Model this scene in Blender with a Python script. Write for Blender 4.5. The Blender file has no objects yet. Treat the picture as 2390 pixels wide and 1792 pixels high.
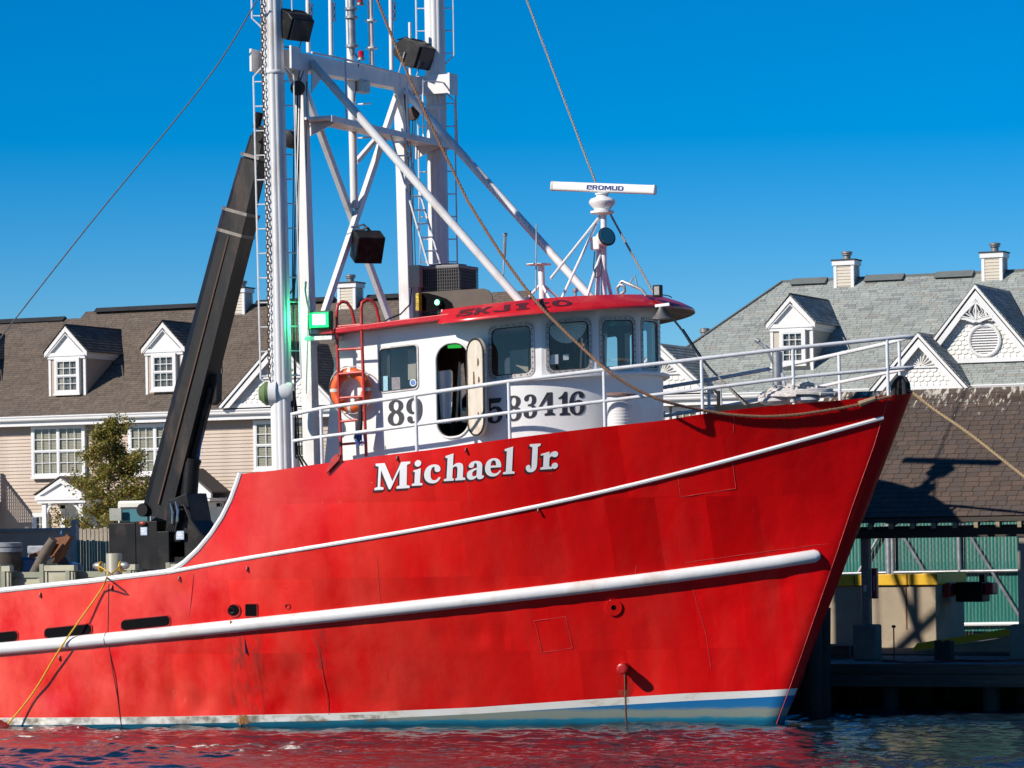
import bpy, math, random
import numpy as np
from mathutils import Vector, Matrix
from mathutils.geometry import tessellate_polygon
random.seed(7)
rng = np.random.default_rng(7)
SC = bpy.context.scene
COL = SC.collection

# ------------------------------------------------------------------ camera
# World frame: X runs along the quay (and the boat, bow towards +X), Y away from the viewer, Z up, water at z=0.
TH = math.radians(24.0); ROLL = 0.016; FPX = 7800.0; CAMH = 3.53; PU, PV = 1195.0, 1235.0
CT, ST = math.cos(TH), math.sin(TH); CR, SR = math.cos(ROLL), math.sin(ROLL)
def ray(u, v):
    du, dv = u - PU, -(v - PV)
    X = du * CR + dv * SR; Z = -du * SR + dv * CR
    return (X * CT - FPX * ST, X * ST + FPX * CT, Z)
_d = ray(1830, 1685); _k = -CAMH / _d[2]
CX, CY, CZ = -_d[0] * _k, -_d[1] * _k, CAMH
cam = bpy.data.cameras.new('camera'); camo = bpy.data.objects.new('camera', cam); COL.objects.link(camo)
cam.sensor_width = 36.0; cam.sensor_fit = 'HORIZONTAL'; cam.lens = 36.0 * FPX / 2390.0
cam.shift_y = (PV - 896.0) / 2390.0; cam.clip_start = 0.5; cam.clip_end = 5000
_r = Vector((CR * CT, CR * ST, -SR)); _u = Vector((SR * CT, SR * ST, CR)); _b = _r.cross(_u)
camo.matrix_world = Matrix(((_r.x, _u.x, _b.x, CX), (_r.y, _u.y, _b.y, CY), (_r.z, _u.z, _b.z, CZ), (0, 0, 0, 1)))
SC.camera = camo
SC.render.resolution_x, SC.render.resolution_y = 1024, 768

# ------------------------------------------------------------------ sun and sky
SUN_AZ, SUN_EL = math.radians(57.0), math.radians(31.5)
_sx, _sy = -math.sin(SUN_AZ), -math.cos(SUN_AZ)
SUNV = Vector(((_sx * CT - _sy * ST) * math.cos(SUN_EL), (_sx * ST + _sy * CT) * math.cos(SUN_EL), math.sin(SUN_EL)))
sl = bpy.data.lights.new('sun', 'SUN'); sl.energy = 5.0; sl.angle = math.radians(0.5); sl.color = (1.0, 0.93, 0.83)
so = bpy.data.objects.new('sun', sl); COL.objects.link(so)
so.rotation_euler = SUNV.to_track_quat('Z', 'Y').to_euler(); so.location = (-30, -60, 60)
world = bpy.data.worlds.new('World'); SC.world = world; world.use_nodes = True
wn = world.node_tree; wn.nodes.clear()
sky = wn.nodes.new('ShaderNodeTexSky'); sky.sky_type = 'NISHITA'; sky.sun_disc = False
sky.sun_elevation = SUN_EL; sky.sun_rotation = math.atan2(SUNV.x, SUNV.y)
sky.air_density = 0.8; sky.dust_density = 0.0; sky.ozone_density = 6.0; sky.altitude = 0
hsv = wn.nodes.new('ShaderNodeHueSaturation'); hsv.inputs['Saturation'].default_value = 1.48; hsv.inputs['Hue'].default_value = 0.502
bg = wn.nodes.new('ShaderNodeBackground'); bg.inputs['Strength'].default_value = 0.092
wo = wn.nodes.new('ShaderNodeOutputWorld')
wn.links.new(sky.outputs[0], hsv.inputs['Color']); wn.links.new(hsv.outputs[0], bg.inputs[0]); wn.links.new(bg.outputs[0], wo.inputs[0])
vs = SC.view_settings
vs.view_transform = 'Standard'; vs.look = 'None'; vs.exposure = 0.18; vs.gamma = 1.0; vs.use_curve_mapping = False
SC.cycles.max_bounces = 7; SC.cycles.diffuse_bounces = 3; SC.cycles.transparent_max_bounces = 12
SC.cycles.use_denoising = True

# ------------------------------------------------------------------ picture-to-place helpers
def PY(u, v, Y):
    d = ray(u, v); k = (Y - CY) / d[1]; return Vector((CX + d[0] * k, Y, CZ + d[2] * k))
def PZ(u, v, Z):
    d = ray(u, v); k = (Z - CZ) / d[2]; return Vector((CX + d[0] * k, CY + d[1] * k, Z))
def PX(u, v, X):
    d = ray(u, v); k = (X - CX) / d[0]; return Vector((X, CY + d[1] * k, CZ + d[2] * k))
def PPL(u, v, p, n):
    d = Vector(ray(u, v)); c = Vector((CX, CY, CZ)); k = (Vector(p) - c).dot(n) / d.dot(n); return c + d * k
def lerp(a, b, t): return a + (b - a) * t
def interp(x, xs, ys): return float(np.interp(x, xs, ys))

# ------------------------------------------------------------------ mesh builder
ROOTLOC = {}
class MB:
    def __init__(s): s.v = []; s.f = []; s.c = None
    def add(s, vs, fs):
        n = len(s.v); s.v.extend([tuple(p) for p in vs]); s.f.extend([tuple(i + n for i in f) for f in fs]); return s
    def box(s, x0, x1, y0, y1, z0, z1):
        return s.add([(x0, y0, z0), (x1, y0, z0), (x1, y1, z0), (x0, y1, z0), (x0, y0, z1), (x1, y0, z1), (x1, y1, z1), (x0, y1, z1)],
                     [(0, 3, 2, 1), (4, 5, 6, 7), (0, 1, 5, 4), (1, 2, 6, 5), (2, 3, 7, 6), (3, 0, 4, 7)])
    def obox(s, c, a, b, d):
        c, a, b, d = map(Vector, (c, a, b, d))
        vs = [c + a * i + b * j + d * k for k in (-1, 1) for (i, j) in ((-1, -1), (1, -1), (1, 1), (-1, 1))]
        return s.add(vs, [(0, 3, 2, 1), (4, 5, 6, 7), (0, 1, 5, 4), (1, 2, 6, 5), (2, 3, 7, 6), (3, 0, 4, 7)])
    def beam(s, p, q, w, h, up=(0, 0, 1)):
        p, q = Vector(p), Vector(q); t = (q - p); L = t.length; t = t / L; up = Vector(up)
        sd = t.cross(up)
        if sd.length < 1e-4: sd = t.cross(Vector((1, 0, 0)))
        sd.normalize(); u2 = sd.cross(t).normalized()
        return s.obox((p + q) / 2, t * L / 2, sd * w / 2, u2 * h / 2)
    def tube(s, pts, r, n=8, cap=True, closed=False, up=None):
        pts = [Vector(p) for p in pts]; m = len(pts); rs = r if isinstance(r, (list, tuple)) else [r] * m
        base = len(s.v); prev = None
        for i, p in enumerate(pts):
            if closed: t = pts[(i + 1) % m] - pts[i - 1]
            else: t = pts[min(i + 1, m - 1)] - pts[max(i - 1, 0)]
            t.normalize()
            if prev is None:
                a = Vector(up) if up else (Vector((0, 0, 1)) if abs(t.z) < 0.9 else Vector((1, 0, 0)))
            else: a = prev
            a = (a - t * a.dot(t))
            if a.length < 1e-6: a = t.orthogonal()
            a.normalize(); prev = a; b = t.cross(a)
            for k in range(n):
                an = 2 * math.pi * k / n
                s.v.append(tuple(p + (a * math.cos(an) + b * math.sin(an)) * rs[i]))
        R = m if closed else m - 1
        for i in range(R):
            for k in range(n):
                i2 = (i + 1) % m
                s.f.append((base + i * n + k, base + i * n + (k + 1) % n, base + i2 * n + (k + 1) % n, base + i2 * n + k))
        if cap and not closed:
            s.f.append(tuple(base + k for k in range(n))[::-1]); s.f.append(tuple(base + (m - 1) * n + k for k in range(n)))
        return s
    def lathe(s, o, axis, prof, n=16):
        o = Vector(o); ax = Vector(axis).normalized(); a = ax.orthogonal().normalized(); b = ax.cross(a); base = len(s.v)
        for (r, h) in prof:
            for k in range(n):
                an = 2 * math.pi * k / n
                s.v.append(tuple(o + ax * h + (a * math.cos(an) + b * math.sin(an)) * max(r, 1e-4)))
        for i in range(len(prof) - 1):
            for k in range(n):
                s.f.append((base + i * n + k, base + i * n + (k + 1) % n, base + (i + 1) * n + (k + 1) % n, base + (i + 1) * n + k))
        s.f.append(tuple(base + k for k in range(n))[::-1]); s.f.append(tuple(base + (len(prof) - 1) * n + k for k in range(n)))
        return s
    def prism(s, pts, vec):
        pts = [Vector(p) for p in pts]; vec = Vector(vec); n = len(pts)
        tri = tessellate_polygon([pts])
        vs = pts + [p + vec for p in pts]
        fs = [tuple(t) for t in tri] + [tuple(i + n for i in t)[::-1] for t in tri]
        fs += [(i, (i + 1) % n, (i + 1) % n + n, i + n) for i in range(n)]
        return s.add(vs, fs)
    def plate(s, loops, to3, thick):
        """2-D loops (outer first, then holes) -> solid plate; to3(x, y, depth)."""
        l3 = [[Vector((x, y, 0)) for (x, y) in L] for L in loops]
        tri = tessellate_polygon(l3); flat = [p for L in loops for p in L]; n = len(flat)
        vs = [to3(x, y, 0) for (x, y) in flat]
        fs = [tuple(t) for t in tri]
        if thick:
            vs += [to3(x, y, thick) for (x, y) in flat]; fs += [tuple(i + n for i in t)[::-1] for t in tri]; k = 0
            for L in loops:
                m = len(L); fs += [(k + i, k + (i + 1) % m, k + (i + 1) % m + n, k + i + n) for i in range(m)]; k += m
        return s.add(vs, fs)
    def sphere(s, c, r, n=12, sc=(1, 1, 1)):
        c = Vector(c); base = len(s.v); m = n // 2
        for i in range(m + 1):
            ph = math.pi * i / m
            for k in range(n):
                an = 2 * math.pi * k / n
                s.v.append((c.x + r * sc[0] * math.sin(ph) * math.cos(an), c.y + r * sc[1] * math.sin(ph) * math.sin(an), c.z + r * sc[2] * math.cos(ph)))
        for i in range(m):
            for k in range(n):
                s.f.append((base + i * n + k, base + (i + 1) * n + k, base + (i + 1) * n + (k + 1) % n, base + i * n + (k + 1) % n))
        return s
    def torus(s, c, ax, R, r, n=24, m=8, sx=None):
        c = Vector(c); ax = Vector(ax).normalized(); a = Vector(sx) if sx else ax.orthogonal().normalized(); b = ax.cross(a)
        return s.tube([c + (a * math.cos(2 * math.pi * k / n) + b * math.sin(2 * math.pi * k / n)) * R for k in range(n)], r, m, closed=True, up=ax)
    def build(s, name, mat, parent=None, smooth=False, loc=None, bevel=0, fixn=True, cols=None):
        off = Vector(loc) if loc is not None else (ROOTLOC[parent.name] if parent is not None else Vector((0, 0, 0)))
        me = bpy.data.meshes.new(name)
        va = np.array(s.v, dtype=np.float64) - np.array(off)
        me.from_pydata(va.tolist(), [], s.f)
        me.validate()
        if fixn:
            import bmesh
            bm = bmesh.new(); bm.from_mesh(me); bmesh.ops.remove_doubles(bm, verts=bm.verts, dist=1e-5); bmesh.ops.recalc_face_normals(bm, faces=bm.faces); bm.to_mesh(me); bm.free()
        if smooth:
            me.polygons.foreach_set('use_smooth', [True] * len(me.polygons))
            try: me.set_sharp_from_angle(angle=math.radians(40))
            except Exception: pass
        if cols is not None:
            at = me.color_attributes.new('tone', 'FLOAT_COLOR', 'CORNER')
            arr = np.repeat(np.array(cols, dtype=np.float32), [len(p.vertices) for p in me.polygons], axis=0)
            at.data.foreach_set('color', arr.ravel())
        me.materials.append(mat)
        o = bpy.data.objects.new(name, me); COL.objects.link(o)
        if parent is not None: o.parent = parent; ROOTLOC[o.name] = off
        else: o.location = off; ROOTLOC[o.name] = off
        if bevel:
            b = o.modifiers.new('edge', 'BEVEL'); b.width = bevel; b.segments = 2; b.limit_method = 'ANGLE'; b.angle_limit = math.radians(40)
        return o
def thing(name, label, cat, loc, group=None):
    o = bpy.data.objects.new(name, None); COL.objects.link(o); o.location = loc; o.empty_display_size = 0.3
    ROOTLOC[o.name] = Vector(loc); return tag(o, label, cat, group)
def tag(o, label, cat, group=None):
    o['label'] = label; o['category'] = cat
    if group: o['group'] = group
    return o
def struct(o, kind='structure'): o['kind'] = kind; return o
def share(src, name, parent, matrix=None, loc=None):
    o = bpy.data.objects.new(name, src.data); COL.objects.link(o)
    if parent is not None: o.parent = parent
    if matrix is not None: o.matrix_local = matrix
    if loc is not None: o.location = loc
    return o

# ------------------------------------------------------------------ glyph outlines (drawn by hand)
def path(d, step=7):
    loops = []; cur = []; tk = d.replace(',', ' ').split(); i = 0; cmd = None
    def num(): 
        nonlocal i; i += 1; return float(tk[i - 1])
    while i < len(tk):
        if tk[i].isalpha() or tk[i][0].isalpha() and len(tk[i]) > 1:
            if len(tk[i]) > 1: tk[i:i + 1] = [tk[i][0], tk[i][1:]]
            cmd = tk[i]; i += 1
        if cmd == 'Z':
            loops.append(cur); cur = []; continue
        if cmd == 'M': cur = [(num(), num())]; cmd = 'L'
        elif cmd == 'L': cur.append((num(), num()))
        elif cmd == 'C':
            p0 = cur[-1]; a = (num(), num()); b = (num(), num()); c = (num(), num())
            for k in range(1, step + 1):
                t = k / step; q = 1 - t
                cur.append(tuple(q**3 * p0[j] + 3 * q * q * t * a[j] + 3 * q * t * t * b[j] + t**3 * c[j] for j in (0, 1)))
    return [L[:-1] if (abs(L[0][0] - L[-1][0]) + abs(L[0][1] - L[-1][1])) < 1e-6 else L for L in loops]
def circ(cx, cy, r, n=20): return [(cx + r * math.cos(2 * math.pi * k / n), cy + r * math.sin(2 * math.pi * k / n)) for k in range(n)]
def rrect(x0, x1, y0, y1, r, n=5):
    out = []
    for (cx, cy, a0) in ((x1 - r, y1 - r, 0), (x0 + r, y1 - r, 90), (x0 + r, y0 + r, 180), (x1 - r, y0 + r, 270)):
        for k in range(n + 1):
            a = math.radians(a0 + 90 * k / n); out.append((cx + r * math.cos(a), cy + r * math.sin(a)))
    return out
GL = {
 'M': (124, ['M0 100 L32 100 L62 30 L90 100 L122 100 L122 92 L111 88 L113 12 L124 8 L124 0 L78 0 L78 8 L88 12 L86 72 L57 0 L51 0 L20 74 L20 12 L32 8 L32 0 L0 0 L0 8 L11 12 L11 88 L0 92 Z']),
 'i': (42, ['M4 61 L32 68 L32 11 L42 7 L42 0 L0 0 L0 7 L10 11 L10 56 L4 54 Z', 'DOT 20 88 13']),
 'c': (60, ['M58 48 C58 62 46 68 33 68 C13 68 0 53 0 33 C0 12 14 -2 34 -2 C46 -2 56 5 60 18 L53 20 C49 12 44 9 38 9 C28 9 23 18 23 34 C23 50 27 59 34 59 C38 59 36 54 37 48 C38 42 42 39 48 39 C54 39 58 43 58 48 Z']),
 'h': (82, ['M2 98 L32 106 L32 58 C38 65 45 68 53 68 C66 68 72 60 72 46 L72 11 L82 7 L82 0 L44 0 L44 7 L50 11 L50 44 C50 52 47 55 42 55 C38 55 34 53 32 49 L32 11 L38 7 L38 0 L0 0 L0 7 L10 11 L10 90 L2 90 Z']),
 'a': (70, ['M6 50 C8 62 20 68 34 68 C52 68 62 60 62 46 L62 18 C62 12 64 10 70 11 L70 4 C66 0 60 -2 54 -2 C47 -2 43 2 41 8 C36 1 28 -2 20 -2 C8 -2 0 5 0 17 C0 31 12 37 40 42 L40 48 C40 56 37 60 32 60 C27 60 29 56 28 51 C27 46 23 43 17 43 C11 43 6 45 6 50 Z M40 35 L40 17 C37 12 34 10 30 10 C25 10 22 14 22 20 C22 28 28 32 40 35 Z']),
 'e': (64, ['M22 32 C22 18 28 9 40 9 C48 9 54 13 59 21 L64 18 C58 5 48 -2 34 -2 C13 -2 0 12 0 33 C0 54 13 68 33 68 C52 68 64 56 64 32 Z M22 40 L43 40 C43 53 40 60 33 60 C26 60 22 53 22 40 Z']),
 'l': (42, ['M2 98 L32 106 L32 11 L42 7 L42 0 L0 0 L0 7 L10 11 L10 90 L2 90 Z']),
 'J': (58, ['M12 100 L58 100 L58 92 L47 88 L47 22 C47 4 37 -6 22 -6 C9 -6 0 1 0 12 C0 18 5 22 11 22 C18 22 20 16 19 10 C19 6 24 6 24 14 L24 88 L12 92 Z']),
 'r': (63, ['M0 61 L31 68 L31 55 C35 64 42 68 50 68 C58 68 63 63 63 56 C63 49 58 45 52 45 C46 45 44 49 40 49 C35 49 32 45 32 38 L32 11 L44 7 L44 0 L0 0 L0 7 L10 11 L10 56 L0 54 Z']),
 '.': (24, ['DOT 12 11 12']),
 '8': (70, ['M35 100 C54 100 66 91 66 76 C66 66 60 59 52 55 C64 50 70 41 70 28 C70 10 56 -2 35 -2 C14 -2 0 10 0 27 C0 39 7 48 18 53 C9 58 4 66 4 76 C4 91 16 100 35 100 Z M35 92 C27 92 24 86 24 76 C24 66 29 60 37 58 C43 61 46 67 46 76 C46 86 42 92 35 92 Z M34 48 C26 44 22 38 22 27 C22 14 27 7 35 7 C43 7 48 14 48 27 C48 38 42 44 34 48 Z']),
 '6': (70, ['M66 80 C66 93 55 100 40 100 C14 100 0 78 0 46 C0 15 13 -2 36 -2 C56 -2 70 11 70 32 C70 51 58 63 42 63 C33 63 26 60 22 54 C22 76 28 91 38 91 C42 91 43 88 43 84 C42 78 45 70 54 70 C62 70 66 74 66 80 Z M36 54 C28 54 23 46 23 32 C23 16 28 7 36 7 C44 7 48 16 48 31 C48 46 44 54 36 54 Z']),
 '5': (68, ['M6 100 L62 100 C62 92 58 80 48 80 L16 80 L15 60 C21 65 29 67 38 67 C57 67 68 53 68 34 C68 12 53 -2 31 -2 C12 -2 0 6 0 18 C0 26 5 31 13 31 C25 31 22 18 24 12 C26 8 30 7 33 7 C42 7 46 16 46 31 C46 47 41 56 32 56 C25 56 20 53 16 48 L8 48 Z']),
 '3': (68, ['M34 100 C54 100 64 91 64 76 C64 65 58 58 48 54 C61 51 68 42 68 28 C68 9 54 -2 32 -2 C12 -2 0 7 0 20 C0 28 5 33 13 33 C20 33 25 28 25 21 C24 11 28 7 33 7 C42 7 46 15 46 29 C46 43 40 50 28 50 L22 50 L22 58 L28 58 C38 58 43 64 43 76 C43 86 39 92 33 92 C28 92 26 88 26 82 C25 75 20 71 14 71 C7 71 3 75 3 81 C3 92 15 100 34 100 Z']),
 '4': (72, ['M36 100 L58 100 L58 40 L72 40 L72 28 L58 28 L58 12 L68 8 L68 0 L26 0 L26 8 L37 12 L37 28 L0 28 L0 36 Z M37 72 L37 40 L14 40 Z']),
 '1': (56, ['M28 100 L42 100 L42 12 L56 8 L56 0 L6 0 L6 8 L18 12 L18 72 L0 70 L0 76 C12 80 22 88 28 100 Z']),
 # block letters
 'qe': (90, ['M0 10 L0 90 L12 100 L78 100 L90 90 L90 45 L28 45 L28 22 L90 22 L90 0 L12 0 Z M28 66 L64 66 L64 80 L28 80 Z']),
 'qR': (92, ['M0 0 L0 100 L70 100 L90 88 L90 50 L76 40 L92 0 L62 0 L50 36 L28 36 L28 0 Z M28 58 L62 58 L62 78 L28 78 Z']),
 'qO': (100, ['M14 0 L0 14 L0 86 L14 100 L86 100 L100 86 L100 14 L86 0 Z M28 24 L72 24 L72 76 L28 76 Z']),
 'qM': (120, ['M0 0 L0 100 L36 100 L60 50 L84 100 L120 100 L120 0 L92 0 L92 60 L70 14 L50 14 L28 60 L28 0 Z']),
 'qU': (96, ['M0 100 L28 100 L28 24 L68 24 L68 100 L96 100 L96 14 L82 0 L14 0 L0 14 Z']),
 'qD': (98, ['M0 0 L0 100 L80 100 L98 80 L98 20 L80 0 Z M28 24 L68 24 L68 76 L28 76 Z']),
 'v5': (90, ['M18 0 L0 0 L0 40 L18 40 L18 62 L4 62 L4 100 L90 100 L90 80 L40 80 L40 64 L66 64 C84 64 92 52 92 32 C92 10 80 0 60 0 L30 0 L30 20 L56 20 L66 32 L56 46 L20 44 Z']),
 'vK': (92, ['M0 0 L0 100 L26 100 L26 62 L64 100 L92 100 L52 58 L92 0 L60 0 L34 40 L26 32 L26 0 Z']),
 'vJ': (70, ['M44 100 L70 100 L70 28 C70 8 56 -2 36 -2 C14 -2 0 8 0 30 L24 30 C24 20 28 18 35 18 C42 18 44 22 44 30 Z']),
 'vI': (54, ['M0 100 L54 100 L54 84 L42 80 L42 20 L54 16 L54 0 L0 0 L0 16 L12 20 L12 80 L0 84 Z']),
 'vt': (70, ['M24 110 L48 110 L48 88 L70 88 L70 70 L48 70 L48 24 L60 16 L70 22 L70 4 L50 -2 L28 4 L24 20 L24 70 L0 70 L0 88 L24 88 Z']),
 'vO': (100, ['M50 100 C80 100 100 80 100 50 C100 20 80 0 50 0 C20 0 0 20 0 50 C0 80 20 100 50 100 Z M50 84 C40 84 34 66 34 50 C34 34 40 18 50 18 C66 18 78 34 78 50 C78 66 66 84 50 84 Z']),
}
GL['9'] = (70, None)
def glyph(ch):
    """list of shapes, each shape = [outer, holes...]"""
    if ch == '9':
        return [[[(70 - x, 98 - y) for (x, y) in L] for L in sh] for sh in glyph('6')]
    out = []
    for p in GL[ch][1]:
        if p.startswith('DOT'):
            _, a, b, r = p.split(); out.append([circ(float(a), float(b), float(r))])
        else: out.append(path(p))
    return out
def text_mesh(chars, widths_gap, to3, mb=None, mirror=False):
    mb = mb or MB(); x = 0
    for ch in chars:
        if ch == ' ': x += 44; continue
        for sh in glyph(ch):
            mb.plate([[(px + x, py) for (px, py) in L] for L in sh], to3, 0)
        x += GL[ch][0] + widths_gap
    return mb, x - widths_gap
# ------------------------------------------------------------------ materials
MATS = {}
def nodes(name):
    m = bpy.data.materials.new(name); m.use_nodes = True; m.use_transparent_shadow = True; nt = m.node_tree; nt.nodes.clear()
    out = nt.nodes.new('ShaderNodeOutputMaterial'); b = nt.nodes.new('ShaderNodeBsdfPrincipled'); nt.links.new(b.outputs[0], out.inputs[0])
    MATS[name] = m; return m, nt, b, out
def N(nt, t, **kw):
    n = nt.nodes.new(t)
    for k, v in kw.items(): setattr(n, k, v)
    return n
def noise(nt, scale, detail=4, rough=0.55, vec=None, coord='Object', sc=(1, 1, 1)):
    tc = N(nt, 'ShaderNodeTexCoord'); mp = N(nt, 'ShaderNodeMapping'); mp.inputs['Scale'].default_value = sc
    nt.links.new(tc.outputs[coord], mp.inputs[0]); n = N(nt, 'ShaderNodeTexNoise')
    n.inputs['Scale'].default_value = scale; n.inputs['Detail'].default_value = detail; n.inputs['Roughness'].default_value = rough
    nt.links.new(mp.outputs[0], n.inputs['Vector']); return n
def ramp(nt, src, stops):
    r = N(nt, 'ShaderNodeValToRGB'); e = r.color_ramp.elements
    while len(e) < len(stops): e.new(0.5)
    for k, (p, c) in enumerate(stops): e[k].position = p; e[k].color = (*c, 1) if len(c) == 3 else c
    nt.links.new(src, r.inputs[0]); return r
def mixc(nt, fac, a, b, mode='MIX'):
    m = N(nt, 'ShaderNodeMix', data_type='RGBA', blend_type=mode)
    for sock, val in ((m.inputs[0], fac), (m.inputs[6], a), (m.inputs[7], b)):
        if hasattr(val, 'default_value') or hasattr(val, 'is_linked'): nt.links.new(val, sock)
        elif isinstance(val, (int, float)): sock.default_value = val
        else: sock.default_value = (*val, 1)
    return m.outputs[2]
def bump(nt, b, src, strength, dist, prev=None):
    n = N(nt, 'ShaderNodeBump'); n.inputs['Strength'].default_value = strength; n.inputs['Distance'].default_value = dist
    nt.links.new(src, n.inputs['Height'])
    if prev is not None: nt.links.new(prev, n.inputs['Normal'])
    nt.links.new(n.outputs[0], b.inputs['Normal']); return n.outputs[0]
def simple(name, col, rough=0.5, metal=0.0, var=0.12, scale=3.0, dirt=None, dirt_amt=0.0, dirt_scale=1.5, bmp=0.0, bscale=40, coat=0.0, sc=(1, 1, 1), spec=0.5):
    m, nt, b, out = nodes(name)
    n = noise(nt, scale, 5, 0.6, sc=sc)
    lo = tuple(c * (1 - var) for c in col); hi = tuple(min(c * (1 + var), 0.95) for c in col)
    c = ramp(nt, n.outputs[0], [(0.3, lo), (0.7, hi)]).outputs[0]
    if dirt is not None:
        n2 = noise(nt, dirt_scale, 7, 0.68, sc=sc)
        f = ramp(nt, n2.outputs[0], [(0.52, (0, 0, 0)), (0.72, (dirt_amt,) * 3)]).outputs[0]
        c = mixc(nt, f, c, dirt)
    nt.links.new(c, b.inputs['Base Color']); b.inputs['Metallic'].default_value = metal
    r = ramp(nt, n.outputs[0], [(0.3, (max(rough - .08, .02),) * 3), (0.7, (min(rough + .08, 1),) * 3)])
    nt.links.new(r.outputs[0], b.inputs['Roughness']); b.inputs['Coat Weight'].default_value = coat; b.inputs['Specular IOR Level'].default_value = spec
    if bmp: bump(nt, b, noise(nt, bscale, 4, 0.6, sc=sc).outputs[0], bmp, 0.02)
    return m
WHITE = simple('white_paint', (0.76, 0.75, 0.74), 0.38, var=0.035, scale=1.2, dirt=(0.45, 0.36, 0.26), dirt_amt=0.16, dirt_scale=2.2, bmp=0.05, bscale=9)
WHITEM = simple('white_mast_paint', (0.70, 0.69, 0.68), 0.42, var=0.04, scale=2, sc=(1, 1, .35), dirt=(0.33, 0.20, 0.11), dirt_amt=0.42, dirt_scale=3.0, bmp=0.06, bscale=14)
WHITERUST = simple('white_rusty_rubbing_paint', (0.70, 0.69, 0.68), 0.42, var=0.05, scale=2, dirt=(0.42, 0.22, 0.09), dirt_amt=0.45, dirt_scale=1.3, bmp=0.15, bscale=6)
RAIL = simple('rail_paint', (0.68, 0.68, 0.69), 0.35, var=0.05, scale=6, dirt=(0.40, 0.22, 0.12), dirt_amt=0.35, dirt_scale=7)
REDP = simple('red_ladder_paint', (0.42, 0.025, 0.022), 0.4, var=0.12, scale=5, dirt=(0.33, 0.16, 0.11), dirt_amt=0.4, dirt_scale=6)
ROOFRED = simple('red_roof_paint', (0.52, 0.012, 0.018), 0.28, var=0.08, scale=2, coat=0.0, dirt=(0.48, 0.06, 0.05), dirt_amt=0.25, dirt_scale=2)
BLACK = simple('black_steel', (0.008, 0.008, 0.009), 0.5, var=0.3, scale=2.5, spec=.2, dirt=(0.075, 0.055, 0.045), dirt_amt=0.5, dirt_scale=1.4, bmp=0.06, bscale=20)
BLACKRUST = simple('scuffed_black_boom_steel', (0.010, 0.0095, 0.010), 0.45, var=0.3, scale=1.6, spec=.25, dirt=(0.14, 0.085, 0.06), dirt_amt=0.55, dirt_scale=0.9, sc=(1, 1, .35), bmp=0.05, bscale=16)
LAMPBLK = simple('black_lamp_housing', (0.012, 0.011, 0.011), 0.45, var=0.25, scale=6, spec=.25, dirt=(0.10, 0.09, 0.075), dirt_amt=0.35, dirt_scale=5)
RUBBER = simple('black_rubber', (0.02, 0.02, 0.021), 0.7, var=0.2)
CABLE = simple('black_cable', (0.015, 0.015, 0.016), 0.6, var=0.2)
WIRE = simple('grey_wire', (0.12, 0.12, 0.13), 0.45, 0.4, var=0.2, scale=20)
STEEL = simple('weathered_galvanised', (0.33, 0.34, 0.35), 0.45, 0.6, var=0.2, scale=6, dirt=(0.25, 0.16, 0.1), dirt_amt=0.35, dirt_scale=4)
ALU = simple('window_aluminium', (0.50, 0.47, 0.44), 0.45, 0.35, var=0.18, scale=9, dirt=(0.25, 0.15, 0.10), dirt_amt=0.55, dirt_scale=8)
RUST = simple('rusty_steel', (0.19, 0.075, 0.035), 0.85, var=0.35, scale=9, dirt=(0.05, 0.03, 0.025), dirt_amt=0.7, dirt_scale=4, bmp=0.3, bscale=30)
CHAIN = simple('rusty_chain', (0.065, 0.04, 0.03), 0.7, 0.3, var=0.4, scale=12)
ORANGE = simple('orange_lifebuoy', (0.72, 0.11, 0.018), 0.5, var=0.12, scale=6, dirt=(0.35, 0.06, 0.02), dirt_amt=0.5, dirt_scale=6, bmp=0.25, bscale=25)
TAPE = simple('reflective_tape', (0.62, 0.60, 0.56), 0.35, var=0.1)
LETTERW = simple('white_lettering', (0.80, 0.79, 0.80), 0.4, var=0.03)
LETTERD = simple('dark_lettering', (0.022, 0.02, 0.03), 0.5, var=0.3, scale=12, dirt=(0.12, 0.10, 0.11), dirt_amt=0.35, dirt_scale=20)
SHADOWD = simple('maroon_drop_lettering', (0.045, 0.012, 0.018), 0.5, var=0.2)
BLUET = simple('blue_lettering', (0.012, 0.025, 0.16), 0.4, var=0.1)
WOODI = simple('varnished_wood', (0.26, 0.105, 0.035), 0.35, var=0.25, scale=4, sc=(1, 1, .2), coat=0.3)
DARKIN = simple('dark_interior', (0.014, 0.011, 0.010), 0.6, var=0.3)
CREAMIN = simple('cream_interior', (0.34, 0.31, 0.25), 0.6, var=0.1)
PAPER = simple('paper_notice', (0.75, 0.76, 0.78), 0.6, var=0.08, scale=60)
STICKB = simple('blue_sticker', (0.10, 0.22, 0.50), 0.4, var=0.6, scale=60)
STICKC = simple('pale_cyan_sticker', (0.30, 0.52, 0.60), 0.4, var=0.25, scale=40)
DOORW = simple('weathered_door_paint', (0.60, 0.54, 0.45), 0.6, var=0.12, scale=4, sc=(1, 1, .35), dirt=(0.24, 0.11, 0.045), dirt_amt=0.75, dirt_scale=3.5, bmp=0.15, bscale=20)
BEIGE = simple('beige_cabinet', (0.38, 0.34, 0.27), 0.5, var=0.06)
YELLOW = simple('yellow_paint', (0.68, 0.40, 0.012), 0.5, var=0.1, scale=3, dirt=(0.30, 0.17, 0.05), dirt_amt=0.35, dirt_scale=4)
YELROPE = simple('yellow_rope', (0.62, 0.36, 0.02), 0.7, var=0.2, scale=30)
TANROPE = simple('tan_rope', (0.50, 0.34, 0.16), 0.85, var=0.35, scale=45, bmp=0.4, bscale=120)
BROWNROPE = simple('rusty_brown_rope', (0.20, 0.105, 0.06), 0.85, var=0.35, scale=40, bmp=0.4, bscale=110)
GREYROPE = simple('bleached_rope', (0.52, 0.49, 0.46), 0.9, var=0.3, scale=25, bmp=0.5, bscale=60)
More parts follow.
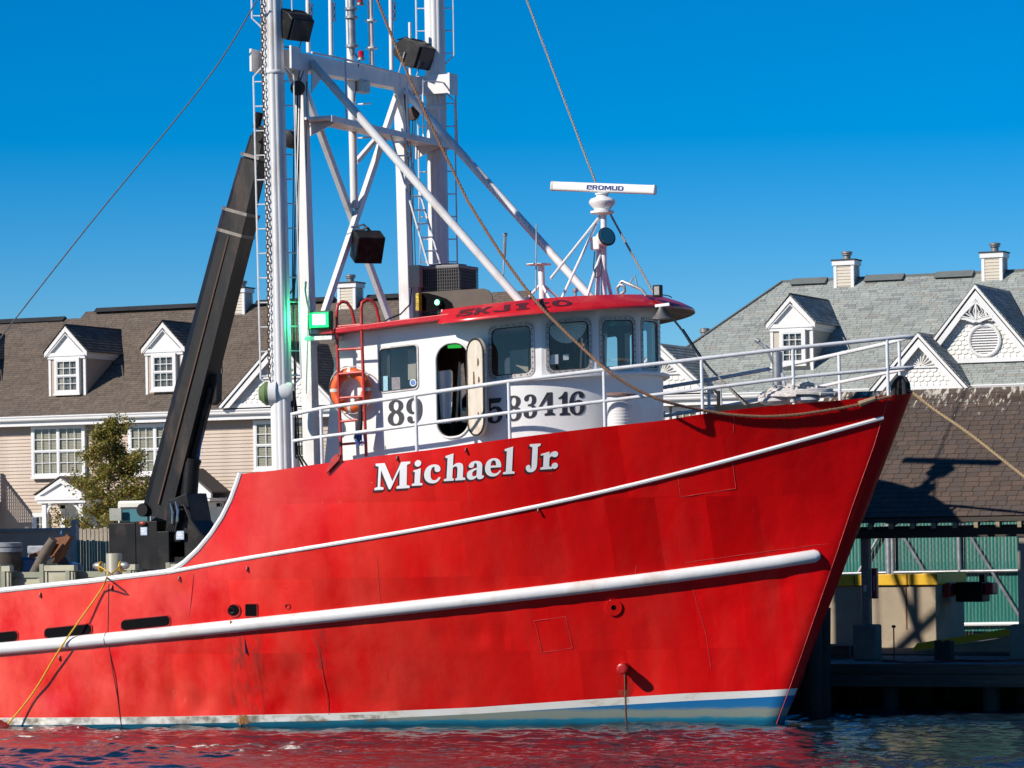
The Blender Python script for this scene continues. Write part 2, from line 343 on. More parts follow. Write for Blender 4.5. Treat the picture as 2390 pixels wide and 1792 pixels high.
FENDER = simple('red_fender', (0.20, 0.015, 0.012), 0.6, var=0.25, scale=6)
GREENNET = simple('green_drum', (0.10, 0.16, 0.055), 0.6, var=0.25)
BLUEHOSE = simple('blue_hose', (0.03, 0.14, 0.45), 0.5, var=0.15)
CONC = simple('pale_concrete', (0.34, 0.275, 0.195), 0.85, var=0.12, scale=1.6, dirt=(0.13, 0.10, 0.075), dirt_amt=0.6, dirt_scale=1.1, bmp=0.2, bscale=22)
ASPH = simple('asphalt', (0.055, 0.056, 0.06), 0.9, var=0.2, scale=4, bmp=0.3, bscale=60)
YARD = simple('gravel_yard', (0.27, 0.24, 0.20), 0.95, var=0.2, scale=3, bmp=0.3, bscale=40)
PLANKD = simple('dark_pier_timber', (0.050, 0.042, 0.034), 0.85, var=0.3, scale=3, sc=(.3, 3, 3), dirt=(0.14, 0.13, 0.12), dirt_amt=0.4, dirt_scale=2, bmp=0.3, bscale=18)
DECKW = simple('grey_deck_timber', (0.15, 0.145, 0.14), 0.85, var=0.25, scale=4, sc=(3, .3, 3), bmp=0.2, bscale=20)
PILE = simple('tarred_pile', (0.030, 0.025, 0.021), 0.85, var=0.4, scale=4, sc=(2, 2, .3), bmp=0.4, bscale=14)
POSTG = simple('grey_steel_post', (0.23, 0.205, 0.17), 0.5, 0.2, var=0.15, scale=4, dirt=(0.12, 0.08, 0.05), dirt_amt=0.5, dirt_scale=3)
POSTB = simple('weathered_concrete_footing', (0.15, 0.14, 0.115), 0.8, var=0.15, scale=4, bmp=0.2)
VINYL = simple('sage_vinyl_bulkhead', (0.40, 0.385, 0.28), 0.5, var=0.06, scale=2, dirt=(0.25, 0.17, 0.10), dirt_amt=0.45, dirt_scale=2.2)
VINYLD = simple('sage_vinyl_post', (0.24, 0.25, 0.18), 0.5, var=0.08, scale=3)
FENCEB = simple('mauve_board_fence', (0.60, 0.37, 0.26), 0.7, var=0.05, scale=2)
FENCEP = simple('blue_grey_post', (0.33, 0.31, 0.29), 0.5, var=0.08)
SLATG = simple('green_privacy_slat', (0.026, 0.165, 0.135), 0.45, var=0.16, scale=3, sc=(14, 14, .4), dirt=(0.40, 0.45, 0.42), dirt_amt=0.25, dirt_scale=2.0)
TRIM = simple('white_vinyl_trim', (0.66, 0.655, 0.645), 0.45, var=0.025, scale=2)
SCALEM = simple('white_scale_shingle', (0.62, 0.605, 0.575), 0.6, var=0.03, scale=3)
SIDING = simple('tan_vinyl_siding', (0.40, 0.305, 0.235), 0.55, var=0.04, scale=1.2)
SIDINGC = simple('cream_vinyl_siding', (0.46, 0.41, 0.33), 0.55, var=0.04, scale=1.5)
SOFFIT = simple('grey_soffit', (0.42, 0.40, 0.37), 0.6, var=0.08, scale=3)
PIPE = simple('flue_pipe', (0.30, 0.27, 0.25), 0.45, 0.6, var=0.2)
CURTAIN = simple('cream_blind', (0.30, 0.275, 0.205), 0.8, var=0.05)
ROOMD = simple('dim_room', (0.10, 0.095, 0.085), 0.8, var=0.2)
BARK = simple('grey_brown_bark', (0.12, 0.09, 0.07), 0.9, var=0.25, scale=12, bmp=0.4, bscale=40)
TRUCKW = simple('cream_truck_cab', (0.62, 0.60, 0.52), 0.35, var=0.04, coat=0.3)
BLUETARP = simple('blue_drum_plastic', (0.04, 0.12, 0.26), 0.5, var=0.15)
BARREL = simple('brown_barrel', (0.055, 0.042, 0.03), 0.7, var=0.25, dirt=(0.3, 0.3, 0.3), dirt_amt=0.4)
ICEPACK = simple('white_wrapped_bundle', (0.26, 0.27, 0.29), 0.6, var=0.25, scale=9)
SIGNRED = simple('red_sign_box', (0.34, 0.02, 0.028), 0.45, var=0.1)
PALLET = simple('pallet_wood', (0.12, 0.095, 0.07), 0.85, var=0.25, scale=5)
REDLENS, _nt, _b, _o = nodes('red_lamp_lens'); _b.inputs['Base Color'].default_value = (0.45, 0.004, 0.012, 1); _b.inputs['Roughness'].default_value = 0.15; _b.inputs['Coat Weight'].default_value = 0.5
def emis(name, col, st):
    m, nt, b, out = nodes(name); b.inputs['Base Color'].default_value = (*col, 1); b.inputs['Emission Color'].default_value = (*col, 1); b.inputs['Emission Strength'].default_value = st; return m
GREENLIT = emis('lit_green_floodlight_face', (0.62, 1.0, 0.78), 3.2)
GREENRIM = emis('lit_green_lens_rim', (0.0, 0.62, 0.16), 0.9)
NAVLIT = emis('lit_green_navigation_lens', (0.25, 1.0, 0.6), 2.2)
EXITG = emis('lit_green_sign', (0.05, 0.75, 0.10), 0.55)
GREENHOUSE = simple('green_lamp_housing', (0.006, 0.10, 0.03), 0.35, var=0.15)
def glass(name, tint, base=0.05, rough=0.02):
    m, nt, b, out = nodes(name); nt.nodes.remove(b)
    tr = N(nt, 'ShaderNodeBsdfTransparent'); tr.inputs[0].default_value = (*tint, 1)
    gl = N(nt, 'ShaderNodeBsdfGlossy'); gl.inputs['Roughness'].default_value = rough; gl.inputs[0].default_value = (0.9, 0.95, 1, 1)
    fr = N(nt, 'ShaderNodeFresnel'); ge = N(nt, 'ShaderNodeNewGeometry'); io = N(nt, 'ShaderNodeMath', operation='MULTIPLY_ADD'); nt.links.new(ge.outputs['Backfacing'], io.inputs[0]); io.inputs[1].default_value = 1 / 1.5 - 1.5; io.inputs[2].default_value = 1.5; nt.links.new(io.outputs[0], fr.inputs[0])   # thin sheet: same reflectance from both sides
    ad = N(nt, 'ShaderNodeMath', operation='ADD'); nt.links.new(fr.outputs[0], ad.inputs[0]); ad.inputs[1].default_value = base
    mx = N(nt, 'ShaderNodeMixShader'); nt.links.new(ad.outputs[0], mx.inputs[0]); nt.links.new(tr.outputs[0], mx.inputs[1]); nt.links.new(gl.outputs[0], mx.inputs[2]); nt.links.new(mx.outputs[0], out.inputs[0])
    return m
GLASS = glass('wheelhouse_glass', (0.88, 0.89, 0.88), 0.02)
HGLASS = glass('house_pane_glass', (0.93, 0.93, 0.92), 0.0)
# hull paint: faded, patched red enamel, stern light painted in, over slightly hollow plating
def hull_mat():
    m, nt, b, out = nodes('red_hull_paint')
    n1 = noise(nt, 0.32, 3, 0.5, sc=(1, 1, .6)); base = ramp(nt, n1.outputs[0], [(0.30, (0.60, 0.0015, 0.002)), (0.55, (0.69, 0.003, 0.003)), (0.76, (0.73, 0.010, 0.007))]).outputs[0]
    n2 = noise(nt, 1.1, 5, 0.6, sc=(1.6, 1, .28)); f2 = ramp(nt, n2.outputs[0], [(0.50, (0, 0, 0)), (0.75, (0.30,) * 3)]).outputs[0]
    c = mixc(nt, f2, base, (0.64, 0.035, 0.022))
    tcb = N(nt, 'ShaderNodeTexCoord'); sb = N(nt, 'ShaderNodeSeparateXYZ'); nt.links.new(tcb.outputs['Object'], sb.inputs[0]); cbn = N(nt, 'ShaderNodeCombineXYZ'); nt.links.new(sb.outputs[0], cbn.inputs[0]); nt.links.new(sb.outputs[2], cbn.inputs[1])
    bk = N(nt, 'ShaderNodeTexBrick'); bk.inputs['Color1'].default_value = (0.74, 0.70, 0.70, 1); bk.inputs['Color2'].default_value = (1.16, 1.8, 1.8, 1); bk.inputs['Mortar'].default_value = (0.95, 0.95, 0.95, 1); bk.inputs['Scale'].default_value = 1.0; bk.inputs['Mortar Size'].default_value = 0.006; bk.inputs['Brick Width'].default_value = 0.82; bk.inputs['Row Height'].default_value = 1.35; bk.inputs['Bias'].default_value = 0.1; nt.links.new(cbn.outputs[0], bk.inputs['Vector'])
    c = mixc(nt, 0.75, c, bk.outputs['Color'], 'MULTIPLY')
    # chalked patches, paler towards the stern where light off the water is painted in
    tc = N(nt, 'ShaderNodeTexCoord'); sx = N(nt, 'ShaderNodeSeparateXYZ'); nt.links.new(tc.outputs['Object'], sx.inputs[0])
    fx = N(nt, 'ShaderNodeMapRange'); fx.inputs[1].default_value = 3.5; fx.inputs[2].default_value = -8.0; fx.inputs[3].default_value = 0; fx.inputs[4].default_value = 1.0; nt.links.new(sx.outputs[0], fx.inputs[0])
    n5 = noise(nt, 0.8, 6, 0.65, sc=(1, 1, .6)); f5 = ramp(nt, n5.outputs[0], [(0.35, (0, 0, 0)), (0.62, (1, 1, 1))]).outputs[0]
    mu = N(nt, 'ShaderNodeMath', operation='MULTIPLY'); nt.links.new(fx.outputs[0], mu.inputs[0]); nt.links.new(f5, mu.inputs[1])
    c = mixc(nt, mu.outputs[0], c, (0.80, 0.090, 0.055))
    n3 = noise(nt, 14, 8, 0.7); f3 = ramp(nt, n3.outputs[0], [(0.66, (0, 0, 0)), (0.80, (0.45,) * 3)]).outputs[0]
    c = mixc(nt, f3, c, (0.62, 0.20, 0.15))
    n4 = noise(nt, 2.2, 6, 0.7, sc=(3, 1, .22)); f4 = ramp(nt, n4.outputs[0], [(0.62, (0, 0, 0)), (0.85, (0.5,) * 3)]).outputs[0]
    c = mixc(nt, f4, c, (0.13, 0.012, 0.012))
    nt.links.new(c, b.inputs['Base Color'])
    rr = ramp(nt, n2.outputs[0], [(0.3, (0.13,) * 3), (0.7, (0.30,) * 3)]); nt.links.new(rr.outputs[0], b.inputs['Roughness'])
    b.inputs['Specular IOR Level'].default_value = 0.5
    h1 = noise(nt, 0.9, 2, 0.4, sc=(1.4, 1, .7)); p = bump(nt, b, h1.outputs[0], 0.3, 0.12)
    h2 = noise(nt, 3.2, 2, 0.5); p = bump(nt, b, h2.outputs[0], 0.3, 0.03, p)
    h3 = noise(nt, 26, 3, 0.6); bump(nt, b, h3.outputs[0], 0.12, 0.01, p)
    return m
HULL = hull_mat()
def stripe_mat():
    m, nt, b, out = nodes('stained_white_boot_stripe')
    n1 = noise(nt, 1.6, 7, 0.7, sc=(1, 1, 2.5)); c = ramp(nt, n1.outputs[0], [(0.36, (0.78, 0.77, 0.74)), (0.56, (0.72, 0.69, 0.62)), (0.72, (0.48, 0.38, 0.26))]).outputs[0]
    nt.links.new(c, b.inputs['Base Color']); b.inputs['Roughness'].default_value = 0.5; return m
BOOT = stripe_mat()
def bottom_mat():
    m, nt, b, out = nodes('blue_antifouling_with_scum_line')
    tc = N(nt, 'ShaderNodeTexCoord'); sx = N(nt, 'ShaderNodeSeparateXYZ'); nt.links.new(tc.outputs['Object'], sx.inputs[0])
    n1 = noise(nt, 2.5, 6, 0.65, sc=(1, 1, 4)); ad = N(nt, 'ShaderNodeMath', operation='MULTIPLY_ADD'); nt.links.new(n1.outputs[0], ad.inputs[0]); ad.inputs[1].default_value = 0.12; nt.links.new(sx.outputs[2], ad.inputs[2])
    c = ramp(nt, ad.outputs[0], [(0.08, (0.004, 0.10, 0.17)), (0.15, (0.012, 0.17, 0.26)), (0.19, (0.20, 0.24, 0.21)), (0.30, (0.22, 0.25, 0.21)), (0.36, (0.015, 0.15, 0.34)), (0.5, (0.008, 0.14, 0.36))]).outputs[0]
    nt.links.new(c, b.inputs['Base Color']); b.inputs['Roughness'].default_value = 0.4; return m
BOTTOM = bottom_mat()
def tone_mat(name, rough=0.9, gain=1.0, spots=None, bmp=0.25):
    m, nt, b, out = nodes(name); at = N(nt, 'ShaderNodeVertexColor'); at.layer_name = 'tone'
    n = noise(nt, 1.3, 6, 0.65); c = mixc(nt, 1.0, at.outputs[0], ramp(nt, n.outputs[0], [(0.3, (0.86,) * 3), (0.7, (1.12, 1.1, 1.08))]).outputs[0], 'MULTIPLY')
    n3 = noise(nt, 60, 3, 0.6); c = mixc(nt, 1.0, c, ramp(nt, n3.outputs[0], [(0.3, (0.8,) * 3), (0.7, (1.2,) * 3)]).outputs[0], 'MULTIPLY')
    nt.links.new(c, b.inputs['Base Color']); b.inputs['Roughness'].default_value = rough; b.inputs['Specular IOR Level'].default_value = 0.2
    bump(nt, b, n3.outputs[0], bmp, 0.01); return m
SHINGLE = tone_mat('asphalt_shingle')
def obj_tone(name, cols, rough=0.9, drop=0.0):
    """one tone per object (Object Info random), for single shingles"""
    m, nt, b, out = nodes(name); oi = N(nt, 'ShaderNodeObjectInfo'); st = [(i / (len(cols) - 1), c) for i, c in enumerate(cols)]
    c = ramp(nt, oi.outputs['Random'], st).outputs[0]
    n3 = noise(nt, 30, 4, 0.6); c = mixc(nt, 1.0, c, ramp(nt, n3.outputs[0], [(0.3, (0.82,) * 3), (0.7, (1.15,) * 3)]).outputs[0], 'MULTIPLY')
    nt.links.new(c, b.inputs['Base Color']); b.inputs['Roughness'].default_value = rough; bump(nt, b, n3.outputs[0], 0.2, 0.01); return m
def stain_mat(name, col, lo=.45, hi=.7, amt=.8, sc=(3, 3, .5), scale=4):
    m, nt, b, out = nodes(name); b.inputs['Base Color'].default_value = (*col, 1); b.inputs['Roughness'].default_value = .7
    n = noise(nt, scale, 6, .65, sc=sc); f = ramp(nt, n.outputs[0], [(lo, (0, 0, 0)), (hi, (amt,) * 3)]).outputs[0]
    tr = N(nt, 'ShaderNodeBsdfTransparent'); mx = N(nt, 'ShaderNodeMixShader'); nt.links.new(f, mx.inputs[0]); nt.links.new(tr.outputs[0], mx.inputs[1]); nt.links.new(b.outputs[0], mx.inputs[2]); nt.links.new(mx.outputs[0], out.inputs[0]); return m
STAIND = stain_mat('brown_run_off_stain', (.16, .045, .03), .42, .72, .42)
STAINR = stain_mat('orange_rust_stain', (.40, .16, .035), .40, .62, .9, sc=(2, 2, 1), scale=9)
STAINW = stain_mat('pale_paint_scuff', (.66, .36, .30), .66, .72, .7, sc=(1, 1, 3), scale=9)
STAING = stain_mat('waterline_grime', (.16, .13, .07), .44, .68, .7, sc=(1, 1, 1.5), scale=3)
LEAF, _nt, _b, _o = nodes('autumn_green_leaf'); _at = N(_nt, 'ShaderNodeVertexColor'); _at.layer_name = 'tone'; _nt.links.new(_at.outputs[0], _b.inputs['Base Color']); _b.inputs['Roughness'].default_value = 0.5
_tl = N(_nt, 'ShaderNodeBsdfTranslucent'); _nt.links.new(_at.outputs[0], _tl.inputs[0]); _mx = N(_nt, 'ShaderNodeMixShader'); _mx.inputs[0].default_value = 0.3
_nt.links.new(_b.outputs[0], _mx.inputs[1]); _nt.links.new(_tl.outputs[0], _mx.inputs[2]); _nt.links.new(_mx.outputs[0], _o.inputs[0])
def water_mat():
    m, nt, b, out = nodes('harbour_water'); b.inputs['Base Color'].default_value = (0.006, 0.016, 0.026, 1); b.inputs['Roughness'].default_value = 0.06; b.inputs['IOR'].default_value = 1.33
    n = noise(nt, 7.0, 4, 0.6, sc=(1.0, 1.0, 1)); bump(nt, b, n.outputs[0], 0.25, 0.03); return m
WATER = water_mat()
# ================================================================== THE SETTING
LANDZ, DECKZ = 2.35, 0.86
def sheet(name, x0, x1, y0, y1, z, mat):
    return struct(MB().add([(x0, y0, z), (x1, y0, z), (x1, y1, z), (x0, y1, z)], [(0, 1, 2, 3)]).build(name, mat))
def make_water():
    gx = np.concatenate([np.linspace(-900, -40, 24), np.linspace(-38, -24, 12), np.arange(-22, 10, 0.055), np.arange(10.1, 24, 0.12), np.linspace(30, 900, 24)])
    gy = np.concatenate([np.linspace(-900, -60, 20), np.arange(-52, -16, 0.16), np.arange(-16, 6.0, 0.055), np.linspace(6.5, 30, 8), np.linspace(60, 900, 8)])
    X, Y = np.meshgrid(gx, gy); Zw = np.zeros_like(X)
    r = np.random.default_rng(3)
    for lam, n, amp in ((3.2, 5, .010), (1.5, 9, .0085), (0.75, 12, .0060), (0.38, 14, .0030), (0.22, 12, .0012)):
        for _ in range(n):
            a = r.normal(math.radians(250), 0.7); l = lam * r.uniform(.75, 1.3); k = 2 * math.pi / l; ph = r.uniform(0, 6.28)
            Zw += amp * r.uniform(.6, 1.2) * np.sin(k * (X * math.cos(a) + Y * math.sin(a)) + ph)
    fade = np.clip(np.minimum(np.minimum(X + 22, 24 - X), np.minimum(Y + 52, 6 - Y)) / 1.5, 0, 1)
    pat = 0.75 + 0.35 * np.sin(X * .55 + 1.3 * np.sin(Y * .31)) * np.sin(Y * .42 + .8 * np.sin(X * .23))
    Zw = Zw * fade * pat
    v = np.stack([X.ravel(), Y.ravel(), Zw.ravel()], 1); nx, ny = len(gx), len(gy)
    i = np.arange((nx - 1) * (ny - 1)); a = (i // (nx - 1)) * nx + i % (nx - 1)
    f = np.stack([a, a + 1, a + nx + 1, a + nx], 1)
    me = bpy.data.meshes.new('water'); me.vertices.add(len(v)); me.vertices.foreach_set('co', v.ravel()); me.loops.add(f.size); me.loops.foreach_set('vertex_index', f.ravel().astype(np.int32))
    me.polygons.add(len(f)); me.polygons.foreach_set('loop_start', (np.arange(len(f)) * 4).astype(np.int32)); me.polygons.foreach_set('loop_total', np.full(len(f), 4, np.int32)); me.update(); me.validate()
    me.polygons.foreach_set('use_smooth', [True] * len(f)); me.materials.append(WATER)
    o = bpy.data.objects.new('water', me); COL.objects.link(o); struct(o)
make_water()
# land behind the quay: one sheet to the horizon, plus the lower paved apron on the right
sheet('ground', -900, 900, 19.0, 1500, LANDZ, YARD)
sheet('quay_yard', -120, -7.5, 4.7, 19.0, LANDZ - 0.004, YARD)
sheet('paved_apron', -7.5, 60, 8.2, 19.0, DECKZ + 0.02, ASPH)
struct(MB().box(-7.7, -7.5, 4.7, 19, -1, LANDZ - 0.02).box(-7.5, 60, 18.98, 19.2, -1, LANDZ - 0.02).build('retaining_wall', CONC))

# ------------------------------------------------------------------ townhouse row (parallel to the quay)
HY = 40.0            # front wall plane
GUT_Y, GUT_Z = 39.55, 7.52
RIDGE_Y = 45.2
def zgut(u=None): return GUT_Z
def roof_plane(zr): 
    p = Vector((0, GUT_Y, GUT_Z + .06)); q = Vector((0, RIDGE_Y, zr)); t = (q - p).normalized(); n = Vector((0, -t.z, t.y)); return p, t, n
def shingle_sheet(name, parent, mat, poly_x, y0, z0, y1, z1, expo, tabw, cols, seed, cut=None, zoff=0.0):
    """courses of separate tabs on the slope from (y0,z0) up to (y1,z1); poly_x(t) gives x range at height fraction t"""
    r = random.Random(seed); mb = MB(); cc = []
    L = math.hypot(y1 - y0, z1 - z0); n = int(L / expo) + 1; ty, tz = (y1 - y0) / L, (z1 - z0) / L; ny, nz = -tz, ty
    for k in range(n):
        s0 = k * expo; s1 = min(s0 + expo * 1.12, L); t = min((s0 + expo * .5) / L, 1)
        xa, xb = poly_x(t); x = xa - r.uniform(0, tabw)
        while x < xb:
            w = tabw * r.choice((0.5, .8, 1, 1, 1.2, 1.5)); a, b = max(x, xa), min(x + w - .012, xb); x += w
            if b - a < .02: continue
            lift = .016 + r.uniform(0, .006)
            def P(sx, ss, h): return (sx, y0 + ty * ss + ny * h, z0 + tz * ss + nz * h + zoff)
            vs = [P(a, s0, lift), P(b, s0, lift), P(b, s1, .004), P(a, s1, .004), P(a, s0, 0), P(b, s0, 0)]
            mb.add(vs, [(0, 1, 2, 3), (4, 5, 1, 0), (5, 2, 1), (4, 0, 3)])
            c = cols[0] if r.random() < .62 else r.choice(cols); g = r.uniform(.92, 1.08); c4 = (c[0] * g, c[1] * g, c[2] * g, 1); cc += [c4] * 4
    return struct(mb.build(name, mat, parent, fixn=False, cols=cc), 'stuff')
BROWN = [(0.150, 0.120, 0.097), (0.138, 0.11, 0.09), (0.165, 0.134, 0.108), (0.122, 0.098, 0.082)]
GREY = [(0.31, 0.335, 0.315), (0.275, 0.30, 0.285), (0.335, 0.355, 0.33), (0.235, 0.247, 0.24), (0.30, 0.29, 0.26)]
def siding(root, x0, x1, y, z0, z1, mat, step=.118, name='siding_board'):
    k = 0; z = z0
    src = None
    while z < z1:
        if src is None:
            L = x1 - x0
            src = MB().add([(0, 0, 0), (L, 0, 0), (L, -.032, 0), (0, -.032, 0), (0, -.004, step + .004), (L, -.004, step + .004)],
                           [(3, 2, 5, 4), (0, 1, 2, 3), (0, 3, 4), (1, 5, 2)]).build(name, mat, root, loc=(0, 0, 0), fixn=False); o = src
        else: o = share(src, name, root)
        o.location = Vector((x0, y, z)) - ROOTLOC[root.name]; z += step
def hung_window(root, u0, u1, v0, v1, y, units=2, cols=3, trim=.10, blinds=True, rows=2, proud=.06, curtain=None):
    """double-hung window unit from its outer trim corners in the picture, on plane y"""
    a = PY(u0, v1, y); b = PY(u1, v0, y); x0, x1 = a.x, b.x; zc = (PY((u0 + u1) / 2, v0, y).z, PY((u0 + u1) / 2, v1, y).z); z1, z0 = zc
    holes = []; n = units; W = (x1 - x0 - 2 * trim - (n - 1) * .07) / n; lite = []
    fr = MB(); sashes = []
    for i in range(n):
        a0 = x0 + trim + i * (W + .07)
        zm = (z0 + z1) / 2
        sashes.append((a0, a0 + W, z0 + trim, zm - .015)); sashes.append((a0, a0 + W, zm + .015, z1 - trim))
    outer = [(x0, z0), (x1, z0), (x1, z1), (x0, z1)]
    loops = [outer] + [[(s[0], s[2]), (s[0], s[3]), (s[1], s[3]), (s[1], s[2])] for s in sashes]
    fr.plate(loops, lambda x, z, d: (x, y - proud + d, z), proud + .12)
    fr.box(x0 - .03, x1 + .03, y - proud - .035, y - .0, z0 - .05, z0 + .012)
    w = fr.build('window', TRIM, root)
    pw = (W - .05 - (cols - 1) * .022) / cols; src = None; mun = MB(); sash = MB()
    for k, s in enumerate(sashes):
        yy = y - proud + (.018 if k % 2 else .03)
        sash.plate([[(s[0], s[2]), (s[1], s[2]), (s[1], s[3]), (s[0], s[3])], [(s[0] + .028, s[2] + .03), (s[0] + .028, s[3] - .03), (s[1] - .028, s[3] - .03), (s[1] - .028, s[2] + .03)]], lambda x, z, d: (x, yy - .012 + d, z), .03)
        ph = (s[3] - s[2] - .06 - (rows - 1) * .022) / rows
        for c in range(1, cols):
            xx = s[0] + .025 + c * (pw + .022) - .022; mun.box(xx, xx + .022, yy - .006, yy + .012, s[2] + .03, s[3] - .03)
        for r_ in range(1, rows):
            zz = s[2] + .03 + r_ * (ph + .022) - .022; mun.box(s[0] + .028, s[1] - .028, yy - .0055, yy + .0115, zz, zz + .022)
        for c in range(cols):
            for r_ in range(rows):
                xx = s[0] + .025 + c * (pw + .022); zz = s[2] + .03 + r_ * (ph + .022)
                if src is None:
                    src = MB().add([(-.004, 0, -.004), (pw + .004, 0, -.004), (pw + .004, 0, ph + .004), (-.004, 0, ph + .004)], [(0, 1, 2, 3)]).build('pane', HGLASS, w, loc=(0, 0, 0), fixn=False); o = src
                else: o = share(src, 'pane', w)
                o.location = Vector((xx, yy + .004, zz)) - ROOTLOC[root.name]
    sash.build('sash', TRIM, w); mun.build('muntin', TRIM, w)
    MB().box(x0 + .05, x1 - .05, y + .040, y + .046, z0 + .05, z1 - .05).build('room_back', ROOMD, w)
    if blinds:
        bl = MB(); zz = z0 + trim + random.uniform(0, .05)
        while zz < z1 - trim:
            bl.add([(x0 + trim, y + .012, zz), (x1 - trim, y + .012, zz), (x1 - trim, y + .026, zz + .040), (x0 + trim, y + .026, zz + .040)], [(0, 1, 2, 3)]); zz += .05
        struct(bl.build('blind_slats', CURTAIN, w, fixn=False), 'stuff')
    elif curtain:
        MB().box(x0 + trim, x0 + trim + curtain * (x1 - x0), y + .02, y + .03, z0 + trim, z1 - trim).build('curtain', CURTAIN, w)
    return w
def dormer(root, apex, el, er, wl, wr, vb, win, zr, roofcols, seed, body=SIDING):
    """gabled roof dormer: picture points of gable apex, eave ends, wall edges, wall foot and window"""
    p, t, n = roof_plane(zr); f = PPL((wl + wr) / 2, vb, p, n); yf = f.y
    A = PY(*apex, yf); EL = PY(*el, yf); ER = PY(*er, yf); ze = (EL.z + ER.z) / 2; x0 = PY(wl, vb, yf).x; x1 = PY(wr, vb, yf).x; xm = (x0 + x1) / 2; hw = (ER.x - EL.x) / 2; za = A.z
    zroof = lambda y: p.z + (y - p.y) * t.z / t.y
    ye = yf + (ze - zroof(yf)) / (t.z / t.y); ya = yf + (za - zroof(yf)) / (t.z / t.y)
    zb = zroof(yf)
    d = MB().prism([(x0 + .02, yf, zb - .1), (x0 + .02, yf, ze), (x0 + .02, ye + .1, ze)], (x1 - x0 - .04, 0, 0)).build('dormer', body, root)
    # side clapboards and front cheeks
    src = None; zz = zb
    sb = MB()
    while zz < ze - .05:
        y_end = yf + (zz - zroof(yf)) / (t.z / t.y) + .04
        for sx, xx in ((1, x1), (-1, x0)):
            sb.add([(xx, yf, zz), (xx + sx * .018, yf, zz), (xx, yf, zz + .11), (xx, y_end, zz), (xx + sx * .018, y_end, zz), (xx, y_end + .08, zz + .11)], [(0, 1, 4, 3), (1, 2, 5, 4), (0, 2, 1)])
        zz += .11
    struct(sb.build('cheek_boards', body, d), 'stuff')
    cb = MB()
    for xx in (x0, x1): cb.box(xx - .045, xx + .045, yf - .03, yf + .06, zb - .05, ze - .16)
    cb.build('corner_boards', TRIM, d)
    MB().box(x0 - .09, x1 + .09, yf - .10, ye + .02, ze - .17, ze - .05).box(x0 - .05, x1 + .05, yf - .07, ye - .2, ze - .26, ze - .17).build('cornice', TRIM, d)
    MB().prism([(xm - hw + .10, yf - .02, ze - .05), (xm + hw - .10, yf - .02, ze - .05), (xm, yf - .02, za - .10)], (0, .10, 0)).build('pediment', TRIM, d)
    rk = MB()
    for sgn in (-1, 1):
        e = Vector((xm + sgn * hw, yf - .12, ze - .04)); a = Vector((xm, yf - .12, za - .02)); dn = Vector((0, 0, -.17))
        rk.prism([e, a, a + dn, e + dn * .9], (0, .12, 0))
        e2 = e.lerp(a, .12) + dn * 1.15; a2 = a + dn * 1.45; rk.prism([e2, a2, a2 + Vector((0, 0, -.035)), e2 + Vector((0, 0, -.035))], (0, .112, 0))
    rk.build('rake_board', TRIM, d)
    mb = MB(); cc = []; r = random.Random(seed)
    for sgn in (-1, 1):
        nC = 9; 
        for k in range(nC):
            ta, tb = k / nC, (k + 1.1) / nC
            xa = xm + sgn * (hw + .05) * (1 - ta); xb = xm + sgn * (hw + .05) * max(1 - tb, 0); zA = lerp(ze - .04, za + .03, ta); zB = lerp(ze - .04, za + .03, min(tb, 1))
            yb = yf + (zA - zroof(yf)) / (t.z / t.y) + .15; yy = yf - .16
            while yy < yb:
                w = .24 * r.choice((.6, 1, 1.3)); y2 = min(yy + w - .01, yb); g = r.uniform(.85, 1.15); c = r.choice(roofcols)
                mb.add([(xa, yy, zA + .022), (xa, y2, zA + .022), (xb, y2, zB + .006), (xb, yy, zB + .006), (xa, yy, zA - .012), (xa, y2, zA - .012)], [(0, 1, 2, 3), (4, 5, 1, 0), (4, 0, 3)]); cc += [(c[0] * g, c[1] * g, c[2] * g, 1)] * 3; yy += w
    ob = mb.build('dormer_shingles', SHINGLE, d, fixn=False, cols=cc); struct(ob, 'stuff')
    rc = MB().tube([(xm, yf - .17, za + .035), (xm, ya, za + .035)], .035, 6).build('ridge_cap', RUBBER, d)
    if win: hung_window(root, win[0], win[1], win[2], win[3], yf - .085, units=1, blinds=False, curtain=.0 if seed % 2 else .25, trim=.10)
    return d
def scales(root, test, x0, x1, z0, z1, y, w=.20, h=.135):
    src = None; k = 0; z = z0
    while z < z1:
        x = x0 + (w / 2 if k % 2 else 0)
        while x < x1:
            if test(x, z + .02):
                if src is None:
                    pts = [(-w / 2 + .006, 0, h + .02), (-w / 2 + .006, -.024, .035)] + [(w / 2 * math.cos(a) * .97, -.028, .04 + .05 * math.sin(a) * 1.0 - .0) for a in (math.pi * 1.15, math.pi * 1.35, math.pi * 1.5, math.pi * 1.65, math.pi * 1.85)] + [(w / 2 - .006, -.024, .035), (w / 2 - .006, 0, h + .02)]
                    n = len(pts); vs = pts + [(a, 0, c) for (a, b, c) in pts]; src = MB().add(vs, [tuple(range(n))] + [(i, i + n, (i + 1) % n + n, (i + 1) % n) for i in range(n)]).build('scale_shingle', SCALEM, root, loc=(0, 0, 0), fixn=False); o = src
                else: o = share(src, 'scale_shingle', root)
                o.location = Vector((x, y, z)) - ROOTLOC[root.name]
            x += w
        z += h; k += 1
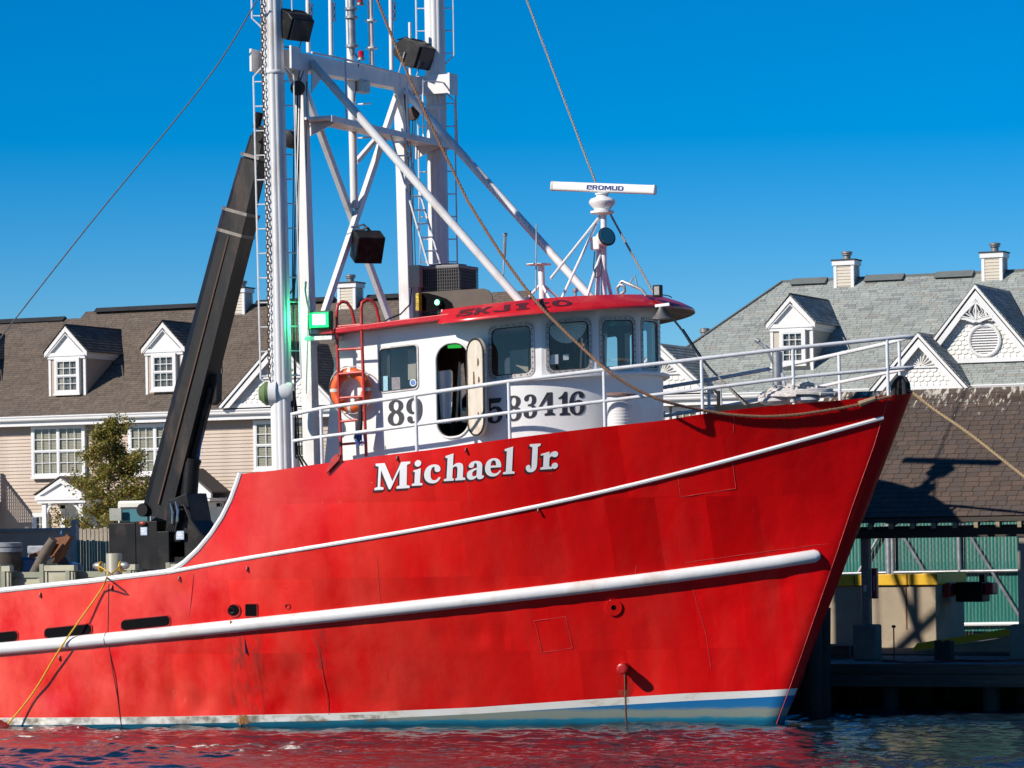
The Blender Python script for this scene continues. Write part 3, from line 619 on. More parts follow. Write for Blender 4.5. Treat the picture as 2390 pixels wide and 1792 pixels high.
def gable(root, apex, bl, br, y, roofcols, seed, zr, vent=False, fret=False, sunburst=True, deep=None, wall=True, vbase=None):
    A = PY(*apex, y); L = PY(*bl, y); R_ = PY(*br, y); xm = A.x; hw = (R_.x - L.x) / 2; zb = (L.z + R_.z) / 2; za = A.z; xm = (L.x + R_.x) / 2
    rw = .26; s = (za - zb) / hw
    p, t, n = roof_plane(zr); ya = min(p.y + (za - p.z) * t.y / t.z, RIDGE_Y)
    z_in = vbase if vbase else zb
    g = MB().prism([(xm - hw + .1, y + .02, zb), (xm + hw - .1, y + .02, zb), (xm, y + .02, za - .12)], (0, .06, 0)).build('gable', TRIM, root)
    rk = MB()
    for sgn in (-1, 1):
        e = Vector((xm + sgn * hw, y - .22, zb)); a = Vector((xm, y - .22, za)); dn = Vector((0, 0, -rw * math.hypot(1, s)))
        inn = Vector((xm + sgn * (hw - rw * 1.35), y - .22, zb)); rk.prism([e, a, a + dn, inn], (0, .05, 0)); rk.prism([e + Vector((0, 0, -.01)), a + Vector((0, 0, -.01)), a + dn * .35, e + Vector((-sgn * .13, 0, -.01))], (0, .26, 0))
        rk.prism([e + Vector((0, -.05, .03)), a + Vector((0, -.05, .03)), a + Vector((0, -.05, -.08)), e + Vector((-sgn * .09, -.05, 0))], (0, .05, 0))
    rk.build('rake_board', TRIM, g)
    MB().box(xm - hw + .2, xm + hw - .2, y - .06, y + .03, z_in, z_in + .14).build('base_board', TRIM, g)
    inside = lambda x, z: abs(x - xm) < (za - rw * math.hypot(1, s) - z) / s - .02
    ztop = za - rw * math.hypot(1, s)
    zs = zb + (ztop - zb) * .52
    if sunburst:
        MB().box(xm - (za - zs) / s + .25, xm + (za - zs) / s - .25, y - .05, y + .02, zs, zs + .05).build('band', TRIM, g)
        sb = MB(); c0 = Vector((xm, y - .005, zs + .05))
        for k in range(9):
            a = math.pi * (k + .5) / 9; dx, dz = math.cos(a), math.sin(a)
            L_ = (ztop - zs - .05) / (abs(dz) + s * abs(dx)) * .96; sb.beam(c0, c0 + Vector((dx * L_, 0, dz * L_)), .03, .055 + .02 * (k % 2), up=(0, -1, 0))
        sb.build('sunburst', SCALEM, g)
        scales(root, lambda x, z: inside(x, z + .05) and z < zs - .1, xm - hw, xm + hw, z_in + .14, zs - .08, y + .015)
    else:
        scales(root, lambda x, z: inside(x, z + .05), xm - hw, xm + hw, z_in + .14, ztop, y + .015)
    mb = MB(); cc = []; r = random.Random(seed); Ls = math.hypot(hw, za - zb); nC = int(Ls / .14)
    for sgn in (-1, 1):
        for k in range(nC):
            ta, tb = k / nC, (k + 1.1) / nC
            xa = xm + sgn * (hw + .04) * (1 - ta); xb = xm + sgn * (hw + .04) * max(1 - tb, 0); zA = lerp(zb, za, ta) + .05; zB = lerp(zb, za, min(tb, 1)) + .05
            yb = p.y + (zA - p.z) * t.y / t.z + .2; yy = y - .28
            while yy < yb:
                w = .28 * r.choice((.6, 1, 1.3)); y2 = min(yy + w - .01, yb); gg = r.uniform(.85, 1.15); c = r.choice(roofcols)
                mb.add([(xa, yy, zA + .02), (xa, y2, zA + .02), (xb, y2, zB + .006), (xb, yy, zB + .006), (xa, yy, zA - .014), (xa, y2, zA - .014)], [(0, 1, 2, 3), (4, 5, 1, 0), (4, 0, 3)]); cc += [(c[0] * gg, c[1] * gg, c[2] * gg, 1)] * 3; yy += w
    struct(mb.build('gable_shingles', SHINGLE, g, fixn=False, cols=cc), 'stuff')
    if vent:
        c = PY(2298, 794, y - .03); v = MB().torus(c, (0, 1, 0), .47, .06, 28, 8).build('louvre_vent', TRIM, root, smooth=True)
        MB().lathe(c + Vector((0, .03, 0)), (0, -1, 0), [(.46, 0), (.46, .01)], 28).build('backing', SOFFIT, v)
        for k in range(-5, 6):
            zz = k * .078; h = math.sqrt(max(.45**2 - zz**2, 0)); o = MB().add([(c.x - h, c.y + .02, c.z + zz + .045), (c.x + h, c.y + .02, c.z + zz + .045), (c.x + h, c.y - .03, c.z + zz), (c.x - h, c.y - .03, c.z + zz)], [(0, 1, 2, 3)]).build('louvre', TRIM, v, fixn=False)
    if fret:
        f = MB(); yy = y - .20
        q = lambda dx, dz: Vector((xm + dx * .47, yy, za - .12 + dz * .5))
        f.prism([q(-1.55, -1.92), q(-1.3, -1.72), q(-.75, -1.78), q(-.2, -1.98), q(0, -1.92), q(.2, -1.98), q(.75, -1.78), q(1.3, -1.72), q(1.55, -1.92), q(1.3, -1.62), q(.75, -1.66), q(0, -1.8), q(-.75, -1.66), q(-1.3, -1.62)], (0, .06, 0))
        for sgn in (-1, 1):
            f.tube([q(sgn * .1, -1.75) + Vector((0, .03, 0)), q(sgn * .45, -1.35), q(sgn * .25, -.95), q(0, -.8)], .02, 6)
            f.tube([q(sgn * .15, -1.72), q(sgn * .8, -1.3), q(sgn * .55, -.95)], .02, 6); f.tube([q(sgn * .1, -1.75), q(sgn * 1.0, -1.55), q(sgn * 1.05, -1.3)], .02, 6); f.tube([q(0, -1.8), q(sgn * .18, -1.3), q(0, -.85)], .016, 6)
            f.beam(q(0, -.72), q(sgn * 1.1, -1.72 + .08), .05, .06, up=(0, -1, 0))
        f.beam(q(0, -1.8), q(0, -.65), .05, .05, up=(0, -1, 0))
        f.build('fretwork', TRIM, g)
    return g
def chimney(root, u0, uc, u1, v0, v1, pipe, y):
    """boxed chimney: left edge, front corner, right limit, top and foot in the picture"""
    a = PY(u0, v1, y); c = PY(uc, v1, y); zt = PY((u0 + uc) / 2, v0, y).z; zb = a.z - .5; w = c.x - a.x; dep = .62
    b = MB().box(a.x + .03, c.x - .03, y + .03, y + dep, zb, zt - .05).build('chimney', SIDINGC, root)
    src = None; zz = a.z - .3
    cl = MB()
    while zz < zt - .2:
        cl.add([(a.x + .06, y + .03, zz), (c.x - .06, y + .03, zz), (c.x - .06, y + .008, zz), (a.x + .06, y + .008, zz), (a.x + .06, y + .028, zz + .1), (c.x - .06, y + .028, zz + .1)], [(3, 2, 5, 4), (0, 1, 2, 3)])
        cl.add([(c.x - .03, y + .08, zz), (c.x - .03, y + dep, zz), (c.x - .01, y + dep, zz), (c.x - .01, y + .08, zz), (c.x - .029, y + .08, zz + .1), (c.x - .029, y + dep, zz + .1)], [(3, 4, 5, 2), (0, 3, 2, 1)]); zz += .1
    cl.build('clapboards', SIDINGC, b, fixn=False)
    t = MB()
    for xx, yy in ((a.x, y), (c.x - .10, y), (c.x - .10, y + dep - .1)): t.box(xx, xx + .10, yy, yy + .10, zb, zt - .16)
    t.box(a.x - .04, c.x + .04, y - .04, y + dep + .04, zt - .17, zt - .02); t.build('trim', TRIM, b)
    MB().box(a.x - .07, c.x + .07, y - .07, y + dep + .07, zt - .02, zt + .02).build('cap', RUBBER, b)
    xc, yc = (a.x + c.x) / 2 + .02, y + dep / 2; h = pipe
    MB().lathe((xc, yc, zt), (0, 0, 1), [(.12, 0), (.12, h * .6), (.17, h * .62), (.17, h * .72), (.13, h * .74), (.13, h * .8), (.18, h * .82), (.18, h), (.10, h + .02)], 16).build('flue', PIPE, b, smooth=True)
def gutter(root, x0, x1):
    prof = [(0, -.10), (0, .06), (-.03, .07), (-.14, .07), (-.16, .04), (-.13, -.01), (-.13, -.06), (-.10, -.10)]
    m = MB(); n = len(prof); vs = [(x, GUT_Y + a, GUT_Z + b) for x in (x0, x1) for (a, b) in prof]
    m.add(vs, [(i, (i + 1) % n, (i + 1) % n + n, i + n) for i in range(n)] + [tuple(range(n)), tuple(range(n, 2 * n))])
    m.build('gutter', TRIM, root)
    MB().box(x0 + .05, x1 - .05, GUT_Y + .004, GUT_Y + .035, GUT_Z - .26, GUT_Z - .105).build('fascia', TRIM, root)
    MB().box(x0 + .05, x1 - .05, GUT_Y + .04, HY - .01, GUT_Z - .24, GUT_Z - .20).build('soffit', SOFFIT, root)
    fr = MB(); x = x0
    while x < x1: fr.box(x, x + .07, GUT_Y + .02, HY - .03, GUT_Z - .27, GUT_Z - .236); x += .17
    struct(fr.build('soffit_vents', SOFFIT, root), 'stuff')
# --- brown-roofed house on the left
BX0, BX1 = -66.0, -24.6
brown = thing('townhouse', 'long tan-sided townhouse row under a brown shingle roof, behind the crane', 'house', ((BX0 + BX1) / 2, HY, LANDZ))
ZRB = PY(300, 722, RIDGE_Y).z; ZRB2 = ZRB - .24
xstep = PY(197, 730, RIDGE_Y).x
MB().box(BX0, BX1, HY, HY + 10.4, LANDZ - .5, GUT_Z - .19).build('wall', SIDING, brown)
siding(brown, BX0 + .01, BX1 - .01, HY - .004, LANDZ, GUT_Z - .2, SIDING)
def prism_roof(root, x0, x1, zr):
    p, t, n = roof_plane(zr)
    MB().prism([(x0, GUT_Y - .02, GUT_Z + .02), (x0, RIDGE_Y, zr - .03), (x0, 2 * RIDGE_Y - GUT_Y, GUT_Z + .02), (x0, RIDGE_Y, zr - .3), ], (x1 - x0, 0, 0)).build('roof', simple('roof_deck', (.06, .05, .045), .9), root)
    return p, t, n
prism_roof(brown, BX0, BX1, ZRB2)
shingle_sheet('roof_shingles', brown, SHINGLE, lambda t: (BX0, BX1), GUT_Y - .04, GUT_Z + .06, RIDGE_Y, ZRB2, .135, .30, BROWN, 1)
shingle_sheet('roof_shingles', brown, SHINGLE, lambda t: (xstep + (1 - t) * 0, BX1), lerp(GUT_Y, RIDGE_Y, .5), lerp(GUT_Z + .06, ZRB2, .5) + .02, RIDGE_Y + .1, ZRB, .135, .30, BROWN, 2)
MB().prism([(xstep, lerp(GUT_Y, RIDGE_Y, .5), lerp(GUT_Z, ZRB2, .5)), (xstep, RIDGE_Y + .1, ZRB + .0), (xstep, RIDGE_Y + .1, ZRB2 - .3)], (BX1 - xstep, 0, 0)).build('roof_step', simple('step_edge', (.07, .058, .05), .9), brown)
MB().prism([(BX1 - .01, HY, GUT_Z - .3), (BX1 - .01, 2 * RIDGE_Y - HY, GUT_Z - .3), (BX1 - .01, RIDGE_Y, ZRB - .1)], (-.1, 0, 0)).build('gable_end_wall', SIDING, brown)
for (ua, ub, va, vb) in ((-60, 153, 752, 745), (225, 470, 728, 720), (475, 545, 719, 716), (600, 782, 712, 704), (858, 934, 704, 697)):
    A = PY(ua, va, RIDGE_Y); B = PY(ub, vb, RIDGE_Y); zz = (ZRB2 if ub < 200 else ZRB) + .05
    MB().prism([(A.x, RIDGE_Y - .22, zz - .1), (A.x, RIDGE_Y, zz + .06), (A.x, RIDGE_Y + .22, zz - .1)], (B.x - A.x, 0, 0)).build('ridge_vent', RUBBER, brown)
gutter(brown, BX0, BX1)
for i, (dx, dv) in enumerate(((-285, 11), (0, 0))):
    dormer(brown, (154 + dx, 760.5 + dv), (104 + dx, 822 + dv), (203 + dx, 817 + dv), 118 + dx, 199 + dx, 924 + dv, (129 + dx, 186 + dx, 835 + dv, 919 + dv), ZRB2, BROWN, 11 + i)
dormer(brown, (381.6, 751), (331.5, 811.5), (432.6, 809), 344, 427, 917, (355, 411, 825, 911), ZRB, BROWN, 13)
gable(brown, (656, 796), (519, 953), (793, 944), GUT_Y - .1, BROWN, 21, ZRB)
chimney(brown, 788, 830, 852, 659, 735, .27, 44.7); chimney(brown, 540, 571, 588, 671, 745, .24, 44.7)
hung_window(brown, 76, 199, 992, 1113, HY - .10, units=2)
hung_window(brown, 302, 425, 988, 1108, HY - .10, units=2)
hung_window(brown, 594, 742, 979, 1096, HY - .10, units=2)
hung_window(brown, -180, -57, 1000, 1121, HY - .10, units=2)
hung_window(brown, 79, 112, 1196, 1290, HY - .10, units=1, cols=2, trim=.12, blinds=False)
# lower-storey doors with bracketed hoods
def hood(root, ul, ur, ua, va, vl, yproj, side=False):
    y = HY - yproj; L = PY(ul, vl, y); R_ = PY(ur, vl, y); A = PY(ua, va, y); xm = (L.x + R_.x) / 2; hw = (R_.x - L.x) / 2; zb = (L.z + R_.z) / 2; za = A.z
    h = MB().prism([(xm - hw + .1, y + .04, zb), (xm + hw - .1, y + .04, zb), (xm, y + .04, za - .1)], (0, .06, 0)).build('porch_hood', TRIM, root)
    rk = MB()
    for sgn in (-1, 1):
        e = Vector((xm + sgn * hw, y - .04, zb)); a = Vector((xm, y - .04, za)); rk.prism([e, a, a + Vector((0, 0, -.16)), e + Vector((-sgn * .16, 0, 0))], (0, .1, 0))
    rk.box(xm - hw, xm + hw, y - .06, y + .06, zb - .14, zb + .0); rk.box(xm - hw + .06, xm + hw - .06, y - .02, HY, zb - .24, zb - .14); rk.build('hood_trim', TRIM, h)
    rf = MB()
    for sgn in (-1, 1): rf.prism([(xm + sgn * (hw + .05), y - .08, zb + .03), (xm, y - .08, za + .04), (xm, y - .08, za + .08), (xm + sgn * (hw + .05), y - .08, zb + .07)], (0, yproj + .1, 0))
    rf.build('hood_roof', simple('hood_shingle', (.10, .085, .075), .9, var=.2, scale=8), h)
    br = MB()
    for sgn in (-1, 1):
        x = xm + sgn * (hw - .28); br.box(x - .08, x + .08, y + .05, y + .20, zb - 2.3, zb - .24)
        for k in range(6):
            a0, a1 = math.pi / 2 * k / 6, math.pi / 2 * (k + 1) / 6; q = lambda a: Vector((x - sgn * (.06 + .42 * (1 - math.cos(a))), y + .12, zb - .24 - .45 * (1 - math.sin(a))))
            br.beam(q(a0), q(a1), .07, .07, up=(0, 1, 0))
    br.build('post', TRIM, h)
    MB().box(xm - .5, xm + .5, HY - .09, HY - .03, LANDZ, zb - .35).build('door', SCALEM, h)
    dd = MB()
    for sgn in (-1, 1): dd.box(xm + sgn * .62 - .10, xm + sgn * .62 + .10, HY - .12, HY - .02, LANDZ, zb - .3)
    dd.box(xm - .75, xm + .75, HY - .12, HY - .02, zb - .42, zb - .26); dd.build('door_surround', TRIM, h)
    MB().box(xm - .36, xm + .36, HY - .10, HY - .085, zb - 1.2, zb - .62).build('door_light', HGLASS, h)
hood(brown, 83, 203, 144, 1116, 1157, 1.2)
hood(brown, 376, 494, 435, 1098, 1153, 1.2)
MB().tube([PY(516, 1160, HY - .08), PY(517, 1240, HY - .08)], .045, 8).build('downspout', TRIM, brown)
# exterior stair to an upper door, mostly outside the picture, whose rail shades the wall
st = thing('outdoor_stair', 'white exterior stair and balustrade at the left end of the tan house', 'stair', (-45.6, 38.2, LANDZ))
x_e = PY(-72, 1160, 38.0).x
sb = MB().box(x_e - 3.4, x_e - .02, 37.4, 39.9, 4.62, 4.78); sb.build('landing', TRIM, st)
for (xx, yy) in ((x_e - .1, 37.5), (x_e - 3.2, 37.5), (x_e - .1, 39.7)): MB().box(xx - .07, xx + .07, yy - .07, yy + .07, LANDZ, 5.85).build('post', TRIM, st)
MB().box(x_e - 3.3, x_e - .03, 37.46, 37.54, 5.72, 5.80).box(x_e - .14, x_e - .06, 37.5, 39.8, 5.72, 5.80).build('handrail', TRIM, st)
bl = None
for k in range(26):
    if bl is None: bl = MB().box(-.018, .018, -.018, .018, 0, .95).build('baluster', TRIM, st, loc=(0, 0, 0)); o = bl
    else: o = share(bl, 'baluster', st)
    o.location = Vector((x_e - .25 - k * .12, 37.5, 4.78)) - ROOTLOC[st.name]
for k in range(16):
    o = share(bl, 'baluster', st); o.location = Vector((x_e - .1, 37.65 + k * .13, 4.78)) - ROOTLOC[st.name]
for k in range(12):
    o = MB().box(x_e - 3.4 - .26 * (k + 1), x_e - 3.4 - .26 * k, 37.4, 38.5, 4.6 - .19 * (k + 1), 4.65 - .19 * (k + 1)).build('tread', TRIM, st)

# --- grey-roofed house on the right
GX0, GX1 = PY(1452, 935, HY).x, 9.0
grey = thing('townhouse', 'townhouse with a grey-green hipped shingle roof and white scalloped gables, behind the bow', 'house', ((GX0 + GX1) / 2, HY, LANDZ))
ZRG = PY(1826, 659, RIDGE_Y).z; xhip = PY(1826, 659, RIDGE_Y).x
MB().box(GX0 + .4, GX1, HY, HY + 10.4, LANDZ - .5, GUT_Z - .19).build('wall', SIDING, grey)
siding(grey, GX0 + .41, GX1 - .01, HY - .004, LANDZ + 1.5, GUT_Z - .2, SIDING)
RD = simple('roof_deck_grey', (.12, .13, .13), .9)
MB().add([(GX0, GUT_Y, GUT_Z + .02), (GX1, GUT_Y, GUT_Z + .02), (GX1, RIDGE_Y, ZRG - .04), (xhip, RIDGE_Y, ZRG - .04), (GX0, 2 * RIDGE_Y - GUT_Y, GUT_Z), (GX1, 2 * RIDGE_Y - GUT_Y, GUT_Z)], [(0, 1, 2, 3), (0, 3, 4), (3, 2, 5, 4), (1, 5, 2), (0, 4, 5, 1)]).build('roof', RD, grey)
shingle_sheet('roof_shingles', grey, SHINGLE, lambda t: (lerp(GX0, xhip, t), GX1), GUT_Y - .04, GUT_Z + .06, RIDGE_Y, ZRG, .14, .31, GREY, 5)
MB().tube([(GX0, GUT_Y - .02, GUT_Z + .09), (xhip, RIDGE_Y, ZRG + .03)], .05, 6).build('hip_cap', RD, grey)
MB().tube([(xhip, RIDGE_Y, ZRG + .02), (GX1, RIDGE_Y, ZRG + .02)], .05, 6).build('ridge_cap', RD, grey)
RVG = simple('grey_vent_cap', (.13, .145, .14), .9)
for (ua, ub) in ((1850, 1932), (2022, 2112), (2186, 2275)):
    A = PY(ua, 655, RIDGE_Y); B = PY(ub, 650, RIDGE_Y)
    MB().prism([(A.x, RIDGE_Y - .34, ZRG - .10), (A.x, RIDGE_Y - .02, ZRG + .11), (A.x, RIDGE_Y + .3, ZRG - .1)], (B.x - A.x, 0, 0)).build('ridge_vent', RVG, grey)
gutter(grey, GX0, GX1)
dormer(grey, (1844, 689), (1788, 753), (1902, 751), 1803, 1896, 866, (1821, 1880, 769, 851), ZRG, GREY, 31, body=SIDINGC)
pg, tg, ng = roof_plane(ZRG); ygb = PPL(2285, 852, pg, ng).y
gable(grey, (2285, 667), (2140, 852), (2430, 840), ygb, GREY, 33, ZRG, vent=True, fret=True, sunburst=False)
gable(grey, (2148, 780), (2037, 914), (2265, 908), GUT_Y - .14, GREY, 35, ZRG)
gable(grey, (1549, 806), (1436, 922), (1663, 916), GUT_Y - .14, GREY, 36, ZRG)
chimney(grey, 1946, 1993, 2010, 606, 675, .27, 44.75); chimney(grey, 2291, 2340, 2357, 588, 658, .29, 44.75)
vp = PY(1645, 780, 46.0); MB().lathe((vp.x, 46, vp.z - .6), (0, 0, 1), [(.12, 0), (.12, .65), (.17, .66), (.17, .78), (.1, .8)], 12).build('flue', PIPE, grey, smooth=True)
hung_window(grey, 1572, 1690, 948, 1066, HY - .10, units=2)
hung_window(grey, 1446, 1563, 951, 1069, HY - .10, units=2)
# ------------------------------------------------------------------ small tree in front of the tan house
def tree():
    b = PY(262, 1245, 24.0); base = Vector((b.x - .12, 24.0, LANDZ)); top = PY(268, 985, 24.0)
    t = thing('street_tree', 'small loose-leaved olive-green tree in front of the tan house, left of the crane boom', 'tree', base)
    r = random.Random(5); H_ = top.z - LANDZ
    tr = MB().tube([base, base + Vector((.05, 0, H_ * .35)), base + Vector((-.03, .05, H_ * .65)), Vector((top.x, 24, top.z - .1))], [.09, .07, .04, .008], 8)
    brs = []
    for k in range(48):
        f = .24 + .73 * (k / 48) ** 1.1; o = base.lerp(Vector((top.x, 24, top.z)), f); a = r.uniform(0, 6.28); ln = (1.65 * max(1 - ((f - .38) / .62) ** 2, 0) ** .9 * (1 if f > .38 else .95) + .16 - .35 * max(f - .5, 0)) * r.uniform(.62, 1.1)
        e = o + Vector((math.cos(a) * ln, math.sin(a) * ln * .9, ln * r.uniform(.0, .45))); brs.append((o, e)); tr.tube([o, o.lerp(e, .5) + Vector((0, 0, .05)), e], [.022, .015, .004], 5)
        for j in range(3):
            q = o.lerp(e, r.uniform(.35, .9)); e2 = q + Vector((r.uniform(-.4, .4), r.uniform(-.4, .4), r.uniform(-.1, .35))); brs.append((q, e2)); tr.tube([q, e2], [.009, .003], 4)
    tr.build('trunk', BARK, t)
    mb = MB(); cc = []
    for (o, e) in brs:
        n = int(150 * min((e - o).length, 1.2) + 45)
        for _ in range(n):
            p = o.lerp(e, r.uniform(.25, 1.05)) + Vector((r.gauss(0, .09), r.gauss(0, .09), r.gauss(0, .09))); s = r.uniform(.026, .056)
            a = Vector((r.gauss(0, 1), r.gauss(0, 1), r.gauss(0, .6))).normalized(); b2 = a.orthogonal().normalized(); q = r.uniform(0, 3); b2 = (b2 * math.cos(q) + a.cross(b2) * math.sin(q))
            mb.add([p - a * s, p + b2 * s * .55, p + a * s, p - b2 * s * .55], [(0, 1, 2, 3)])
            c = r.choice(((.19, .195, .03), (.23, .215, .036), (.15, .165, .025), (.27, .21, .04), (.32, .19, .04))); cc.append((*c, 1))
    mb.build('crown', LEAF, t, fixn=False, cols=cc)
tree()
# ------------------------------------------------------------------ board fence, green slat fence behind the left yard
FY = 14.5
z_ft = PY(100, 1234, FY).z
f1 = thing('board_fence', 'mauve-grey solid board fence with blue-grey cap at far left of the yard', 'fence', (PY(0, 1300, FY).x, FY, LANDZ))
xa, xb = PY(-260, 1300, FY).x, PY(172, 1300, FY).x
bd = None; nb = int((xb - xa) / .55)
for k in range(nb):
    w = (xb - xa) / nb
    if bd is None: bd = MB().box(.002, w - .002, 0, .04, 0, z_ft - LANDZ - .05).build('board', FENCEB, f1, loc=(0, 0, 0)); o = bd
    else: o = share(bd, 'board', f1)
    o.location = Vector((xa + k * w, FY, LANDZ)) - ROOTLOC[f1.name]
MB().box(xa, xb, FY - .04, FY + .08, z_ft - .06, z_ft + .02).build('cap_rail', FENCEP, f1)
xp = PY(176, 1300, FY).x
MB().box(xp - .08, xp + .08, FY - .09, FY + .07, LANDZ, z_ft + .04).box(xp - .06, xp + .06, FY - .07, FY + .05, z_ft + .04, z_ft + .12).prism([(xp - .09, FY - .1, z_ft + .12), (xp + .09, FY - .1, z_ft + .12), (xp, FY - .1, z_ft + .22)], (0, .18, 0)).build('post', FENCEP, f1)
def slat_fence(name, label, xa, xb, y, z0, z1, cap=True, tooth=True):
    f = thing(name, label, 'fence', ((xa + xb) / 2, y, z0)); m = MB(); x = xa; r = random.Random(int(abs(xa) * 10))
    while x < xb:
        w = .075; y2 = y + r.uniform(-.006, .006); zt = z1 + r.uniform(-.02, .03)
        m.add([(x, y2, z0 + .05), (x + w * .5, y2 - .018, z0 + .05), (x + w, y2, z0 + .05), (x, y2, zt), (x + w * .5, y2 - .018, zt), (x + w, y2, zt)], [(0, 1, 4, 3), (1, 2, 5, 4)]); x += w + .006
    struct(m.build('slats', SLATG, f, fixn=False), 'stuff')
    mesh = MB(); x = xa
    while x < xb - (z1 - z0):
        mesh.tube([(x, y - .025, z0 + .05), (x + (z1 - z0), y - .025, z1)], .002, 3, cap=False); mesh.tube([(x, y - .03, z1), (x + (z1 - z0), y - .03, z0 + .05)], .002, 3, cap=False); x += .16
    struct(mesh.build('chain_link', WIRE, f, fixn=False), 'stuff'); return f
xs0, xs1 = PY(182, 1300, FY).x, PY(500, 1300, FY).x
slat_fence('slat_fence', 'dark green slatted fence between the mauve fence and the crane truck', xs0, xs1, FY, LANDZ, PY(220, 1262, FY).z)
f3 = thing('picket_fence', 'low weathered paling fence seen above the green slats behind the crane', 'fence', ((xs0 + xs1) / 2, 18.5, LANDZ)); pk = None
x0, x1 = PY(175, 1300, 18.5).x, PY(560, 1300, 18.5).x; zt = PY(220, 1232, 18.5).z; k = 0; PAL = simple('weathered_paling', (.33, .28, .22), .85, var=.25, scale=5)
while x0 + k * .125 < x1:
    if pk is None: pk = MB().box(0, .10, 0, .025, 0, zt - LANDZ).build('paling', PAL, f3, loc=(0, 0, 0)); o = pk
    else: o = share(pk, 'paling', f3)
    o.location = Vector((x0 + k * .125, 18.5, LANDZ + random.uniform(-.04, .03))) - ROOTLOC[f3.name]; k += 1
# ------------------------------------------------------------------ shed added out of frame on the left to shade the fence
sh = thing('shade_shed', 'tall grey unseen shed added left of the picture to shade the board fence', 'shed', (-28.0, 9.4, LANDZ))
MB().box(-31.4, -24.9, 8.2, 11.2, LANDZ, LANDZ + 4.6).build('wall', simple('grey_shed_boards', (.24, .23, .215), .8, var=.12, scale=3, sc=(4, 4, .3)), sh)
MB().box(-28.6, -27.4, 8.14, 8.2, LANDZ, LANDZ + 2.2).build('door', PLANKD, sh)
MB().prism([(-31.7, 7.9, LANDZ + 4.6), (-31.7, 9.7, LANDZ + 5.4), (-31.7, 11.5, LANDZ + 4.6)], (7.0, 0, 0)).build('roof', ASPH, sh)
# ------------------------------------------------------------------ vinyl sheet-pile bulkhead behind the stern
BY = 4.55
bh = thing('quay_bulkhead', 'sage vinyl sheet-pile quay bulkhead of stepped panels behind the stern', 'bulkhead', (-18, BY, 0))
edges = [-140, 0, 27, 100, 177, 245, 320, 395, 470, 560, 640, 720]
for k in range(len(edges) - 1):
    ua, ub = edges[k], edges[k + 1]; proud = k % 2 == 1
    yy = BY - (.0 if not proud else .28)
    xA, xB = PY(ua, 1340, yy).x, PY(ub, 1340, yy).x; zt = PY((ua + ub) / 2, 1318 if proud else 1325, yy).z
    zt = 2.92 if proud else 2.78
    pn = MB().box(xA + .03, xB - .03, yy, yy + .05, -.6, zt - .12).build('panel', VINYL, bh)
    MB().box(xA + .02, xB - .02, yy - .045, yy + .12, zt - .12, zt).build('cap', VINYLD if not proud else VINYL, pn)
    MB().box(xA + .06, xA + .12, yy - .03, yy + .0, .2, zt - .14).box(xB - .12, xB - .06, yy - .03, yy, .2, zt - .14).box(xA + .12, xB - .12, yy - .02, yy, zt - .75, zt - .66).build('rib', VINYL, pn)
    MB().box(xA - .05, xA + .05, BY - .34, BY + .14, -.6, zt + .03).build('post', VINYLD, bh)
# grey steel pile with cleats and yellow line
pp = PY(267, 1360, 2.9); pz = PY(267, 1291, 2.9).z
ml = thing('mooring_pile', 'grey steel pipe pile with two side cleats behind the stern rail', 'pile', (pp.x, 2.9, 0))
pipe_prof = [(.165, -1.2), (.165, pz - .02), (.15, pz)]
MB().lathe((pp.x, 2.9, 0), (0, 0, 1), pipe_prof, 24).build('pipe', simple('weathered_grey_pipe', (.30, .28, .22), .5, var=.12, scale=3, sc=(1, 1, .3)), ml, smooth=True)
zc = PY(267, 1320, 2.9).z
for sgn in (-1, 1):
    c = Vector((pp.x + sgn * .30, 2.78, zc))
    MB().sphere(c, .13, 12, (1.1, .6, .62)).build('cleat', STEEL, ml, smooth=True)
    MB().torus(c + Vector((-sgn * .06, 0, -.02)), (1, 0, 0), .095, .022, 14, 6).build('rope_turn', YELROPE, ml, smooth=True)
# ------------------------------------------------------------------ clutter in the yard
def zat(v, y, u=100): return PY(u, v, y).z
b1 = PY(15, 1370, 7.0); br = thing('bait_barrel', 'brown barrel with white-wrapped lid at far left of the yard', 'barrel', (b1.x, 7.0, LANDZ))
MB().lathe((b1.x, 7, LANDZ), (0, 0, 1), [(.34, 0), (.36, .2), (.34, .4), (.36, .62), (.35, .85)], 18).build('drum', BARREL, br, smooth=True)
MB().lathe((b1.x, 7, LANDZ + .85), (0, 0, 1), [(.37, 0), (.37, .09), (.33, .1), (.37, .12), (.37, .2), (.3, .22)], 18).build('lid', ICEPACK, br, smooth=True)
for i, (u, y, m, lb, r_) in enumerate(((60, 7.6, BLUETARP, 'blue plastic drum behind the rusty scallop dredge', .36), (140, 8.2, BLUETARP, 'blue rounded tub right of the rusty scallop dredge', .55))):
    p = PY(u, 1370, y); d = thing('plastic_drum', lb, 'drum', (p.x, y, LANDZ)); h = zat(1300 if i == 0 else 1312, y, u) - LANDZ
    MB().lathe((p.x, y, LANDZ), (0, 0, 1), [(r_, 0), (r_ * 1.03, h * .3), (r_, h * .6), (r_ * .9, h * .92), (r_ * .6, h)], 20).build('drum', m, d, smooth=True); MB().torus((p.x, y, LANDZ + h * .55), (0, 0, 1), r_ * 1.0, .025, 20, 6).build('hoop', m, d, smooth=True)
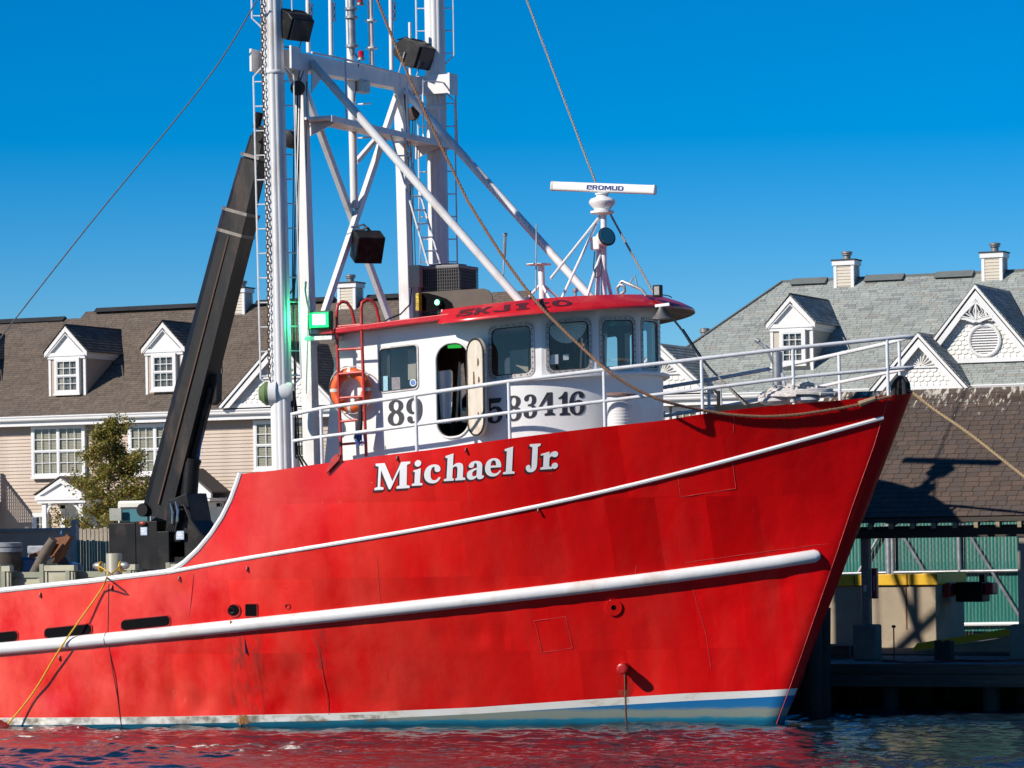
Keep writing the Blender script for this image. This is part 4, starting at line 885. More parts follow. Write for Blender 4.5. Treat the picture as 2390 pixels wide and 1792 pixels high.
# rusty dredge frame leaning on a wrapped bundle
dy = 7.3; q = lambda u, v, y=dy: PY(u, v, y)
dg = thing('scallop_dredge', 'rusty red triangular scallop dredge frame tilted up in the yard', 'dredge', (q(110, 1370).x, dy, LANDZ))
MB().tube([q(62, 1370, 7.0), q(108, 1285, 7.0)], [.10, .12], 10).tube([q(108, 1285, 7.0), q(125, 1258, 7.0)], [.12, .10], 10).build('tow_bar', simple('worn_rust', (.12, .095, .075), .8, var=.3, scale=5, dirt=(.2, .07, .03), dirt_amt=.7), dg, smooth=True)
MB().prism([q(96, 1285), q(122, 1256), q(161, 1250), q(140, 1298), q(122, 1315), (q(138, 1268)), q(128, 1270)], (0, .22, 0)).build('head_plate', RUST, dg)
MB().beam(q(161, 1250), q(128, 1300), .07, .12).beam(q(118, 1298, 7.5), q(143, 1262, 7.5), .06, .1).beam(q(70, 1300, 7.4), q(120, 1280, 7.4), .07, .09).build('bracing', RUST, dg)
MB().prism([q(75, 1330, 7.5), q(125, 1300, 7.5), q(138, 1320, 7.5), q(130, 1372, 7.5), q(80, 1372, 7.5)], (0, .5, 0)).build('bag', RUBBER, dg)
MB().lathe(q(144, 1247), (0, 0, 1), [(.03, 0), (.035, .04), (.01, .09)], 8).build('pin', BLUETARP, dg)
bn = thing('wrapped_bundle', 'white plastic-wrapped bundle under the rusty dredge frame', 'bundle', (q(90, 1370, 8.0).x, 8.0, LANDZ))
a = q(66, 1372, 8.0); b = q(104, 1272, 8.0)
for k in range(5): 
    z0 = LANDZ + (b.z - LANDZ) * k / 5; MB().box(a.x + random.uniform(-.03, .03), b.x + random.uniform(-.03, .03), 8.0, 8.5, z0 + .005, z0 + (b.z - LANDZ) / 5 - .008).build('layer', ICEPACK, bn, bevel=.03)
# ------------------------------------------------------------------ knuckle-boom crane truck on the quay
KY = 8.6; K = lambda u, v, y=KY: PY(u, v, y)
cr = thing('crane_truck', 'black knuckle-boom crane on a truck with cream cab, parked behind the stern', 'crane truck', (K(360, 1380).x, KY, LANDZ))
def rect(u0, u1, v0, v1, y, d, name, mat, bevel=.015):
    p0, p1 = K(u0, v1, y), K(u1, v0, y); zt = K((u0 + u1) / 2, v0, y).z; zb = K((u0 + u1) / 2, v1, y).z
    return MB().box(p0.x, p1.x, y, y + d, zb, zt).build(name, mat, cr, bevel=bevel)
rect(255, 316, 1220, 1330, KY - .5, 1.6, 'control_cabinet', BLACK)
rect(318, 366, 1216, 1330, KY - .56, 1.3, 'pedestal', BLACK)
rect(366, 394, 1240, 1345, KY - .62, 1.2, 'slew_column', BLACK)
rect(394, 432, 1262, 1330, KY - .5, 1.3, 'valve_box', BLACK)
rect(432, 500, 1263, 1345, KY - .45, 1.4, 'tool_box', BLACK)
rect(250, 560, 1335, 1360, KY - .3, 1.9, 'chassis', BLACK)
# cab
cb = rect(274, 352, 1168, 1225, KY + .9, 1.9, 'cab', TRUCKW, .05); p0 = K(283, 1218, KY + .88); p1 = K(345, 1188, KY + .88)
MB().box(p0.x - .03, p1.x, KY + .86, KY + .905, p0.z - .03, K(310, 1186, KY + .88).z + .03).build('window_seal', RUBBER, cb, bevel=.03)
MB().box(p0.x, p1.x, KY + .85, KY + .87, p0.z, K(310, 1188, KY + .88).z).build('cab_window', simple('teal_cab_glass', (.05, .16, .19), .08, var=.1), cb)
pm = K(271, 1215, KY + .7); MB().box(pm.x - .15, pm.x + .16, KY + .66, KY + .72, pm.z, K(271, 1186, KY + .7).z).build('mirror', simple('mirror_back', (.42, .38, .30), .3, .5), cb)
for wx in (300, 470):
    c = K(wx, 1372, KY - .2); MB().lathe((c.x, KY - .2, LANDZ + .5), (0, 1, 0), [(.2, 0), (.5, 0), (.5, .3), (.2, .3)], 20).build('wheel', RUBBER, cr, smooth=True)
# boom: box section seen on two faces
bot = K(375, 1205); top = K(605, 320, KY + .2)
ax = (top - bot).normalized(); sd = Vector((0, 1, 0)); nr = ax.cross(sd).normalized()
def boomsec(p, q, w0, w1, dep, name, mat):
    m = MB(); vs = []
    for (P_, w) in ((p, w0), (q, w1)):
        for (a_, b_) in ((-1, -1), (.55, -1), (1, -.62), (1, .62), (.55, 1), (-1, 1)): vs.append(P_ + nr * (a_ * w) + sd * (b_ * dep))
    n = 6; m.add(vs, [(i, (i + 1) % n, (i + 1) % n + n, i + n) for i in range(n)] + [tuple(range(n)), tuple(range(n, 2 * n))]); return m.build(name, mat, cr)
Lb = (top - bot).length
boomsec(bot, bot + ax * Lb * .80, .40, .345, .30, 'boom', BLACKRUST)
boomsec(bot + ax * Lb * .78, bot + ax * Lb * .94, .29, .25, .235, 'boom_extension', BLACKRUST)
boomsec(bot + ax * Lb * .92, top, .22, .18, .17, 'jib', BLACKRUST)
WORN = simple('worn_metal_band', (.17, .15, .13), .5, .3, var=.25, scale=6)
for f_, w in ((.745, .352), (.80, .345), (.945, .25)): boomsec(bot + ax * Lb * f_, bot + ax * Lb * (f_ + .008), w + .012, w + .012, .315 if f_ < .9 else .25, 'wear_band', WORN)
for k in range(1): MB().beam(bot - nr * .05 + ax * .3 + Vector((0, -.33, 0)), bot + ax * Lb * .74 - nr * .05 + Vector((0, -.305, 0)), .03, .035, up=(0, -1, 0)).build('weld_seam', simple('rust_seam', (.09, .045, .03), .8, var=.3), cr)
MB().tube([K(436, 1222, KY - .1), K(447, 1078, KY - .05)], [.20, .19], 16).build('lift_cylinder', BLACK, cr, smooth=True)
MB().tube([K(447, 1080, KY - .05), K(492, 905, KY)], .075, 12).build('lift_rod', BLACK, cr, smooth=True)
MB().lathe(K(447, 1080, KY - .02) - Vector((0, 0, 0)), ax, [(.21, 0), (.21, .1), (.14, .11)], 14).build('cylinder_gland', BLACK, cr, smooth=True)
for k in range(3): MB().tube([K(455 + 3 * k, 1085, KY + .1), K(464 + 3 * k, 1020, KY + .1), K(474 + 3 * k, 955, KY + .1)], .028, 8).build('blue_hose', BLUEHOSE, cr, smooth=True)
MB().prism([K(488, 880), K(506, 870), K(505, 935), K(494, 945), K(482, 935), K(480, 905)], (0, .25, 0)).build('cylinder_lug', BLACK, cr)
MB().prism([K(350, 1216), K(372, 1202), K(380, 1225), K(392, 1260), K(375, 1268), K(358, 1258), K(352, 1240)], (0, .35, 0)).build('knuckle_plate', BLACKRUST, cr)
MB().lathe(K(331, 1190, KY - .4), (0, 1, 0), [(.14, 0), (.15, .02), (.15, .3)], 16).build('pivot_drum', BLACK, cr, smooth=True)
MB().prism([K(392, 1168, KY - .5), K(436, 1150, KY - .5), K(448, 1215, KY - .5), K(492, 1282, KY - .5), K(492, 1300, KY - .5), K(380, 1300, KY - .5)], (0, .9, 0)).build('slew_housing', BLACK, cr, bevel=.02)
for (u, v, r_) in ((402, 1196, .05), (414, 1192, .05)): MB().tube([K(u, v + 26, KY - .68), K(u + 2, v, KY - .68), K(u - 4, v - 22, KY - .64)], [.028, .034, .022], 8).build('control_lever', simple('chromed_lever', (.3, .3, .31), .2, .8) if 'chromed_lever' not in MATS else MATS['chromed_lever'], cr, smooth=True)
hs = MB()
for k in range(5):
    hs.tube([K(395 + 3 * k, 1172 + 4 * k, KY - .55), K(402 + 4 * k, 1185, KY - .6), K(398 + 4 * k, 1215, KY - .65), K(388 + 5 * k, 1240, KY - .6)], .022, 6)
hs.tube([K(412, 1182, KY - .5), K(430, 1178, KY - .6), K(445, 1215, KY - .65), K(470, 1248, KY - .6), K(488, 1262, KY - .5)], .03, 6).build('hydraulic_hose', CABLE, cr, smooth=True)
for (u0, u1, v0, v1) in ((328, 343, 1230, 1249), (411, 429, 1239, 1259)):
    s = rect(u0, u1, v0, v1, KY - .585, .012, 'notice_plate', simple('pale_blue_notice', (.38, .46, .58), .5, var=.2, scale=14), 0)
    a_, b_ = K(u0, v1, KY - .6), K(u1, v0, KY - .6); m = MB()
    for j in range(4): zz = lerp(a_.z, b_.z, .2 + .18 * j); m.box(a_.x + .02, b_.x - .03 - .03 * (j % 2), KY - .592, KY - .588, zz, zz + .018)
    m.build('notice_print', PAPER, s)
MB().sphere(K(332, 1221, KY - .62), .07, 10, (1.3, .6, .7)).build('beacon', simple('dusty_red_lens', (.30, .05, .03), .4, var=.3, scale=10), cr, smooth=True)
MB().lathe(K(610, 318, KY), (0, 1, 0), [(.14, -.2), (.14, .3)], 14).build('tip_sheave', BLACK, cr, smooth=True)
MB().tube([K(598, 300, KY), K(606, 262, KY)], .09, 8).build('tip_link', BLACK, cr)
MB().lathe(K(675, 325, KY), (0, 1, 0), [(.10, -.2), (.19, -.18), (.19, .2), (.1, .22)], 14).build('hook_block', BLACK, cr, smooth=True)
MB().tube([K(606, 300, KY), K(675, 318, KY)], .07, 8).build('jib_link', BLACK, cr)

# ------------------------------------------------------------------ pier, shed roof and fuel dock on the right
PYF = 4.0   # pier face
pr = struct(MB().box(-6.6, 16, PYF + .05, 8.2, DECKZ - .32, DECKZ - .05).build('pier', PLANKD))
ROOTLOC[pr.name] = Vector((0, 0, 0))
pl = None
for k in range(62):
    x = -6.55 + k * .235
    if pl is None: pl = MB().box(0, .225, 0, 4.0, 0, .05).build('deck_plank', DECKW, pr, loc=(0, 0, 0)); o = pl
    else: o = share(pl, 'deck_plank', pr)
    o.location = (x, PYF + .12 + random.uniform(-.03, .03), DECKZ - .05 + random.uniform(-.004, .004))
MB().box(-6.6, 16, PYF - .02, PYF + .06, DECKZ - .17, DECKZ + .005).build('edge_timber', PLANKD, pr)
MB().box(-6.6, 16, PYF - .06, PYF + .10, DECKZ - .42, DECKZ - .19).build('stringer', PLANKD, pr)
MB().box(-6.6, 16, PYF + .2, PYF + .3, DECKZ - .36, DECKZ - .33).build('lower_stringer', PLANKD, pr)
pls = []
for k, x in enumerate((-5.5, -3.4, -1.35, .62, 2.6, 4.6, 6.6)):
    for j, yy in enumerate((PYF + .28, 6.4, 8.0)): MB().tube([(x, yy, -2), (x + .02, yy, DECKZ - .3)], .165, 14).build('pile', PILE, pr, smooth=True)
MB().box(-6.6, 16, 8.15, 8.3, -1.5, DECKZ - .02).build('back_bulkhead', PILE, pr)
# mooring dolphin beside the bow
for k, (u, dy_, zt, rr) in enumerate(((1897, 3.2, 2.25, .18), (1918, 3.65, 1.95, .17), (1880, 3.55, 1.6, .17))):
    p = PY(u, 1640, dy_); o = MB().tube([(p.x, dy_, -2), (p.x + .02, dy_, zt * .6), (p.x + .05, dy_, zt)], [rr, rr * .97, rr * .9], 14).build('timber_pile', PILE, smooth=True, loc=(p.x, dy_, 0))
    tag(o, ('dark timber pile nearest the stem, tallest of its cluster', 'dark timber pile at the right of the cluster by the stem', 'shorter dark timber pile behind the stem')[k], 'pile', 'timber piles by the bow')
# shed roof with separate shingles
EY, EZ = 5.35, PY(2200, 1206, 5.35).z
SRY = 8.5; SRZ = PY(2200, 911, SRY).z
SX0, SX1 = -1.75, 7.5
sd_ = thing('dock_shed', 'open dock shed under a brown shingle roof spattered with bird droppings, right of the bow', 'shed', (1.5, 5.8, DECKZ))
ln = math.hypot(SRY - EY, SRZ - EZ); ty, tz = (SRY - EY) / ln, (SRZ - EZ) / ln; tn = Vector((0, -tz, ty))
MB().prism([(SX0, EY, EZ - .03), (SX0, SRY, SRZ - .03), (SX0, 2 * SRY - EY, EZ - .03), (SX0, 2 * SRY - EY, EZ - .12), (SX0, SRY, SRZ - .13), (SX0, EY, EZ - .10)], (SX1 - SX0, 0, 0)).build('roof', PLANKD, sd_)
SHT = obj_tone('brown_shed_shingle', [(.070, .050, .040), (.078, .056, .044), (.086, .060, .046), (.098, .066, .049), (.080, .060, .050), (.072, .056, .049)])
def droppings(m):
    nt = m.node_tree; b = [n for n in nt.nodes if n.type == 'BSDF_PRINCIPLED'][0]; src = b.inputs['Base Color'].links[0].from_socket
    ge = N(nt, 'ShaderNodeNewGeometry'); sx = N(nt, 'ShaderNodeSeparateXYZ'); nt.links.new(ge.outputs['Position'], sx.inputs[0])
    mp = N(nt, 'ShaderNodeMapping'); mp.inputs['Scale'].default_value = (6, 2, 1.6); nt.links.new(ge.outputs['Position'], mp.inputs[0])
    n = N(nt, 'ShaderNodeTexNoise'); n.inputs['Scale'].default_value = 2.0; n.inputs['Detail'].default_value = 6; n.inputs['Roughness'].default_value = .7; nt.links.new(mp.outputs[0], n.inputs[0])
    mr = N(nt, 'ShaderNodeMapRange'); mr.inputs[1].default_value = SRZ - .75; mr.inputs[2].default_value = SRZ - .02; mr.inputs[3].default_value = 0; mr.inputs[4].default_value = .17; nt.links.new(sx.outputs[2], mr.inputs[0])
    ad = N(nt, 'ShaderNodeMath', operation='ADD'); nt.links.new(n.outputs[0], ad.inputs[0]); nt.links.new(mr.outputs[0], ad.inputs[1])
    f = ramp(nt, ad.outputs[0], [(.685, (0, 0, 0)), (.73, (.9,) * 3)]).outputs[0]
    nt.links.new(mixc(nt, f, src, (.50, .46, .38)), b.inputs['Base Color'])
droppings(SHT)
EXPO, TABW = .150, .235
vars_ = []
for w in (TABW * .75, TABW, TABW * 1.25):
    P_ = lambda x, s, h: Vector((x, ty * s, tz * s)) + tn * h
    vars_.append((w, MB().add([P_(.005, 0, .018), P_(w - .005, 0, .018), P_(w - .005, EXPO * 1.12, .006), P_(.005, EXPO * 1.12, .006), P_(.005, 0, .0), P_(w - .005, 0, .0)], [(0, 1, 2, 3), (4, 5, 1, 0), (5, 2, 1), (4, 0, 3)])))
tabs = []
rs = random.Random(17); nC = int(ln / EXPO)
for k in range(nC):
    x = SX0 - rs.uniform(0, TABW)
    while x < SX1:
        i = rs.choice((0, 1, 1, 2)); tabs.append((k, x, i)); x += vars_[i][0]
vis = [t for t in tabs if -1.2 < t[1] < 4.4]
def pix(x, y, z):
    dx, dy2, dz = x - CX, y - CY, z - CZ; X = dx * CT + dy2 * ST; Y = -dx * ST + dy2 * CT; return (PU + FPX * (X * CR - dz * SR) / Y, PV - FPX * (X * SR + dz * CR) / Y)
def shown(t):
    u, v = pix(t[1] + .1, EY + ty * t[0] * EXPO, EZ + tz * t[0] * EXPO); return u < 2400 and u > 2126 - .388 * (v - 922)
vis = sorted([t for t in vis if shown(t)], key=lambda t: t[0])[:300]; vset = set(vis); srcs = {}
for t in vis:
    k, x, i = t
    if i not in srcs: srcs[i] = vars_[i][1].build('shingle', SHT, sd_, loc=(0, 0, 0), fixn=False); o = srcs[i]
    else: o = share(srcs[i], 'shingle', sd_)
    o.location = Vector((x, EY + ty * k * EXPO, EZ + tz * k * EXPO)) + tn * rs.uniform(0, .006) - ROOTLOC[sd_.name]
rest = MB(); rc = []
SHC = [(.078, .056, .044), (.086, .060, .046), (.098, .066, .049), (.080, .060, .050), (.070, .052, .042)]
for t in tabs:
    if t in vset: continue
    k, x, i = t; of = Vector((x, EY + ty * k * EXPO, EZ + tz * k * EXPO)); rest.add([Vector(p) + of for p in vars_[i][1].v], vars_[i][1].f); c = rs.choice(SHC); g = rs.uniform(.85, 1.15); rc += [(c[0] * g, c[1] * g, c[2] * g, 1)] * 4
SHR = tone_mat('brown_shed_shingle_field'); droppings(SHR)
struct(rest.build('shingle_field', SHR, sd_, fixn=False, cols=rc), 'stuff')
MB().prism([(SX0, SRY - .16, SRZ - .12), (SX0, SRY, SRZ + .035), (SX0, SRY + .16, SRZ - .12)], (SX1 - SX0, 0, 0)).build('ridge_cap', SHR if False else SHT, sd_)
rf = None
for k in range(24):
    x = PY(2024, 1215, EY).x - .8 + k * .425
    if rf is None: rf = MB().obox((0, 0, 0), (.04, 0, 0), Vector((0, ty, tz)) * .9, tn * .065).build('rafter', PLANKD, sd_, loc=(0, 0, 0)); o = rf
    else: o = share(rf, 'rafter', sd_)
    o.location = Vector((x, EY + .75, EZ + .75 * tz / ty - .19)) - ROOTLOC[sd_.name]
    e = MB().box(x - .038, x + .038, EY - .02, EY + .06, EZ - .22, EZ - .11).build('rafter_end', simple('rafter_tip', (.26, .20, .13), .8) if k == 0 else MATS['rafter_tip'], sd_)
MB().box(SX0, SX1, EY + .35, EY + .50, EZ - .40, EZ - .17).build('eave_beam', PLANKD, sd_); MB().box(SX0, SX1, 11.2, 11.35, EZ - .40, EZ - .17).build('eave_beam', PLANKD, sd_)
for j, (u, yy) in enumerate(((2023, 5.82), (2389, 5.82))):
    x = PY(u, 1400, yy).x; zt = EZ - .3; zf = PY(u, 1457, yy).z
    c = MB().box(x - .085, x + .085, yy - .085, yy + .085, DECKZ, zt).build('post', POSTG, sd_, bevel=.02)
    MB().box(x - .24, x + .24, yy - .2, yy + .2, DECKZ + .004, zf).build('footing', POSTB, c, bevel=.04)
    if j == 0:
        MB().tube([(x + .11, yy - .06, DECKZ + .7), (x + .11, yy - .06, zt)], .014, 6).build('conduit', STEEL, c); MB().box(x - .03, x + .03, yy - .10, yy - .085, PY(2020, 1380, yy).z, PY(2020, 1365, yy).z).build('label_plate', TAPE, c)
for x in (4.6, 7.2):
    for yy in (11.2,): MB().box(x - .085, x + .085, yy - .085, yy + .085, DECKZ, EZ - .2).build('post', POSTG, sd_)
# red box sign on the post
bx = PY(2041, 1395, 5.9); sg = MB().box(bx.x - .10, bx.x + .06, 5.86, 6.0, PY(2041, 1397, 5.9).z, PY(2041, 1326, 5.9).z).build('hose_cabinet', SIGNRED, loc=(bx.x, 5.9, bx.z), bevel=.02)
tag(sg, 'narrow dark red cabinet fixed beside the shed post', 'cabinet')
mm = MB(); 
for j in range(9): zz = PY(2041, 1346 + j * 4, 5.85).z; mm.box(bx.x - .0, bx.x + .018, 5.852, 5.857, zz, zz + .018)
mm.build('lettering', LETTERW, sg)
# concrete wall block with yellow cap
WX1 = PY(2185, 1440, 11.4).x; wz0 = DECKZ + .02; wz1 = PY(2100, 1366, 11.4).z; wd = 2.1
wl = thing('concrete_wall', 'pale concrete retaining block with yellow-painted cap under the shed', 'wall', (WX1 - 2, 11.4, wz0))
MB().box(WX1 - 7.0, WX1, 11.4, 11.4 + wd, wz0, wz1).build('block', CONC, wl, bevel=.02)
xj = PY(2115, 1440, 11.38).x; MB().box(xj - .012, xj + .012, 11.385, 11.40, wz0 + .4, wz1).build('rust_strip', RUST, wl)
for (xa, xb) in ((WX1 - 7.0, PY(1993, 1350, 11.3).x - .01), (PY(1993, 1350, 11.3).x + .01, PY(2116, 1350, 11.3).x - .01), (PY(2116, 1350, 11.3).x + .01, WX1 + .06)): MB().box(xa, xb, 11.33, 11.75, wz1 + .004, wz1 + .24).build('cap_timber', YELLOW, wl, bevel=.015)
MB().box(WX1 - .42, WX1 + .06, 11.76, 11.4 + wd, wz1 + .004, wz1 + .25).build('cap_timber', YELLOW, wl, bevel=.015)
# black and red hose reel housing on the wall's end
hx = WX1; Rr = lambda u, v, y: PY(u, v, y)
hr = thing('hose_reel_box', 'black box with red-fronted drum fixed on the end of the concrete wall', 'hose reel', (hx + .5, 12.2, wz1 - .5))
a = Rr(2230, 1405, 12.0); b = Rr(2292, 1358, 12.0); MB().box(a.x, b.x, 12.0, 12.6, a.z, b.z).build('housing', BLACK, hr, bevel=.02)
a2 = Rr(2187, 1394, 11.9); b2 = Rr(2218, 1360, 11.9); rd = MB().box(a2.x, b2.x, 11.9, 12.4, a2.z, b2.z).build('red_front', SIGNRED, hr, bevel=.04); MB().torus(Vector(((a2.x + b2.x) / 2 - .05, 11.89, (a2.z + b2.z) / 2 + .02)), (0, 1, 0), .06, .012, 14, 5).build('emblem', BLACK, rd)
a3 = Rr(2297, 1388, 12.0); b3 = Rr(2314, 1360, 12.0); MB().box(b.x + .01, b3.x, 12.1, 12.5, a3.z, b3.z).build('end_drum', SIGNRED, hr, bevel=.03)
MB().box(b2.x, a.x, 12.05, 12.5, a2.z + .05, b2.z - .02).build('link_arm', BLACK, hr); a4 = Rr(2285, 1357, 12.2); MB().box(a4.x, a4.x + .12, 12.2, 12.4, a4.z - .02, a4.z + .15).build('lamp', BLACK, hr)
# yellow ramp kerb
r0 = PY(2125, 1500, 9.3); r1 = PY(2400, 1452, 8.6)
rk = thing('ramp', 'sloping ramp edged with a yellow kerb timber at the right of the dock', 'ramp', (r0.x, 9.3, DECKZ))
MB().prism([(r0.x, 9.3, DECKZ + .03), (r0.x + .14, 9.3, DECKZ + .20), (9.0, 9.3, DECKZ + .20 + (8.86 - r0.x) * .155), (9.0, 9.3, DECKZ + .03 + (9.0 - r0.x) * .155)], (0, .12, 0)).build('kerb', YELLOW, rk, bevel=.01)
MB().prism([(r0.x + .1, 9.42, DECKZ + .02), (9.0, 9.42, DECKZ + .02 + (9.0 - r0.x) * .155), (9.0, 9.42, DECKZ + .02)], (0, 1.6, 0)).build('ramp_body', CONC, rk)
# pallet, bollard stump, rod, hose
pa = PY(1928, 1533, 6.4); pb = PY(1983, 1533, 6.4); plt = thing('wooden_pallet', 'dark wooden pallet lying on the pier deck beside the stem', 'pallet', (pa.x, 6.4, DECKZ))
pa.x -= .5
for k in range(3): MB().box(pa.x, pb.x, 6.4 + k * .42, 6.5 + k * .42, DECKZ + .02, DECKZ + .24).build('stringer', PALLET, plt)
for k in range(7): MB().box(pa.x, pb.x, 6.38 + k * .145, 6.48 + k * .145, DECKZ + .24, DECKZ + .265).build('board', PALLET, plt)
MB().box(pa.x, pb.x, 6.37, 6.4, DECKZ + .10, DECKZ + .15).build('board', PALLET, plt)
bs = PY(2203, 1537, 6.0); bo = thing('timber_stump', 'dark bundled timber stump standing on the pier under the ramp', 'bollard', (bs.x, 6.0, DECKZ)); hh = PY(2203, 1494, 6.0).z
for k in range(5): MB().box(bs.x - .16 + k * .066, bs.x - .10 + k * .066, 5.9 + .02 * (k % 2), 6.15, DECKZ, hh - .02 * (k % 3)).build('stave', PILE, bo)
r_ = PY(2087, 1537, 5.7); rd = thing('steel_rod', 'thin upright steel rod with a small head on the pier deck', 'rod', (r_.x, 5.7, DECKZ)); zt = PY(2087, 1462, 5.7).z
MB().tube([(r_.x, 5.7, DECKZ), (r_.x, 5.7, zt)], .014, 8).build('shaft', RUST, rd); MB().sphere((r_.x, 5.7, zt), .04, 8, (1.2, 1, .8)).build('head', RUST, rd)
hp = [PZ(u, v, DECKZ + .02) for (u, v) in ((2060, 1541), (2120, 1546), (2180, 1545), (2240, 1541), (2300, 1543), (2400, 1541), (2480, 1540))]
tag(MB().tube(hp, .022, 6).build('red_hose', simple('dark_red_hose', (.12, .012, .015), .5), loc=tuple(hp[0]), smooth=True), 'dark red hose lying along the pier deck edge', 'hose')
# green slat fence with galvanised pipe frame
GFY = 16.9; gz0 = DECKZ + .02
ga = slat_fence('slat_fence', 'tall green slatted chain-link fence with pipe bracing behind the dock shed', PY(1880, 1400, GFY).x, PY(2520, 1400, GFY).x, GFY, gz0 + .12, PY(2200, 1200, GFY).z + .6)
G = lambda u, v: PY(u, v, GFY - .10)
for (u0, v0, u1, v1, r_) in ((2072, 1200, 2078, 1480, .075), (2082, 1200, 2086, 1480, .05), (2237, 1200, 2240, 1338, .05), (2388, 1200, 2392, 1480, .05)): MB().tube([G(u0, v0), G(u1, v1)], r_, 10).build('post', STEEL, ga, smooth=True)
MB().tube([G(1900, 1340), G(2086, 1336), G(2400, 1331)], .042, 10).build('rail', STEEL, ga, smooth=True)
for (u0, v0, u1, v1) in ((2065, 1228, 1990, 1360), (2092, 1226, 2160, 1338), (2246, 1222, 2390, 1455)): MB().tube([G(u0, v0), G(u1, v1)], .036, 8).build('brace', STEEL, ga, smooth=True)
MB().tube([G(1900, 1462), G(2400, 1455)], .045, 8).build('bottom_rail', TRIM, ga)
# ================================================================== THE FISHING BOAT
boat = thing('fishing_boat', 'large red steel fishing boat with white wheelhouse and gantry, moored at the quay', 'fishing boat', (-7, 0, 0))
STEMTOP = PY(2126, 922, 0)
RAKE = STEMTOP.x / STEMTOP.z
def x0(z): return RAKE * max(z, -1)
def hb(d, z):
    """half breadth at distance d aft of the stem at height z"""
    if d <= 0: return 0.0
    k = min(max(z / 5.5, -.25), 1.15); L = lerp(13.5, 8.0, k); p = lerp(1.6, 2.05, k); B = 3.3 + min(z, 0) * .25
    e = 1 - (1 - min(d / L, 1)) ** p
    nose = .20 * math.sqrt(max(1 - (1 - min(d, .30) / .30) ** 2, 0)) * math.exp(-d / 2.2)
    return B * e + nose * (1 - e)
def Yh(x, z): return -hb(x0(z) - x, z)
def HP(u, v, off=0.0):
    """picture point -> point on the near side of the hull"""
    Y = -2.5
    for _ in range(40):
        p = PY(u, v, Y); Y = lerp(Y, Yh(p.x, p.z), .7)
    return Vector((p.x, Y - off, p.z))
def wq(q): return float(np.clip(1 - (q - 1.0) / 7.0, 0, 1)) ** 1.0
def qof(x, z):
    lo, hi = 0.0, 30.0
    for _ in range(40):
        m = (lo + hi) / 2
        if x0(z) * wq(m) - m > x: lo = m
        else: hi = m
    return (lo + hi) / 2
def curve(pts):
    P_ = [HP(u, v) for (u, v) in pts]; qs = [qof(p.x, p.z) for p in P_]; zs = [p.z for p in P_]
    o = np.argsort(qs); return [qs[i] for i in o], [zs[i] for i in o]
SHEER_PX = [(-260, 1402), (0, 1380), (200, 1359), (385, 1337), (405, 1331), (430, 1314), (462, 1284), (492, 1248), (518, 1208), (538, 1168), (552, 1130), (560, 1106), (640, 1098), (700, 1089), (860, 1067), (1000, 1050), (1200, 1022), (1400, 997), (1540, 982), (1633, 967), (1690, 959), (1768, 950), (1900, 939), (2033, 927), (2100, 921), (2124, 919)]
SQ, SZ = curve(SHEER_PX)
SQ = [0.0] + SQ; SZ = [SZ[0]] + SZ
SQ.append(SQ[-1] + 6); SZ.append(SZ[-1] + .05)
BT = curve([(0, 1675), (400, 1672), (800, 1664), (1107, 1651), (1350, 1634), (1600, 1618), (1780, 1611), (1850, 1607)])
BB = curve([(0, 1692), (400, 1689), (800, 1681), (1107, 1666), (1350, 1651), (1600, 1636), (1780, 1627), (1842, 1623)])
zsheer = lambda q: interp(q, SQ, SZ); zbt = lambda q: interp(q, *BT); zbb = lambda q: interp(q, *BB)
qs = sorted(set([0, .004, .012, .03, .06, .10, .15, .2, .25, .3, .36] + list(np.arange(.42, 9, .09)) + list(np.arange(9, 13.4, .055)) + list(np.arange(13.4, 16.6, .09)) + list(np.arange(16.6, 19.2, .25)) + SQ[1:-1]))
qs = [q for q in qs if q <= 19.2]
def hpt(q, z, sgn):
    x = x0(z) * wq(q) - q; return (x, sgn * hb(x0(z) - x, z), z)
DENTS = [(HP(u, v), r, d) for (u, v, r, d) in ((1113, 1481, .16, .035), (1030, 1486, .14, .02), (1176, 1484, .14, .018), (1826, 1367, .16, .035), (1700, 1425, .3, .02), (640, 1385, .2, .02), (424, 1382, .25, .025), (330, 1600, .35, .05), (620, 1600, .3, .05), (700, 1560, .28, .05), (800, 1620, .3, .04), (400, 1630, .22, .04), (470, 1640, .22, .045), (660, 1640, .2, .04), (250, 1580, .3, .04), (120, 1610, .3, .04), (880, 1640, .22, .03), (740, 1630, .18, .035), (1060, 1640, .22, .025), (1300, 1300, .4, .018), (900, 1180, .35, .016), (1500, 1600, .35, .02), (480, 1560, .35, .03), (180, 1430, .3, .025), (1000, 1590, .3, .025), (560, 1640, .25, .03), (520, 1420, .3, .02))]
def dented(p):
    x, y, z = p
    o = .0045 * math.sin(2 * math.pi * x / .57) * (.5 + .5 * math.sin(z * 2.3 + x * .7)) if x < 1 else 0
    for (c, r, d) in DENTS:
        q = ((x - c.x) ** 2 + (z - c.z) ** 2) / (r * r)
        if q < 9: o += d * math.exp(-q)
    return (x, y + o, z)
